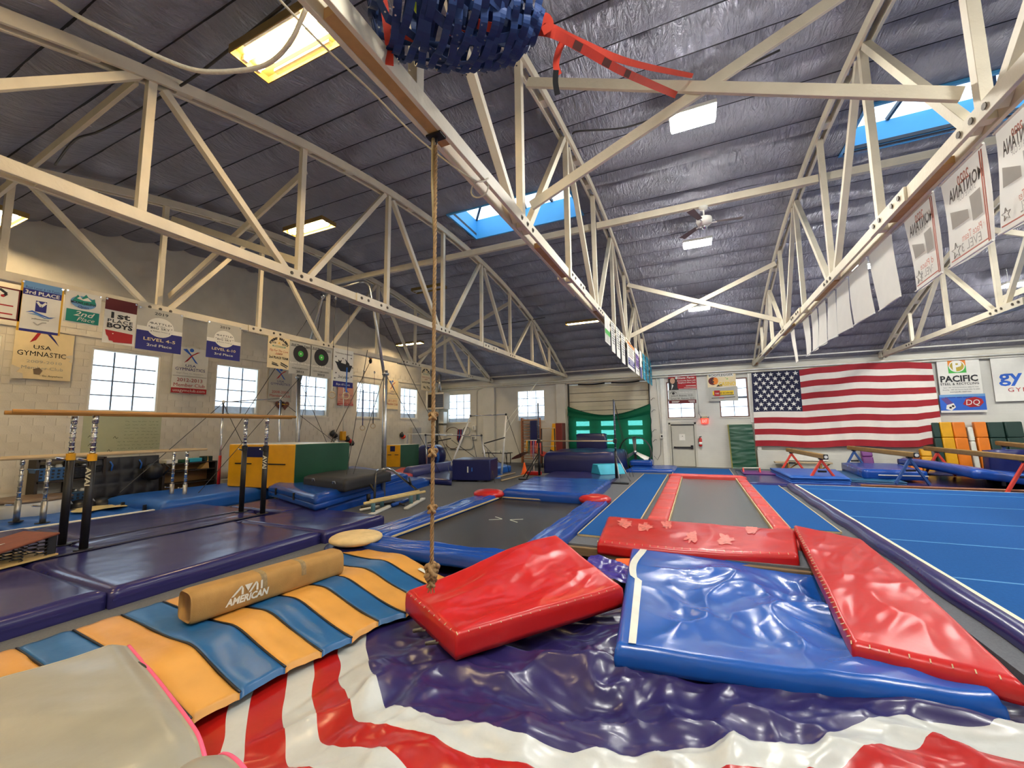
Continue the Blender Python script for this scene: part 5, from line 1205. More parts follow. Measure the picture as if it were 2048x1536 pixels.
for k in range(60):
    p = npt(rnd.uniform(.05, .95), rnd.uniform(3.3, 6.0), 1.2); b.lathe(p, [(.008, 0), (.006, .004)], 6)
o = b.build('rivets', M_chrome, T); o['kind'] = 'stuff'
for t0, a in ((.12, 4.4), (.38, 4.9), (.56, 5.2)): ribbon([npt(t0+s, a, .85) for s in np.linspace(0, .14, 6)], .06, 'red_lining', M_sling, T)
c = rp(843, 3, 4.25); b = MB(); b.lathe((0, 0, 0), [(.075*math.sin(t), -.1*math.cos(t)) for t in np.linspace(.05, math.pi-.05, 12)], 16); b.v = [tuple(c+V(p)) for p in b.v]; b.build('lime_pad', vinyl('lime_foam', (186, 216, 40), .8), T, True)
T = thing('lifting_sling', 'red webbing sling with printed tags tied from net to brace', 'strap', rp(1085, 55, 4.5))
def strap(pts, w, nm='strap', m=M_sling, tw=0.):
    pts = smooth([V(p) for p in pts], 6); b = MB()
    for i, p in enumerate(pts):
        d = (pts[min(i+1, len(pts)-1)]-pts[max(i-1, 0)]).normalized(); v = (p-OC).normalized(); s = d.cross(v).normalized(); th = tw*i/len(pts); s = s*math.cos(th)+v*math.sin(th); n_ = s.cross(d).normalized()*.004; s = s*w/2
        b.v += [tuple(p-s-n_), tuple(p+s-n_), tuple(p+s+n_), tuple(p-s+n_)]
    for i in range(len(pts)-1):
        for j in range(4): b.f.append((4*i+j, 4*i+(j+1) % 4, 4*i+4+(j+1) % 4, 4*i+4+j)); b.mi.append(0)
    b.f += [(3, 2, 1, 0), tuple(4*(len(pts)-1)+j for j in range(4))]; b.mi += [0, 0]
    return b.build(nm, m, T), pts
br1, br2 = py(1385, 152, NB+.02), py(1352, 190, NB+.02)
strap([rp(1070, 45, 4.5), rp(1105, 58, 4.5), rp(1160, 85, 4.8), rp(1260, 125, 5.3), br1], .065, tw=.8)
s2, sp_ = strap([rp(1072, 60, 4.5), rp(1110, 68, 4.5), rp(1170, 100, 4.75), rp(1250, 145, 5.2), br2], .07)
strap([rp(1130, 75, 4.6), rp(1118, 100, 4.6), rp(1112, 130, 4.6), rp(1118, 150, 4.6)], .055, 'tail'); strap([rp(1112, 140, 4.59), rp(1111, 165, 4.59), rp(1115, 190, 4.59)], .05, 'black_loop', M_black)
strap([NA, NA.lerp(V((TX[2]+.1, 2.2, CT+.5)), .5), V((TX[2]+.1, 2.2, CT+.1)), V((TX[2]+.12, 2.2, CB))], .06, 'rear_strap')
strap([rp(1078, 45, 4.45), rp(1092, 35, 4.45), rp(1100, 50, 4.45), rp(1085, 62, 4.45)], .06, 'knot')
for t in (.42, .66, .78):
    i = int(t*(len(sp_)-1)); p = sp_[i]-(sp_[i]-OC).normalized()*.008; d = (sp_[i+1]-sp_[i]).normalized(); v = (p-OC).normalized(); s = d.cross(v).normalized()
    MB().hexa([p-s*.03, p+s*.03, p+s*.03+d*.11, p-s*.03+d*.11]+[q-v*.003 for q in (p-s*.03, p+s*.03, p+s*.03+d*.11, p-s*.03+d*.11)]).build('printed_tag', mat('brown_tag', srgb(96, 52, 40), .7), T)
# ---- ceiling fan
fc = py(1398, 400, NM+.1); hubp = py(1408, 437, NM+.1); fx = hubp.x
T = thing('ceiling_fan', 'white ceiling fan with brown blades under the timber strut', 'ceiling fan', (fx, NM+.1, hubp.z))
FZ_ = hubp.z; MB().lathe((fx, NM+.1, 6.86), [(.04, 0), (.09, .03), (.1, .08)], 14).build('canopy', M_white, T, True); MB().cyl((fx, NM+.1, FZ_), (fx, NM+.1, 6.9), .018, 8).build('downrod', M_white, T, True)
MB().lathe((fx, NM+.1, FZ_-.1), [(.05, -.08), (.14, -.04), (.17, .03), (.16, .1), (.06, .15)], 18).build('motor', M_white, T, True); MB().lathe((fx, NM+.1, FZ_-.25), [(.02, 0), (.07, .03), (.06, .08)], 12).build('switch_cup', M_chrome, T, True)
for k in range(3):
    a = .15+k*2*math.pi/3; d = V((math.cos(a), math.sin(a), 0)); s = V((-d.y, d.x, 0)); c = V((fx, NM+.1, FZ_-.12))
    MB().bar(c+d*.12, c+d*.26, .03, .01).build('blade_arm', M_white, T); MB().hexa([c+d*.24-s*.05, c+d*.78-s*.08, c+d*.78+s*.08+V((0, 0, .02)), c+d*.24+s*.05+V((0, 0, .02)), c+d*.24-s*.05+V((0, 0, .01)), c+d*.78-s*.08+V((0, 0, .01)), c+d*.78+s*.08+V((0, 0, .03)), c+d*.24+s*.05+V((0, 0, .03))]).build('blade', mat('dusk_blade', srgb(120, 104, 100), .5), T, bevel=.005)
# dark cables clipped under the insulation
for k, pts in enumerate(([(580, 0), (400, 145), (320, 195), (205, 260), (150, 280), (110, 330)], [(1330, 228), (1250, 255), (1160, 262), (1145, 268)], [(1560, 100), (1480, 140), (1440, 165)], [(1090, 635), (980, 652), (830, 670)])):
    b = MB(); b.tube(smooth([parc(x, y, -.02) for x, y in pts], 5), .018, 6)
    tag(b.build('roof_cable', M_cable, None, True), ['dark electric cable looping over insulation near the big lamp', 'dark electric cable running to the lamp beside the net', 'dark electric cable between brace and truss top', 'dark electric cable strung before the garage door lamp'][k], 'cable', 'electric cables under the roof')
# ================================================================== BANNERS AND WALL THINGS
def flat(name, col, rough=.7): return mat(name, srgb(*col), rough, var=.03)
K_white = flat('banner_white', (222, 220, 210)); K_grey = flat('banner_grey', (176, 174, 164)); K_navy = flat('banner_navy', (36, 38, 118)); K_red = flat('banner_red', (168, 30, 36)); K_dred = flat('banner_maroon', (96, 22, 26))
K_black = M_print; K_blue = flat('banner_blue', (44, 96, 190)); K_teal = flat('banner_teal', (26, 132, 118)); K_green = flat('banner_green', (70, 170, 70)); K_gold = flat('banner_gold', (214, 164, 40)); K_cream = flat('banner_cream', (226, 208, 166)); K_sky = flat('banner_sky', (104, 150, 196)); K_orange = flat('banner_orange', (226, 130, 40)); K_yel = flat('banner_yellow', (232, 196, 40)); K_pink = flat('banner_pink', (206, 150, 134)); K_dk = flat('banner_charcoal', (40, 36, 36)); K_vio = flat('banner_violet', (96, 70, 130))
class Ban:
    def __init__(s, label, plane, at, tl, br, m, name='banner', cat='banner', group=None, wave=0., th=.008):
        f = (lambda q: px(q[0], q[1], at)) if plane == 'x' else (lambda q: py(q[0], q[1], at))
        a, c = f(tl), f(br)
        s.ux = V((0, 1, 0)) if plane == 'x' else V((1, 0, 0)); s.uy = V((0, 0, 1)); s.n = s.ux.cross(s.uy)
        ua, uc = a.dot(s.ux), c.dot(s.ux); s.w, s.h = abs(uc-ua), abs(a.z-c.z)
        s.o = V((at, min(ua, uc), min(a.z, c.z))) if plane == 'x' else V((min(ua, uc), at, min(a.z, c.z)))
        s.T = thing(name, label, cat, s.o, group); s.k = 0
        MB().hexa([s.o-s.n*th, s.o+s.ux*s.w-s.n*th, s.o+s.ux*s.w, s.o, s.o-s.n*th+s.uy*s.h, s.o+s.ux*s.w-s.n*th+s.uy*s.h, s.o+s.ux*s.w+s.uy*s.h, s.o+s.uy*s.h]).build('cloth', m, s.T)
    def pt(s, u, v, d=0.): return s.o+s.ux*(u*s.w)+s.uy*(v*s.h)+s.n*d
    def rect(s, u0, v0, u1, v1, m, nm='printed_panel'):
        s.k += 1; d = .003+.0006*s.k; MB().poly([s.pt(u0, v0, d), s.pt(u1, v0, d), s.pt(u1, v1, d), s.pt(u0, v1, d)], s.n*.0004).build(nm, m, s.T); return s
    def poly(s, pts, m, nm='printed_shape'):
        s.k += 1; d = .003+.0006*s.k; MB().poly([s.pt(u, v, d) for u, v in pts], s.n*.0004).build(nm, m, s.T); return s
    def disc(s, u, v, r, m, nm='printed_disc', n=28, ry=None):      # r as share of the width
        asp = s.w/s.h; return s.poly([(u+r*math.cos(2*math.pi*k/n), v+(ry if ry else r*asp)*math.sin(2*math.pi*k/n)) for k in range(n)], m, nm)
    def line(s, pts, wd, m, nm='printed_line'):
        s.k += 1; d = .003+.0006*s.k; b = MB(); q = [s.pt(u, v, d) for u, v in pts]
        for a, c in zip(q[:-1], q[1:]):
            e = (c-a).normalized(); t = e.cross(s.n)*wd/2; b.add([a-t, c-t, c+t, a+t], [(0, 1, 2, 3)])
        b.build(nm, m, s.T); return s
    def txt(s, body, u, v, hh, m, width=None, align='CENTER', bold=0., mirror=False, shear=0., nm='lettering', space=1.):
        s.k += 1; size = hh*s.h/.7
        text(body, s.pt(u, v, .0045+.0006*s.k), s.ux, s.uy, size, m, s.T, nm, align, width*s.w if width else None, bold*size, mirror, shear, space); return s
    def arch(s, body, u, v, r, hh, m, a0, a1):      # letters on an arc
        asp = s.w/s.h; n = len(body)
        for i, ch in enumerate(body):
            if ch == ' ': continue
            a = math.radians(lerp(a0, a1, i/max(1, n-1))); ux = s.ux*math.sin(a)-s.uy*math.cos(a)
            ux = s.ux*math.sin(a)+s.uy*(-math.cos(a)); uy = s.ux*math.cos(a)+s.uy*math.sin(a)
            text(ch, s.pt(u+r*math.cos(a), v+r*asp*math.sin(a), .0045+.0006*s.k), ux, uy, hh*s.h/.7, m, s.T, 'lettering', 'CENTER', bold=.01)
        return s
    def grommets(s):
        for u in (.04, .96): MB().lathe(s.pt(u, .97, .002), [(.018, -.003), (.018, .006), (.008, .006)], 8, 'x' if abs(s.n.x) > .5 else 'y').build('grommet', M_chrome, s.T)
        return s
XT0 = TX[0]+.125
g0 = 'banners hung along the left truss'
B = Ban('white award banner with dark red border and a gymnast figure', 'x', XT0, (-60, 560), (38, 643), K_dred, group=g0); B.rect(.0, .05, .93, .95, K_white); B.line([(.3, .86), (.55, .92), (.7, .8), (.62, .7)], .04, K_black); B.disc(.62, .72, .04, K_red); B.rect(.3, .42, .85, .46, K_red); B.rect(.3, .16, .85, .2, K_red)
B = Ban('blue and white third place banner with gold side borders', 'x', XT0, (44, 559), (119, 672), K_gold, group=g0)
B.rect(.05, 0, .95, 1, K_white).rect(.05, .84, .95, 1, K_sky).txt('Best Level 4-10 Team', .5, .86, .045, K_navy, .8).rect(.05, .73, .95, .85, K_navy).txt('3rd PLACE', .5, .755, .07, K_white, .8, bold=.02).rect(.36, .42, .62, .64, K_navy)
B.line([(.39, .62), (.49, .53), (.6, .62)], .035, K_white).disc(.49, .57, .022, K_white).poly([(.15, .38), (.3, .43), (.5, .38), (.7, .34), (.86, .36), (.7, .32), (.5, .35), (.3, .4)], K_blue).poly([(.2, .36), (.4, .38), (.6, .32), (.8, .33), (.6, .30), (.4, .35)], K_sky).txt('yellowstone', .5, .26, .03, K_black, .4).line([(.35, .2), (.45, .15), (.55, .21), (.65, .22)], .02, K_grey).rect(.05, 0, .95, .05, K_navy).grommets()
B = Ban('white and teal second place banner with mountain emblem', 'x', XT0, (133, 578), (198, 654), K_white, group=g0); B.disc(.5, .68, .36, K_sky, ry=.2).poly([(.18, .7), (.32, .9), (.42, .8), (.55, .95), (.68, .8), (.8, .86), (.85, .66), (.5, .6)], K_teal).poly([(.3, .78), (.38, .86), (.46, .78), (.6, .86), (.72, .76), (.5, .74)], K_white).txt('MOUNT HELENA', .5, .62, .075, K_black, .7, bold=.02).txt('Open', .5, .5, .08, K_navy, .3, shear=.3).rect(.05, .04, .97, .42, K_teal).txt('2nd', .55, .24, .15, K_white, .6, shear=.35, bold=.01).txt('Place', .6, .09, .12, K_white, .5, shear=.35).grommets()
B = Ban('maroon and white first place boys banner', 'x', XT0, (212, 594), (268, 693), K_white, group=g0); B.rect(0, .74, 1, 1, K_dred).txt('1st', .5, .57, .13, K_black, .6, bold=.03).txt('PLACE', .5, .47, .07, K_black, .78, bold=.02, space=1.2).txt('BOYS', .5, .35, .1, K_black, .8, bold=.04).poly([(.06, .29), (.92, .26), (.92, .05), (.34, .03), (.3, .06), (.2, .06), (.16, .14), (.1, .18)], K_red).disc(.3, .22, .02, K_white).grommets()
def battle(label, tl, br, lv, pl):
    B = Ban(label, 'x', XT0+.012, tl, br, K_grey, group=g0); B.rect(0, 0, 1, .45, K_navy).rect(0, .45, 1, .55, K_white).disc(.5, .57, .3, K_white, ry=.235).txt('2019', .5, .865, .065, K_black, .3, bold=.01).txt('BATTLE', .5, .635, .045, K_black, .42, bold=.01, space=1.2).txt('of the', .5, .585, .028, K_black, .2).txt('BIG SKY', .5, .52, .05, K_black, .42, bold=.01, space=1.1).txt('Bozeman, Montana', .5, .46, .025, K_black, .32)
    for u, v in ((.27, .66), (.73, .66), (.25, .57), (.75, .57), (.3, .46), (.7, .46)): B.disc(u, v, .012, K_black)
    B.txt(lv, .5, .23, .07, K_cream, .7, bold=.015).txt(pl, .5, .1, .06, K_white, .55, bold=.01).grommets()
battle('grey and purple 2019 second place banner with round white emblem', (277, 611), (361, 709), 'LEVEL 4-5', '2nd Place')
battle('grey and purple 2019 third place banner with round white emblem', (416, 641), (479, 723), 'LEVEL 6-10', '3rd Place')
def helena(label, tl, br, pl):
    B = Ban(label, 'x', XT0, tl, br, K_cream, group=g0); B.arch('MOUNT HELENA', .5, .62, .42, .055, K_black, 150, 30).rect(.08, .78, .35, .83, K_black).rect(.11, .795, .32, .815, K_cream).rect(.65, .76, .92, .81, K_black).rect(.68, .775, .89, .795, K_cream).line([(.46, .78), (.5, .84), (.54, .78)], .02, K_gold).rect(.2, .68, .8, .72, K_teal).rect(.24, .69, .76, .71, K_cream).txt('Flip For The Cure', .5, .53, .07, K_red, .85, shear=.3).txt('2009', .5, .44, .06, K_red, .35, shear=.3).txt(pl, .5, .31, .07, K_black, .88, bold=.02)
    B.line([(.2, .18), (.45, .14)], .02, K_black).line([(.2, .13), (.5, .09)], .03, K_black).line([(.6, .2), (.95, .1)], .03, K_black).line([(.6, .14), (.9, .05)], .02, K_black)
helena('cream second place team banner with red script beside record banners', (537, 670), (577, 740), '2nd PLACE TEAM')
helena('cream second place team banner with red script near the heater', (843, 733), (860, 782), '2nd PLACE TEAM')
def record(label, tl, br, pl, lv):
    B = Ban(label, 'x', XT0, tl, br, K_grey, group=g0); B.txt(pl, .5, .9, .05, K_black, .85, bold=.02).rect(.05, .87, .95, .885, K_black).disc(.5, .66, .34, K_black).disc(.5, .66, .31, K_dk).disc(.5, .66, .12, K_green).disc(.5, .66, .03, K_white).txt(lv, .5, .33, .055, K_white, .9, bold=.02).txt('State of Gymnastics', .5, .25, .035, K_white, .6, shear=.3).txt('STATE CHAMPIONSHIPS', .5, .17, .032, K_black, .75, bold=.01).txt('2012', .5, .06, .06, K_black, .35, bold=.02)
record('grey second place banner with a vinyl record behind frame leg', (580, 682), (621, 752), '2nd Place Team', 'Level 5-10 Boys')
record('grey third place banner with a vinyl record over the window', (622, 690), (662, 758), '3rd Place Team', 'Level 4-5 Boys')
B = Ban('white banner with black bathtub picture and snowflakes', 'x', XT0, (668, 695), (705, 777), K_white, group=g0); B.txt('Yellowstone Invitational', .5, .87, .04, K_black, .85, shear=.2).poly([(.05, .66), (.95, .6), (.88, .5), (.82, .42), (.35, .42), (.22, .5), (.14, .6)], K_black).poly([(.24, .62), (.22, .72), (.3, .68), (.4, .72), (.36, .62)], K_black).poly([(.6, .6), (.62, .68), (.55, .76), (.68, .7), (.8, .64), (.78, .58)], K_black).txt('2nd place', .5, .24, .07, K_black, .55, shear=.3).rect(0, 0, 1, .15, K_navy).txt('Boys All Levels', .5, .05, .055, K_white, .7, shear=.2)
for u, v in ((.1, .78), (.88, .8), (.45, .76), (.12, .36), (.9, .3), (.07, .22), (.95, .55)):
    for k in range(3): a = k*math.pi/3; B.line([(u-.04*math.cos(a), v-.02*math.sin(a)), (u+.04*math.cos(a), v+.02*math.sin(a))], .012, K_black)
# wall banners
XW = XL+.06; gw_ = 'member club banners on the left wall'
B = Ban('torn off-white gymnastics banner hanging ragged on the wall', 'x', XW, (32, 655), (140, 763), K_cream, group=gw_)
B.poly([(.36, .97), (.42, .97), (.34, .8), (.24, .74)], K_red).poly([(.5, .97), (.57, .96), (.66, .85), (.74, .72)], K_navy).txt('USA', .46, .62, .08, K_black, .3).txt('GYMNASTIC', .47, .47, .1, K_black, .82).txt('2009-2010', .52, .33, .055, K_grey, .6).txt('Member Club', .5, .2, .065, K_grey, .7).txt('- Go Anywhere', .66, .06, .035, K_black, .4)
B.poly([(.86, .52), (1.01, .58), (1.01, .4), (.93, .42), (.98, .47)], M_wall, 'tear').poly([(-.01, .26), (.14, .2), (.08, .12), (.18, .1), (.2, -.01), (-.01, -.01)], M_wall, 'tear').poly([(.34, .2), (.44, .24), (.5, .18), (.46, .1), (.36, .1)], flat('torn_shadow', (120, 104, 84)), 'tear')
def club(label, tl, br, base, yr, url=None, x0=None):
    B = Ban(label, 'x', XW, tl, br, base, group=gw_); B.poly([(.25, .95), (.36, .97), (.55, .8), (.7, .66), (.62, .68), (.46, .84)], K_blue).poly([(.75, .93), (.66, .92), (.5, .84), (.3, .66), (.4, .7), (.55, .84)], K_red).disc(.5, .95, .06, K_blue).txt('USA', .5, .575, .055, K_navy, .3).txt('GYMNASTICS', .5, .49, .065, K_navy, .84).txt('Begin Here. Go Anywhere.', .5, .42, .03, K_grey, .76).rect(.02, .36, .98, .375, K_grey).txt(yr, .5, .25, .075, K_red, .72).txt('Member Club', .5, .14, .075, K_red, .88)
    if url: B.rect(0, 0, 1, .11, K_red).txt(url, .5, .03, .06, K_white, .9)
    return B
club('white club banner with a red strip between two windows', (348, 691), (412, 789), K_white, '2012-2013', 'usagymclub.com')
club('grey-white club banner above the heart plaque', (539, 733), (582, 805), K_grey, '2008-2009')
club('faded pink club banner half covered by the bathtub banner', (676, 770), (706, 812), K_pink, '2013-2014', 'usagymclub.com')
club('cream club banner beside the rings frame post', (773, 758), (796, 819), K_cream, '2011-2012')
T = thing('heart_plaque', 'brown double heart plaque on the wall below a banner', 'plaque', px(566, 812, XW)); c = px(565, 810, XW)
for dy in (-.13, .1):
    pts = [c+V((0, dy+.16*math.sin(t)**3*1.1, .012*(13*math.cos(t)-5*math.cos(2*t)-2*math.cos(3*t)-math.cos(4*t)))) for t in np.linspace(0, 2*math.pi, 24, endpoint=False)]
    MB().poly(pts, (.03, 0, 0)).build('heart', mat('brown_heart', srgb(104, 52, 34), .5), T)
MB().bar(c+V((.035, -.22, .03)), c+V((.035, .18, .02)), .02, .03).build('arrow', K_gold, T)
# painted green board with handwriting
B = Ban('pale green board of faded handwriting on the left wall', 'x', XL+.02, (168, 829), (318, 906), flat('pale_green_board', (172, 176, 146)), 'writing_board', 'board'); rnd2 = random.Random(5)
for j in range(9):
    v = .84-.085*j; u = .5 if j < 6 else .42
    while u < .95:
        l = rnd2.uniform(.02, .08); n = 6
        B.line([(u+l*k/n, v+rnd2.uniform(-.012, .012)) for k in range(n+1)], .006, flat('ink_green', (96, 110, 86)), 'handwriting'); u += l+rnd2.uniform(.01, .04)
for u, v in ((.06, .45), (.07, .25), (.36, .42), (.3, .1)): B.line([(u, v), (u+.02, v+.05), (u+.04, v-.01), (u+.06, v+.02)], .01, K_black, 'handwriting')
# banners under the centre truss (towards the garage door)
XT2 = TX[2]+.125; g2 = 'banners hung along the centre truss'
def small(label, x, gtl, gbr, base, draw, grp):
    B = Ban(label, 'x', x, gtl, gbr, base, group=grp); draw(B); return B
def lines(B, cols, v0=.85, v1=.1, n=9):
    for k in range(n): v = lerp(v0, v1, k/(n-1)); B.rect(.12+.05*(k % 3), v-.012, .88-.06*((k*2) % 3), v+.012, cols[k % len(cols)], 'print_line')
small('white banner with a green band at the start of row', XT2, (1209, 628), (1221, 692), K_white, lambda B: (B.rect(0, .32, 1, .5, K_green), lines(B, [K_grey], .28, .08, 4), B.line([(.5, .6), (.6, .78)], .02, K_grey)), g2)
for k, (a, c, w) in enumerate((((1222, 641), (1231, 708), 'beside the green banded one'), ((1232, 652), (1241, 718), 'in the middle of the white trio'), ((1242, 664), (1251, 730), 'last of the white trio'))): small('white banner printed with rows of black lettering, '+w, XT2, a, c, K_white, lambda B: lines(B, [K_black, K_dk], .95, .3, 9), g2)
small('white and blue banner with orange heading', XT2, (1254, 680), (1270, 745), K_white, lambda B: (B.rect(0, .9, 1, 1, K_orange), lines(B, [K_dred, K_black], .85, .5, 5), B.rect(.05, .12, .95, .38, K_navy), lines(B, [K_white], .33, .18, 3)), g2)
small('white and violet narrow banner', XT2, (1270, 695), (1279, 752), K_white, lambda B: (B.rect(.05, .25, .95, .8, K_vio), lines(B, [K_white, K_black], .9, .15, 6)), g2)
small('blue and white streaked banner edge', XT2, (1279, 700), (1285, 758), K_white, lambda B: (B.rect(0, .0, .7, .4, K_navy),), g2)
for k, (a, c) in enumerate((((1285, 706), (1292, 762)), ((1292, 712), (1299, 768)), ((1299, 718), (1305, 772)))): small('turquoise banner with dark print, '+['next to the streaked one', 'in the turquoise middle', 'last before the far wall'][k], XT2, a, c, flat('banner_turquoise', (50, 150, 176)), lambda B: lines(B, [K_black, K_white, K_navy], .9, .15, 6), g2)
# translucent banners under the right truss, seen from their backs
def translucent(name, col):
    m = mat(name, srgb(*col), .8, var=.04); n = m.node_tree.nodes; L = m.node_tree.links; t = n.new('ShaderNodeBsdfTranslucent'); t.inputs[0].default_value = (*srgb(*col), 1); mx = n.new('ShaderNodeMixShader'); mx.inputs[0].default_value = .5
    L.new(n['Principled BSDF'].outputs[0], mx.inputs[1]); L.new(t.outputs[0], mx.inputs[2]); L.new(mx.outputs[0], n['Material Output'].inputs[0]); return m
M_ban = translucent('translucent_banner', (226, 220, 208)); K_f1 = translucent('faded_grey_print', (170, 164, 156)); K_f2 = translucent('faded_red_print', (206, 140, 124)); K_f3 = translucent('faded_black_print', (112, 104, 98))
XT3 = TX[3]+.13; g3 = 'translucent banners under the right truss'
class BanB:        # plane facing -X: right on screen is -Y
    pass
def backban(label, ya, yb, zt, hh, detail):
    T = thing('banner', label, 'banner', (XT3, ya, zt-hh), g3); w = abs(yb-ya); ux = V((0, -1, 0)); uy = V((0, 0, 1)); y1 = max(ya, yb); o = V((XT3, y1, zt-hh)); nrm = ux.cross(uy)
    b = MB(); b.grid(lambda u, v: o+ux*(u*w)+uy*(v*hh)+V((.03*math.sin(u*4+y1)*(1-v)+.02*math.sin(v*3+y1), 0, 0)), 10, 8); b.build('cloth', M_ban, T, True)
    P = lambda u, v, d=.0: o+ux*(u*w)+uy*(v*hh)+V((.03*math.sin(u*4+y1)*(1-v)+.02*math.sin(v*3+y1)-.012-d, 0, 0))
    MB().cyl(P(0, .005), P(1, .005), .012, 6).build('bottom_rod', M_white, T); MB().cyl(P(0, 1), P(1, 1), .012, 6).build('top_rod', M_white, T)
    if detail:
        for a, c in (((.9, .03), (.9, .97)), ((.94, .03), (.94, .97)), ((.06, .06), (.9, .06))): MB().bar(P(*a), P(*c), .004, .012).build('printed_border', K_f2, T)
        text('2020', P(.5, .83), ux, uy, .14*w/.75, K_f2, T, 'lettering', 'CENTER', .26*w, .003, True); text('MONTANA', P(.5, .72), ux, uy, .2, K_f3, T, 'lettering', 'CENTER', .76*w, .004, True, -.1); text('STATE CUP', P(.5, .665), ux, uy, .1, K_f1, T, 'lettering', 'CENTER', .4*w, 0, True)
        MB().grid(lambda u, v: P(.12+.36*u, .42+.2*v*(1-.5*u), .002), 3, 3).build('printed_shape', K_f1, T); MB().grid(lambda u, v: P(.55+.25*u, .36+.27*v, .002), 3, 3).build('printed_shape', K_f1, T)
        text(detail[0], P(.56, .22), ux, uy, .12, K_f2, T, 'lettering', 'CENTER', .55*w, 0, True); text(detail[1], P(.5, .11), ux, uy, .14, K_f1, T, 'lettering', 'CENTER', .5*w, 0, True)
        c = P(.16, .16, .002); MB().tube(star(c, .09*w/.8, ux, uy)+[star(c, .09*w/.8, ux, uy)[0]], .004, 4).build('star_outline', K_f1, T)
    return T
def yb(x, y): return px(x, y, XT3).y
zb = CB-.0
specs = [((1990, 300), (2090, 300), 'largest translucent banner with red border nearest the skylight', ('1st Place Team', 'LEVEL 7')), ((1884, 400), (1985, 400), 'translucent mirrored banner with first place lettering', ('1st Place Team', 'LEVEL 3')), ((1813, 470), (1882, 470), 'translucent mirrored banner with second place lettering', ('2nd Place', 'LEVEL 2')),
         ((1744, 545), (1796, 545), 'plain translucent banner with bright reflection edge', None), ((1701, 575), (1742, 575), 'plain translucent banner beside the two bright lamps', None), ((1674, 600), (1699, 600), 'plain narrow translucent banner between two bright lamps', None), ((1656, 625), (1672, 625), 'plain narrow translucent banner after the lamps', None), ((1637, 640), (1652, 640), 'short plain translucent banner in the far run', None), ((1622, 645), (1635, 645), 'slim plain translucent banner in the far run', None), ((1607, 660), (1620, 660), 'slim wavy translucent banner in the far run', None), ((1584, 675), (1592, 675), 'last slim translucent banner before the flag wall', None)]
for a, c, l, d in specs: backban(l, yb(*a), yb(*c), zb, .95 if d is None else 1.0, d)
# ---- big flag on the far wall
F = thing('flag', 'huge star spangled striped flag hung on the far wall', 'flag', (5.5, YF-.2, 1.0))
FX0, FX1 = 2.40, 8.72
def fp(u, v, d=0.):      # u along, v up
    top = 4.40+.13*math.sin(max(0, (u-.3))*4.6)*(u > .3)-.02*math.cos(u*25)*(u > .3)
    bot = 1.02+.03*math.sin(u*14); 
    if u > .9: top += 0.0; bot += .22*(u-.9)*10*.9
    x = lerp(FX0, FX1, u)+(.05*(v-.5))*(1 if u < .1 else 0)+.12*(1-v)*(u > .95)
    z = lerp(bot, top, v)-.06*math.sin(math.pi*u*2.0)*(1-v)*.4
    y = YF-.22-.025*math.sin(x*9+v*5)*(1.1-v)-.02*fbm(x*3+v*2, v*1.5, 4, 3)-.012*ridge(x*2.6+2.2*v, v*.6, 1, 2)-d
    return V((x, y, z))
K_fr, K_fw, K_fb = flat('flag_red', (156, 22, 34), .75), flat('flag_white', (226, 218, 206), .75), flat('flag_blue', (24, 26, 58), .75)
UC = .298
for k in range(13):
    v0, v1 = k/13, (k+1)/13; u0 = UC if k >= 6 else 0
    MB().grid(lambda u, v: fp(lerp(u0, 1, u), lerp(v0, v1, v)), 70, 4).build('stripe', K_fr if k % 2 == 0 else K_fw, F, True)
can = MB().grid(lambda u, v: fp(u*UC, lerp(6/13, 1, v)), 36, 30).build('canton', K_fb, F, True)
sproto = None
for r in range(9):
    nst = 6 if r % 2 == 0 else 5
    for i in range(nst):
        u = UC*((i+.5)/6 if nst == 6 else (i+1)/6); v = lerp(1, 6/13, (r+.6)/9.4); p = fp(u, v, .03)
        if sproto is None: sproto = MB().poly(star(p, .115, (1, 0, 0), (0, 0, 1)), (0, -.004, 0)).build('star', K_white, can)
        else: link_copy(sproto, 'star', p, can)
# ---- advertising banners on the far wall
YW = YF-.13; g4 = 'advertising banners on the far wall'
B = Ban('red advertising banner with portrait and white lettering', 'y', YW, (1336, 751), (1394, 778), K_red, group=g4); B.rect(.0, .0, .32, .78, K_dk).disc(.15, .62, .09, flat('portrait_skin', (206, 160, 130)), ry=.2).poly([(.0, 0), (.04, .36), (.14, .42), (.26, .36), (.36, 0)], K_black).poly([(.1, .02), (.12, .4), (.18, .3)], K_white).txt('State Farm', .64, .72, .13, K_white, .58, bold=.02, shear=.2).disc(.3, .8, .05, K_white).txt('Community Starts with', .64, .56, .08, K_white, .66, bold=.02).txt('Neighbors Who Care.', .66, .42, .08, K_white, .62, bold=.02).rect(.62, .22, .97, .26, K_white).rect(.55, .12, .98, .14, K_white).rect(.36, .03, .98, .06, K_white)
B = Ban('grey advertising banner with eye drawing and maroon strip', 'y', YW, (1336, 780), (1393, 806), K_grey, group=g4); B.rect(0, 0, 1, .25, K_dred).line([(.06, .72), (.14, .86), (.22, .88), (.32, .74)], .02, K_black).disc(.19, .74, .05, K_dk).txt('Family Eye Care', .66, .74, .09, K_white, .5, shear=.2).txt('John F. Reeves, O.D.', .5, .5, .12, K_black, .8).txt('James W. Reeves, O.D.', .52, .29, .12, K_black, .88).rect(.12, .14, .4, .18, K_white).rect(.12, .06, .36, .09, K_white).rect(.72, .14, .95, .18, K_white).rect(.76, .06, .95, .09, K_white)
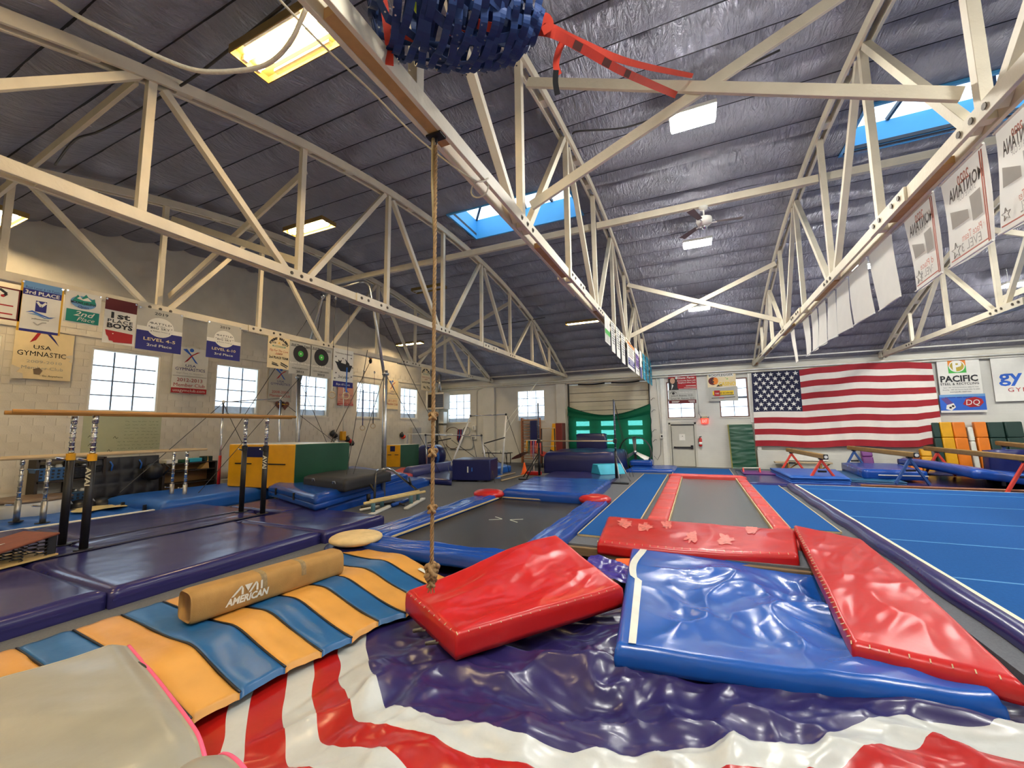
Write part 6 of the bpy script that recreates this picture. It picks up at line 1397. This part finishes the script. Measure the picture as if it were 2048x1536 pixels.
B = Ban('pale advertising banner with barrel picture and yellow lettering', 'y', YW, (1414, 748), (1473, 774), K_cream, group=g4); B.rect(.04, .74, .92, .99, K_white).txt('BOOTLEGGER', .48, .79, .15, K_dk, .84, bold=.01).disc(.2, .48, .17, K_dred, ry=.27).disc(.28, .48, .1, K_orange, ry=.24).txt('S', .18, .36, .28, K_black, .12, bold=.03).txt("'s", .68, .55, .14, K_green, .1).txt('CASINO', .68, .14, .24, K_yel, .58, bold=.02).poly([(.3, .08), (.36, .2), (.5, .24), (.52, .1)], K_black)
B = Ban('sagging grey advertising banner with yellow and red logo strip', 'y', YW-.01, (1416, 775), (1477, 801), K_grey, group=g4); B.rect(.15, .4, .86, .72, K_yel).rect(.15, .4, .86, .44, K_dk).txt('LES SCHWAB', .6, .49, .14, K_black, .46, bold=.02).rect(.2, .36, .4, .76, K_red).txt('TIRE', .3, .49, .1, K_white, .14).line([(.1, .22), (.9, .26)], .03, K_dk).rect(.36, .2, .52, .26, K_red).poly([(.2, 1.0), (.5, .93), (.9, 1.0)], M_white)
B = Ban('white recycling company banner with orange and green square logo', 'y', YW, (1872, 719), (1967, 789), K_white, group=g4); B.rect(.26, .6, .68, .97, K_green).rect(.26, .79, .68, .97, K_orange).disc(.47, .785, .19, K_white).disc(.47, .785, .165, flat('logo_olive', (170, 150, 50))).txt('P', .48, .66, .26, K_white, .22, bold=.04).line([(.3, .78), (.36, .68)], .015, K_white).line([(.3, .74), (.34, .67)], .015, K_white).txt('PACIFIC', .48, .37, .16, K_black, .88, bold=.035).txt('STEEL & RECYCLING', .48, .28, .06, K_black, .9, bold=.02, space=1.15).txt('Steel - 1401 3rd Street Northwest (406) 771-7222', .5, .2, .026, K_black, .82).txt('Recycling - 1800 12th Avenue North (406) 761-8000', .5, .14, .026, K_black, .86).txt('www.pacific-steel.com', .48, .08, .03, K_black, .5, bold=.01)
B = Ban('blue ice cream advertising banner with red oval logo', 'y', YW, (1878, 790), (1975, 824), K_blue, group=g4); B.rect(0, .0, 1, .12, K_white).rect(0, .86, 1, 1, K_sky).poly([(.5, .45), (.58, .75), (.78, .84), (.92, .72), (.95, .52), (.85, .3), (.65, .28)], K_red).txt('DQ', .72, .4, .3, K_white, .3, bold=.05, shear=.1).poly([(.03, .78), (.16, .86), (.3, .5), (.18, .38)], K_vio).poly([(.14, .42), (.3, .52), (.34, .3), (.24, .12), (.12, .2)], K_white).disc(.22, .28, .03, K_dk).disc(.28, .36, .03, K_dk).txt('cmon on over', .42, .8, .1, K_navy, .6, shear=.2)
B = Ban('white banner with blue lowercase lettering at the right end', 'y', YW, (1979, 712), (2110, 800), K_white, group=g4); B.txt('gymnast', .12, .36, .32, K_blue, 1.7*.5, 'LEFT', bold=.015) if False else B.txt('gy', .1, .42, .26, K_blue, .42, 'LEFT', bold=.02).txt('GYM', .24, .2, .09, K_red, .36, 'LEFT', space=1.25)
# ---- green mesh curtain over the garage door
def curtain_mat():
    m = bpy.data.materials.new('green_mesh_curtain'); m.use_nodes = True; n = m.node_tree.nodes; L = m.node_tree.links; p = n['Principled BSDF']; p.inputs['Base Color'].default_value = (*srgb(8, 108, 78), 1); p.inputs['Roughness'].default_value = .7
    t = n.new('ShaderNodeBsdfTransparent'); t.inputs[0].default_value = (.2, .75, .6, 1); tl = n.new('ShaderNodeBsdfTranslucent'); tl.inputs[0].default_value = (*srgb(20, 150, 110), 1)
    a = n.new('ShaderNodeMixShader'); a.inputs[0].default_value = .35; b_ = n.new('ShaderNodeMixShader'); b_.inputs[0].default_value = .3
    L.new(p.outputs[0], a.inputs[1]); L.new(tl.outputs[0], a.inputs[2]); L.new(a.outputs[0], b_.inputs[1]); L.new(t.outputs[0], b_.inputs[2]); L.new(b_.outputs[0], n['Material Output'].inputs[0]); return m
C = thing('curtain', 'sagging translucent green mesh curtain over the garage door', 'curtain', (-4.3, YF-.2, 0)); M_cur = curtain_mat()
def cp(u, v): 
    x = lerp(GX0-.02, GX1+.05, u); top = 3.1-.52*math.sin(math.pi*u)**1.0; z = lerp(.02, top, v); return V((x, YF-.12-.03*math.sin(x*6)*(1-v)-.05*math.sin(math.pi*u)*v, z))
MB().grid(cp, 40, 24).build('mesh_sheet', M_cur, C, True)
def vp(u, v):
    x = lerp(GX0-.03, GX1+.06, u); top = 3.12-.52*math.sin(math.pi*u); h = .5*(1-.45*math.sin(math.pi*u)); return V((x, YF-.19-.04*math.sin(v*7+u*4), top-h*v))
MB().grid(vp, 40, 10).build('folded_top', M_cur, C, True); MB().tube([vp(u, 0) for u in np.linspace(0, 1, 24)], .02, 6).build('hem_cord', vinyl('green_hem', (6, 70, 50), .7), C, True)
for s, x in ((0, GX0-.03), (1, GX1+.06)): MB().tube([(x+.02*math.sin(z*9), YF-.16, z) for z in np.linspace(.1, 3.1, 20)], .012, 5).build('side_cord', M_black, C)
for z in (3.3, 2.7, 1.7, 1.2): MB().tube([(GX1+.1, YF-.12, z), (GX1+.22, YF-.12, z+.12), (GX1+.3, YF-.1, z+.1)], .012, 5).build('hook', M_black, C)
# ---- small things on the far wall
T = thing('exit_sign', 'lit red exit sign above the wall beside the door', 'exit sign', (.16, YF-.1, 2.09)); a, c = py(1402, 837, YF-.08), py(1417, 847, YF-.08)
MB().box((a.x, YF-.12, c.z), (c.x, YF-.02, a.z)).build('housing', mat('exit_red', srgb(228, 66, 48), .5, emit=srgb(240, 60, 40), es=1.2), T, bevel=.01); text('EXIT', ((a.x+c.x)/2, YF-.125, c.z+.05), (1, 0, 0), (0, 0, 1), .2, M_white, T, 'lettering', 'CENTER', (c.x-a.x)*.72, .006)
MB().box((a.x+.02, YF-.12, a.z), (c.x-.02, YF-.02, a.z+.1)).build('lamp_box', M_bar2, T)
for x in (a.x+.0, c.x): MB().lathe((x, YF-.12, a.z+.06), [(.04, -.03), (.05, .03)], 8, 'y').build('emergency_lamp', M_chrome, T, True)
T = thing('fire_extinguisher', 'small red fire extinguisher mounted beside the exit door', 'extinguisher', (.08, YF-.1, 1.0)); c = py(1401, 884, YF-.1)
MB().lathe((c.x, YF-.12, c.z-.2), [(.02, -.02), (.07, 0), (.075, .03), (.075, .32), (.05, .38), (.025, .42)], 14).build('cylinder', M_red, T, True); MB().lathe((c.x, YF-.12, c.z-.12), [(.077, 0), (.077, .12)], 14).build('label_band', M_white, T, True); MB().bar((c.x-.05, YF-.14, c.z+.24), (c.x+.06, YF-.14, c.z+.26), .03, .04).build('handle', M_black, T); MB().tube([(c.x, YF-.15, c.z+.22), (c.x-.1, YF-.15, c.z+.14), (c.x-.09, YF-.15, c.z-.05)], .012, 6).build('hose', M_black, T, True)
T = thing('switch_box', 'grey switch box with conduit beside the exit door', 'switch', (-1.85, YF-.08, 1.2)); a = py(1323, 872, YF-.05)
MB().box((a.x-.07, YF-.09, a.z-.12), (a.x+.1, YF-.0, a.z+.1)).build('box', M_white, T, bevel=.01); MB().cyl((a.x, YF-.05, a.z+.1), (a.x-.1, YF-.05, 4.4), .02, 8).build('conduit', M_white, T, True); MB().box((a.x-.02, YF-.1, a.z-.06), (a.x+.05, YF-.09, a.z+.04)).build('rocker', M_dk if False else M_black, T); MB().tube([(a.x-.03, YF-.04, a.z-.12), (a.x-.08, YF-.05, .6), (a.x-.25, YF-.05, .3), (a.x-.4, YF-.05, .5)], .01, 5).build('flex', M_black, T)
tag(MB().tube([(.05, YF-.04, 4.4), (.1, YF-.04, 3.2), (.1, YF-.04, 2.6), (.18, YF-.04, 2.42)], .012, 6).build('conduit', M_steel, None), 'thin grey conduit running down to the exit sign', 'conduit')
# heater, water heater box, electric boxes, hoses
T = thing('wall_heater', 'beige unit heater with dark grille hung in the corner', 'heater', py(860, 830, 20.8)); YH = 20.7; a, c = py(854, 786, YH), py(887, 818, YH)
MB().box((a.x, YH, c.z), (c.x, YH+.7, a.z)).build('cabinet', mat('beige_enamel', srgb(184, 172, 150), .5), T, bevel=.02); MB().box((a.x+.06, YH-.012, c.z+.12), (c.x-.03, YH+.0, a.z-.12)).build('grille_back', M_black, T)
b = MB()
for k in range(13): x = lerp(a.x+.06, c.x-.03, k/12); b.box((x-.008, YH-.02, c.z+.12), (x+.008, YH-.01, a.z-.12))
for k in range(8): z = lerp(c.z+.12, a.z-.12, k/7); b.box((a.x+.06, YH-.022, z-.008), (c.x-.03, YH-.008, z+.008))
o = b.build('grille', mat('brown_grille', srgb(96, 82, 70), .5, .5), T); o['kind'] = 'stuff'
a2, c2_ = py(843, 783, YH-.1), py(854, 820, YH-.1); MB().box((a2.x, YH-.1, c2_.z), (c2_.x, YH+.5, a2.z)).build('side_panel', M_white, T, bevel=.02); MB().cyl((c.x-.5, YH+.3, a.z), (c.x-.5, YH+.3, arcz(YH+.3, CO)-.1), .1, 12).build('flue', M_steel, T, True)
T = thing('water_heater', 'slim white tankless water heater below the corner heater', 'water heater', py(870, 850, 21.5)); a, c = py(870, 824, 21.5), py(887, 847, 21.5); MB().box((a.x, 21.5, c.z), (c.x, 21.9, a.z)).build('case', M_white, T, bevel=.02)
for t in (.3, .7): MB().cyl((lerp(a.x, c.x, t), 21.7, .1), (lerp(a.x, c.x, t), 21.7, c.z), .02, 8).build('pipe', M_steel, T, True)
T = thing('corner_cabinet', 'grey metal panel beneath the water heater', 'cabinet', py(870, 870, 21.6)); a, c = py(868, 851, 21.6), py(887, 895, 21.6); a.x = max(a.x, XL+.1); c.x = max(c.x, a.x+.5); MB().box((a.x, 21.6, c.z), (c.x, 21.95, a.z)).build('case', M_wall, T, bevel=.01); MB().lathe((lerp(a.x, c.x, .4), 21.59, lerp(a.z, c.z, .3)), [(.03, -.01), (.03, .01)], 8, 'y').build('knob', M_black, T)
T = thing('pipe_riser', 'dark vertical pipe standing in the wall corner', 'pipe', py(862, 930, 21.3)); p = py(863, 880, 21.3); p.x = max(p.x, XL+.35); MB().cyl((p.x, 21.3, 0), (p.x, 21.3, py(861, 825, 21.3).z), .07, 10).build('pipe', M_black, T, True); MB().cyl((p.x-.2, 21.4, 0), (p.x-.2, 21.4, 3.2), .05, 10).build('side_pipe', M_steel, T, True)
T = thing('panel_box', 'pale electrical panel box on the left wall', 'electric box', px(830, 875, XL+.1)); a, c = px(821, 855, XL+.02), px(839, 889, XL+.02); MB().box((XL+.012, a.y, c.z), (XL+.14, c.y, a.z)).build('box', flat('panel_grey', (176, 174, 170)), T, bevel=.01); MB().box((XL+.14, a.y+.06, c.z+.06), (XL+.15, c.y-.06, a.z-.06)).build('cover', flat('panel_cover', (160, 160, 160)), T)
T = thing('hose_loop', 'large dark hoop of hose hung on the far wall', 'hose', py(906, 876, YF-.1)); c = py(906, 876, YF-.1)
MB().tube([c+V((.62*math.cos(t), -.03, .66*math.sin(t))) for t in np.linspace(0, 2*math.pi, 40)], .02, 6, caps=False).build('hoop', vinyl('dark_red_hose', (70, 34, 30), .6), T, True)
T = thing('jump_ropes', 'bunch of blue and red jump ropes hung on a hook', 'jump ropes', py(921, 870, YF-.1)); c = py(921, 862, YF-.12)
for k in range(8): MB().tube([c+V((.04*(k-4), -.02, .1)), c+V((.05*(k-4), -.05, -.25-.05*(k % 3))), c+V((.03*(k-4)-.1, -.04, -.55-.06*(k % 4))), c+V((.06*(k-3), -.02, -.2))], .02, 6).build('rope', [M_navy, M_red, M_black, M_blue2][k % 4], T, True)
T = thing('cable_coil', 'small coil of grey cable hung on the far wall', 'cable', py(934, 862, YF-.1)); c = py(934, 862, YF-.1)
for k in range(4): MB().tube([c+V(((.2+.02*k)*math.cos(t), -.03-.01*k, (.22+.015*k)*math.sin(t))) for t in np.linspace(0, 2*math.pi, 24)], .015, 6, caps=False).build('coil', [M_steel, M_offwhite, M_black, M_steel][k], T, True)
for (a, c), l in ((((945, 851), (951, 861)), 'upper grey outlet box by the second pilaster'), (((943, 872), (952, 879)), 'lower grey outlet box by the second pilaster')):
    a, c = py(*a, YF-.1), py(*c, YF-.1); T = thing('outlet_box', l, 'electric box', (a.x, YF, c.z)); MB().box((a.x, YF-.14, c.z), (c.x, YF, a.z)).build('box', M_white, T, bevel=.015); MB().box((a.x+.06, YF-.15, c.z+.05), (c.x-.06, YF-.14, a.z-.05)).build('face', M_steel, T)
T = thing('conduit', 'curved white conduit bending down the far wall', 'conduit', py(952, 880, YF-.06)); pts = [py(953, 785, YF-.05), py(953, 870, YF-.05)]; MB().tube([(pts[0].x+.3, YF-.05, 4.42), (pts[0].x+.04, YF-.05, 4.3), (pts[0].x, YF-.05, 4.1), (pts[1].x, YF-.05, pts[1].z)], .022, 8).build('riser', M_wall, T, True)
p = py(946, 879, YF-.05); MB().tube([(p.x, YF-.05, p.z), (p.x, YF-.05, p.z-.45), (p.x-.08, YF-.05, p.z-.56), (p.x-.25, YF-.05, p.z-.6), (p.x-1.6, YF-.05, p.z-.6)], .022, 8).build('bend', M_steel, T, True)
# wall ladder with navy mat
T = thing('wall_ladder', 'wooden stall bar ladder fixed below the far window', 'wall bars', (-9, YF-.3, 0)); a, c = py(1043, 836, YF-.3), py(1078, 836, YF-.3); zt_ = a.z
for x in (a.x, c.x): MB().box((x-.04, YF-.34, 0), (x+.04, YF-.1, zt_)).build('side_rail', mat('orange_wood', srgb(150, 92, 56), .5), T, bevel=.01)
for k in range(15): z = .25+k*(zt_-.4)/14; MB().cyl((a.x, YF-.26, z), (c.x, YF-.26, z), .022, 8).build('rung', mat('rung_wood', srgb(178, 128, 88), .5), T, True)
MB().box((a.x, YF-.34, zt_-.16), (c.x, YF-.28, zt_-.08)).build('top_rail', MATS['rung_wood'], T)
p, q = py(1060, 841, YF-.4), py(1075, 891, YF-.4); o = MB().box((p.x, YF-.44, q.z), (q.x, YF-.36, p.z)).build('hanging_mat', M_navy2, None, bevel=.02); tag(o, 'navy mat hanging over the wall ladder rungs', 'mat')
T = thing('work_table', 'small dark table with papers against the far wall', 'table', py(995, 935, 20.8)); a, c = py(968, 905, 20.8), py(1018, 903, 20.8); MB().box((a.x, 20.6, a.z-.04), (c.x, 21.3, a.z)).build('top', M_black, T)
for x in (a.x+.1, c.x-.1):
    for y in (20.7, 21.2): MB().cyl((x, y, 0), (x, y, a.z-.04), .025, 8).build('leg', M_black, T)
for k in range(3): MB().box((a.x+.5+.3*k, 20.75, a.z), (a.x+.75+.3*k, 21.1, a.z+.06+.04*k)).build('papers', M_offwhite, T)
# ---- clutter on and along the left wall
def wallhook(label, x, y, cols, cat):
    c = px(x, y, XL+.08); T = thing('hanging_gear', label, cat, c, 'gear hung on left wall hooks')
    for k, m in enumerate(cols): MB().lathe(c+V((.03, .14*k-.1, -.1*k)), [(.02, -.13), (.1, -.1), (.13, 0), (.08, .1), (.03, .14)], 12, 'x' if k % 2 else 'z').build('pouch', m, T, True)
    MB().cyl(c+V((-.07, 0, .15)), c+V((.04, 0, .15)), .012, 6).build('hook', M_black, T); return T
wallhook('black helmet and straps on upper wall hooks', 668, 867, [M_black, M_black], 'gear'); wallhook('grey bag hung below the black helmet', 674, 884, [M_steel, M_black], 'bag'); wallhook('dark pouches with red straps hung by the block', 697, 878, [M_black, M_red, M_black], 'straps'); wallhook('black and orange pad on a wall hook near panel box', 805, 870, [M_black, M_redleg], 'gear')
T = thing('rope_anchor', 'yellow anchor block on the left wall holding guy ropes', 'anchor', px(686, 872, XL+.1)); c = px(686, 872, XL+.15); MB().box(c+V((-.1, -.12, -.2)), c+V((.08, .12, .22))).build('block', M_yellow, T, bevel=.03); MB().tube([c, c+V((.3, -.3, .9)), c+V((.9, -.9, 2.4))], .018, 6).build('rope', M_offwhite, T, True)
T = thing('storage_shelf', 'dark open shelf with blue baskets against the left wall', 'shelf', px(110, 1010, XL+.3)); X0 = XL+.05; X1 = XL+.5
y0, y1 = px(70, 990, X1).y, px(205, 980, X1).y; M_dwood = mat('dark_shelf', srgb(48, 40, 36), .6); zz = [.15, .8, 1.32]
for z in zz: MB().box((X0, y0, z), (X1, y1, z+.05)).build('shelf_board', M_dwood, T)
for y in (y0, (y0+y1)/2, y1): MB().box((X0, y-.03, 0), (X1, y+.03, 1.37)).build('side_board', M_dwood, T)
def basket(label, x, y, z, m, grp='plastic baskets on the dark shelf'):
    T = thing('basket', label, 'basket', (x, y, z), grp); MB().hexa([(x-.16, y-.26, z), (x+.16, y-.26, z), (x+.16, y+.26, z), (x-.16, y+.26, z), (x-.2, y-.32, z+.3), (x+.2, y-.32, z+.3), (x+.2, y+.32, z+.3), (x-.2, y+.32, z+.3)]).build('body', m, T, bevel=.02); MB().box((x-.21, y-.33, z+.28), (x+.21, y+.33, z+.31)).build('rim', m, T, bevel=.01)
    b = MB()
    for k in range(5):
        for j in range(3): b.box((x+.165+.013*j, y-.2+.1*k-.02, z+.06+.08*j), (x+.186+.013*j, y-.2+.1*k+.02, z+.1+.08*j))
    b.build('holes', M_black, T)['kind'] = 'stuff'
    for k in range(3): MB().lathe((x, y-.15+.15*k, z+.28), [(.02, 0), (.08, .04), (.05, .1)], 8).build('contents', [M_black, M_steel, M_white][k], T, True)
M_bask = vinyl('blue_plastic', (58, 104, 160), .5)
basket('blue plastic basket on the upper shelf', XL+.3, lerp(y0, y1, .22), zz[1]+.05, M_bask); basket('blue plastic basket on the lower shelf', XL+.3, lerp(y0, y1, .62), zz[0]+.05, vinyl('dull_blue_plastic', (44, 82, 120), .5)); basket('dark crate of black gear on the upper shelf', XL+.3, lerp(y0, y1, .72), zz[1]+.05, M_black)
T = thing('quilted_panel', 'black quilted wall pad leaning behind the bar posts', 'wall pad', px(230, 990, XL+.4)); ya, yb_ = px(150, 960, XL+.45).y, px(315, 960, XL+.45).y; zt_ = px(300, 911, XL+.45).z
MB().grid(lambda u, v: (XL+.55-.12*v+.03*abs(math.sin(u*math.pi*5))*abs(math.sin(v*math.pi*3)), lerp(ya+.3, yb_, u), lerp(.3, zt_, v)), 60, 36).build('face', mat('black_quilt', srgb(26, 27, 36), .5), T, True); MB().hexa([(XL+.42, ya+.3, .3), (XL+.54, ya+.3, .3), (XL+.54, yb_, .3), (XL+.42, yb_, .3), (XL+.32, ya+.3, zt_), (XL+.42, ya+.3, zt_), (XL+.42, yb_, zt_), (XL+.32, yb_, zt_)]).build('backing', M_black, T)
for y in (lerp(ya, yb_, .36), lerp(ya, yb_, .72)): MB().tube([(XL+.5, y, zt_-.1), (XL+.53, y+.05, zt_-.2), (XL+.55, y+.02, zt_-.35)], .02, 6).build('strap', M_sky if False else M_blue2, T, True)
T = thing('cubby_shelf', 'brown backed cubby shelf with boxes by the high bar', 'shelf', px(380, 960, XL+.3)); y0, y1 = px(328, 945, X1).y, px(432, 940, X1).y; zc = [.45, .82, px(380, 925, X1).z]
for z in zc: MB().box((X0, y0, z-.03), (X1, y1, z)).build('shelf_board', M_dwood, T)
for y in (y0, y1): MB().box((X0, y-.03, 0), (X1, y+.03, zc[2])).build('side_board', M_dwood, T)
MB().box((X0, y0, .1), (X0+.02, y1, zc[2])).build('back_board', mat('tan_board', srgb(150, 116, 70), .7), T)
for k, (t, w, h, m) in enumerate(((.15, .3, .12, M_white), (.4, .2, .1, M_green), (.6, .35, .12, M_cyan), (.85, .25, .16, M_dgreen))): y = lerp(y0, y1, t); o = MB().box((X0+.1, y-w/2, zc[2]), (X1-.05, y+w/2, zc[2]+h)).build('storage_box', m, None, bevel=.015); tag(o, ['white', 'green', 'turquoise', 'dark green'][k]+' small box on top of the cubby shelf', 'box', 'boxes on the cubby shelf')
MB().hexa([(X1-.25, y0+1.0, zc[1]), (X1-.02, y0+1.0, zc[1]), (X1-.02, y1-.2, zc[1]), (X1-.25, y1-.2, zc[1]), (X1-.25, y0+1.2, zc[1]+.25), (X1-.02, y0+1.2, zc[1]+.25), (X1-.02, y1-.25, zc[1]+.4), (X1-.25, y1-.25, zc[1]+.4)]).build('paper_bag', mat('kraft_paper', srgb(206, 166, 96), .8), T, bevel=.02)
T = thing('chalk_tub', 'white tub with brown rim standing by the chrome uprights', 'tub', pz(45, 1038, 0)); p = pz(35, 1040, .02); p = V((XL+.75, p.y+.1, 0))
MB().lathe((p.x, p.y, 0), [(.62, 0), (.66, .42), (.64, .5)], 24).build('tub', M_white, T, True); MB().lathe((p.x, p.y, .46), [(.66, 0), (.7, .03), (.66, .07), (.4, .1), (.1, .11)], 24).build('lid', mat('brown_lid', srgb(120, 100, 82), .35), T, True)
for x, y, l in ((207, 992, 'beside the quilted pad'), (165, 985, 'below the quilted pad')):
    p = pz(x, y, .2); p = px(x, y, XL+.85); p.z = .12; T = thing('gym_bag', 'small black gym bag on the floor '+l, 'bag', p); MB().lathe(p+V((0, 0, -.1)), [(.2, 0), (.3, .1), (.26, .25), (.1, .33)], 14).build('body', M_black, T, True); MB().tube([p+V((-.1, -.2, .15)), p+V((0, -.26, .3)), p+V((.1, -.2, .15))], .02, 6).build('strap', M_steel, T, True)
p = px(306, 945, XL+.75); T = thing('backpack', 'black backpack leaning on the quilted pad', 'bag', p); MB().lathe(p+V((0, 0, -.2)), [(.12, 0), (.22, .08), (.22, .35), (.12, .46)], 14).build('body', M_black, T, True); MB().tube([p+V((.1, .2, -.1)), p+V((.15, .34, .1)), p+V((.1, .2, .25))], .025, 6).build('strap', M_black, T, True)
p = px(452, 955, XL+.5); T = thing('bucket', 'pale plastic bucket by the red upright sleeve', 'bucket', p); MB().lathe((p.x, p.y, 0), [(.2, 0), (.24, .4), (.26, .42), (.24, .4)], 18).build('body', M_offwhite, T, True); MB().tube([(p.x-.24, p.y, .4), (p.x, p.y-.1, .3), (p.x+.24, p.y, .4)], .01, 5).build('handle', M_steel, T)
p = px(478, 950, XL+.4); p.z = .1; T = thing('storage_crate', 'black crate beside the pale bucket', 'crate', p); MB().box(p+V((-.25, -.2, -.1)), p+V((.25, .25, .45))).build('body', M_black, T, bevel=.03); MB().box(p+V((-.2, -.15, .45)), p+V((.3, .2, .6))).build('white_box', M_white, T, bevel=.02)
# ================================================================== LAMPS
def tube_mat(name, col, s): return mat(name, (.9, .9, .9), .4, emit=col, es=s)
WARM = (1.0, .76, .43); COOL = (1.0, .985, .93)
M_tubew = tube_mat('warm_tube', WARM, 100*LAMP); M_ledw = tube_mat('white_led_panel', COOL, 135*LAMP); M_tubeoff = mat('dead_tube', srgb(200, 205, 210), .3)
M_refl = mat('lamp_reflector', srgb(150, 126, 74), .35, .5)
def strip_light(x, y, z, L, Wd, label, kind='warm', tubes=2, grp='ceiling light fixtures'):
    T = thing('ceiling_light', label, 'ceiling light', (x, y, z), grp)
    h = .09
    if kind == 'led':
        MB().box((x-L/2-.02, y-Wd/2-.02, z+.02), (x+L/2+.02, y+Wd/2+.02, z+.09)).build('housing', M_white, T, bevel=.01)
        MB().box((x-L/2, y-Wd/2, z-.03), (x+L/2, y+Wd/2, z+.02)).build('diffuser', M_ledw, T, bevel=.01)
    else:
        b = MB(); t = .015
        b.box((x-L/2, y-Wd/2, z+h-t), (x+L/2, y+Wd/2, z+h)); b.build('reflector', M_refl, T)
        b = MB(); b.box((x-L/2, y-Wd/2, z-.02), (x+L/2, y-Wd/2+t, z+h-t)); b.box((x-L/2, y+Wd/2-t, z-.02), (x+L/2, y+Wd/2, z+h-t))
        b.box((x-L/2, y-Wd/2+t, z-.02), (x-L/2+t, y+Wd/2-t, z+h-t)); b.box((x+L/2-t, y-Wd/2+t, z-.02), (x+L/2, y+Wd/2-t, z+h-t)); b.build('housing', M_refl, T)
        for k in range(tubes):
            yy = y+(k-(tubes-1)/2)*Wd/tubes*.62
            MB().cyl((x-L/2+.06, yy, z+.03), (x+L/2-.06, yy, z+.03), .027, 10).build('tube', M_tubew if kind == 'warm' else M_tubeoff, T, True)
            b = MB(); b.box((x-L/2+.016, yy-.03, z), (x-L/2+.06, yy+.03, z+.06)); b.box((x+L/2-.06, yy-.03, z), (x+L/2-.016, yy+.03, z+.06)); b.build('lamp_holder', M_white, T)
        if Wd > .4:
            for s in (-1, 1): MB().box((x-L/2+.2, y+s*Wd*.42-.03, z+.03), (x+L/2-.2, y+s*Wd*.42+.03, z+.07)).build('baffle', M_steel, T)
    zr = arcz(y, CO)-.06
    b = MB()
    for s in (-1, 1): b.cyl((x+s*L*.35, y, z+h), (x+s*L*.35, y, max(zr, z+h+.03)), .006, 6)
    b.build('hanger', M_steel, T)
    return T
strip_light(-4.37, 3.05, 6.72, 1.4, .53, 'large warm four-foot light fixture hanging above the climbing rope cord', 'warm', 2)
strip_light(-9.05, 7.2, 7.3, 1.45, .45, 'warm light fixture above the rings frame on the left', 'warm', 2)
strip_light(-13.4, 3.1, 6.55, 1.5, .45, 'warm light fixture tucked at the left end wall beside the torn banners', 'warm', 2)
strip_light(-13.4, 16.9, 6.4, 1.6, .3, 'warm light fixture glowing on the far left corner wall', 'warm', 2)
strip_light(-4.25, 16.9, 6.45, 1.45, .25, 'slim warm light fixture before the garage door', 'warm', 2)
strip_light(-8.9, 12.3, 7.2, 1.35, .4, 'unlit light fixture with dead tubes beyond the rings frame', 'off', 2)
strip_light(.22, 7.25, 7.25, .7, .4, 'bright white rectangular light panel beside the red sling straps', 'led')
strip_light(.29, 12.5, 7.2, .72, .36, 'bright white rectangular light panel just below the ceiling fan', 'led')
strip_light(.31, 16.8, 6.42, .72, .34, 'bright white rectangular light panel at the crossing of sloping braces', 'led')
strip_light(4.9, 15.4, 6.75, .72, .34, 'bright white light panel glimpsed between the hanging banners', 'led')
strip_light(9.3, 13.0, 7.15, .72, .36, 'bright white light panel at the right end of the bay beyond the flag truss', 'led')
for x, y, l in ((4.9, 3.2, 'white light panel over the near part of the spring floor'), (9.3, 4.5, 'white light panel over the middle of the spring floor'), (.22, 1.2, 'white light panel over the purple pit cover'), (-9.05, .6, 'warm light fixture over the springboard'), (13.8, 9.0, 'white light panel near the right wall mid span'), (9.3, 17.5, 'white light panel before the upright orange mats'), (-4.4, -1.2, 'warm light fixture near the back wall'), (13.8, 16.0, 'white light panel near the right far corner')):
    strip_light(x, y, arcz(y, CO)-.62, .8 if x > -1 else 1.4, .36, l, 'led' if x > -1 else 'warm')
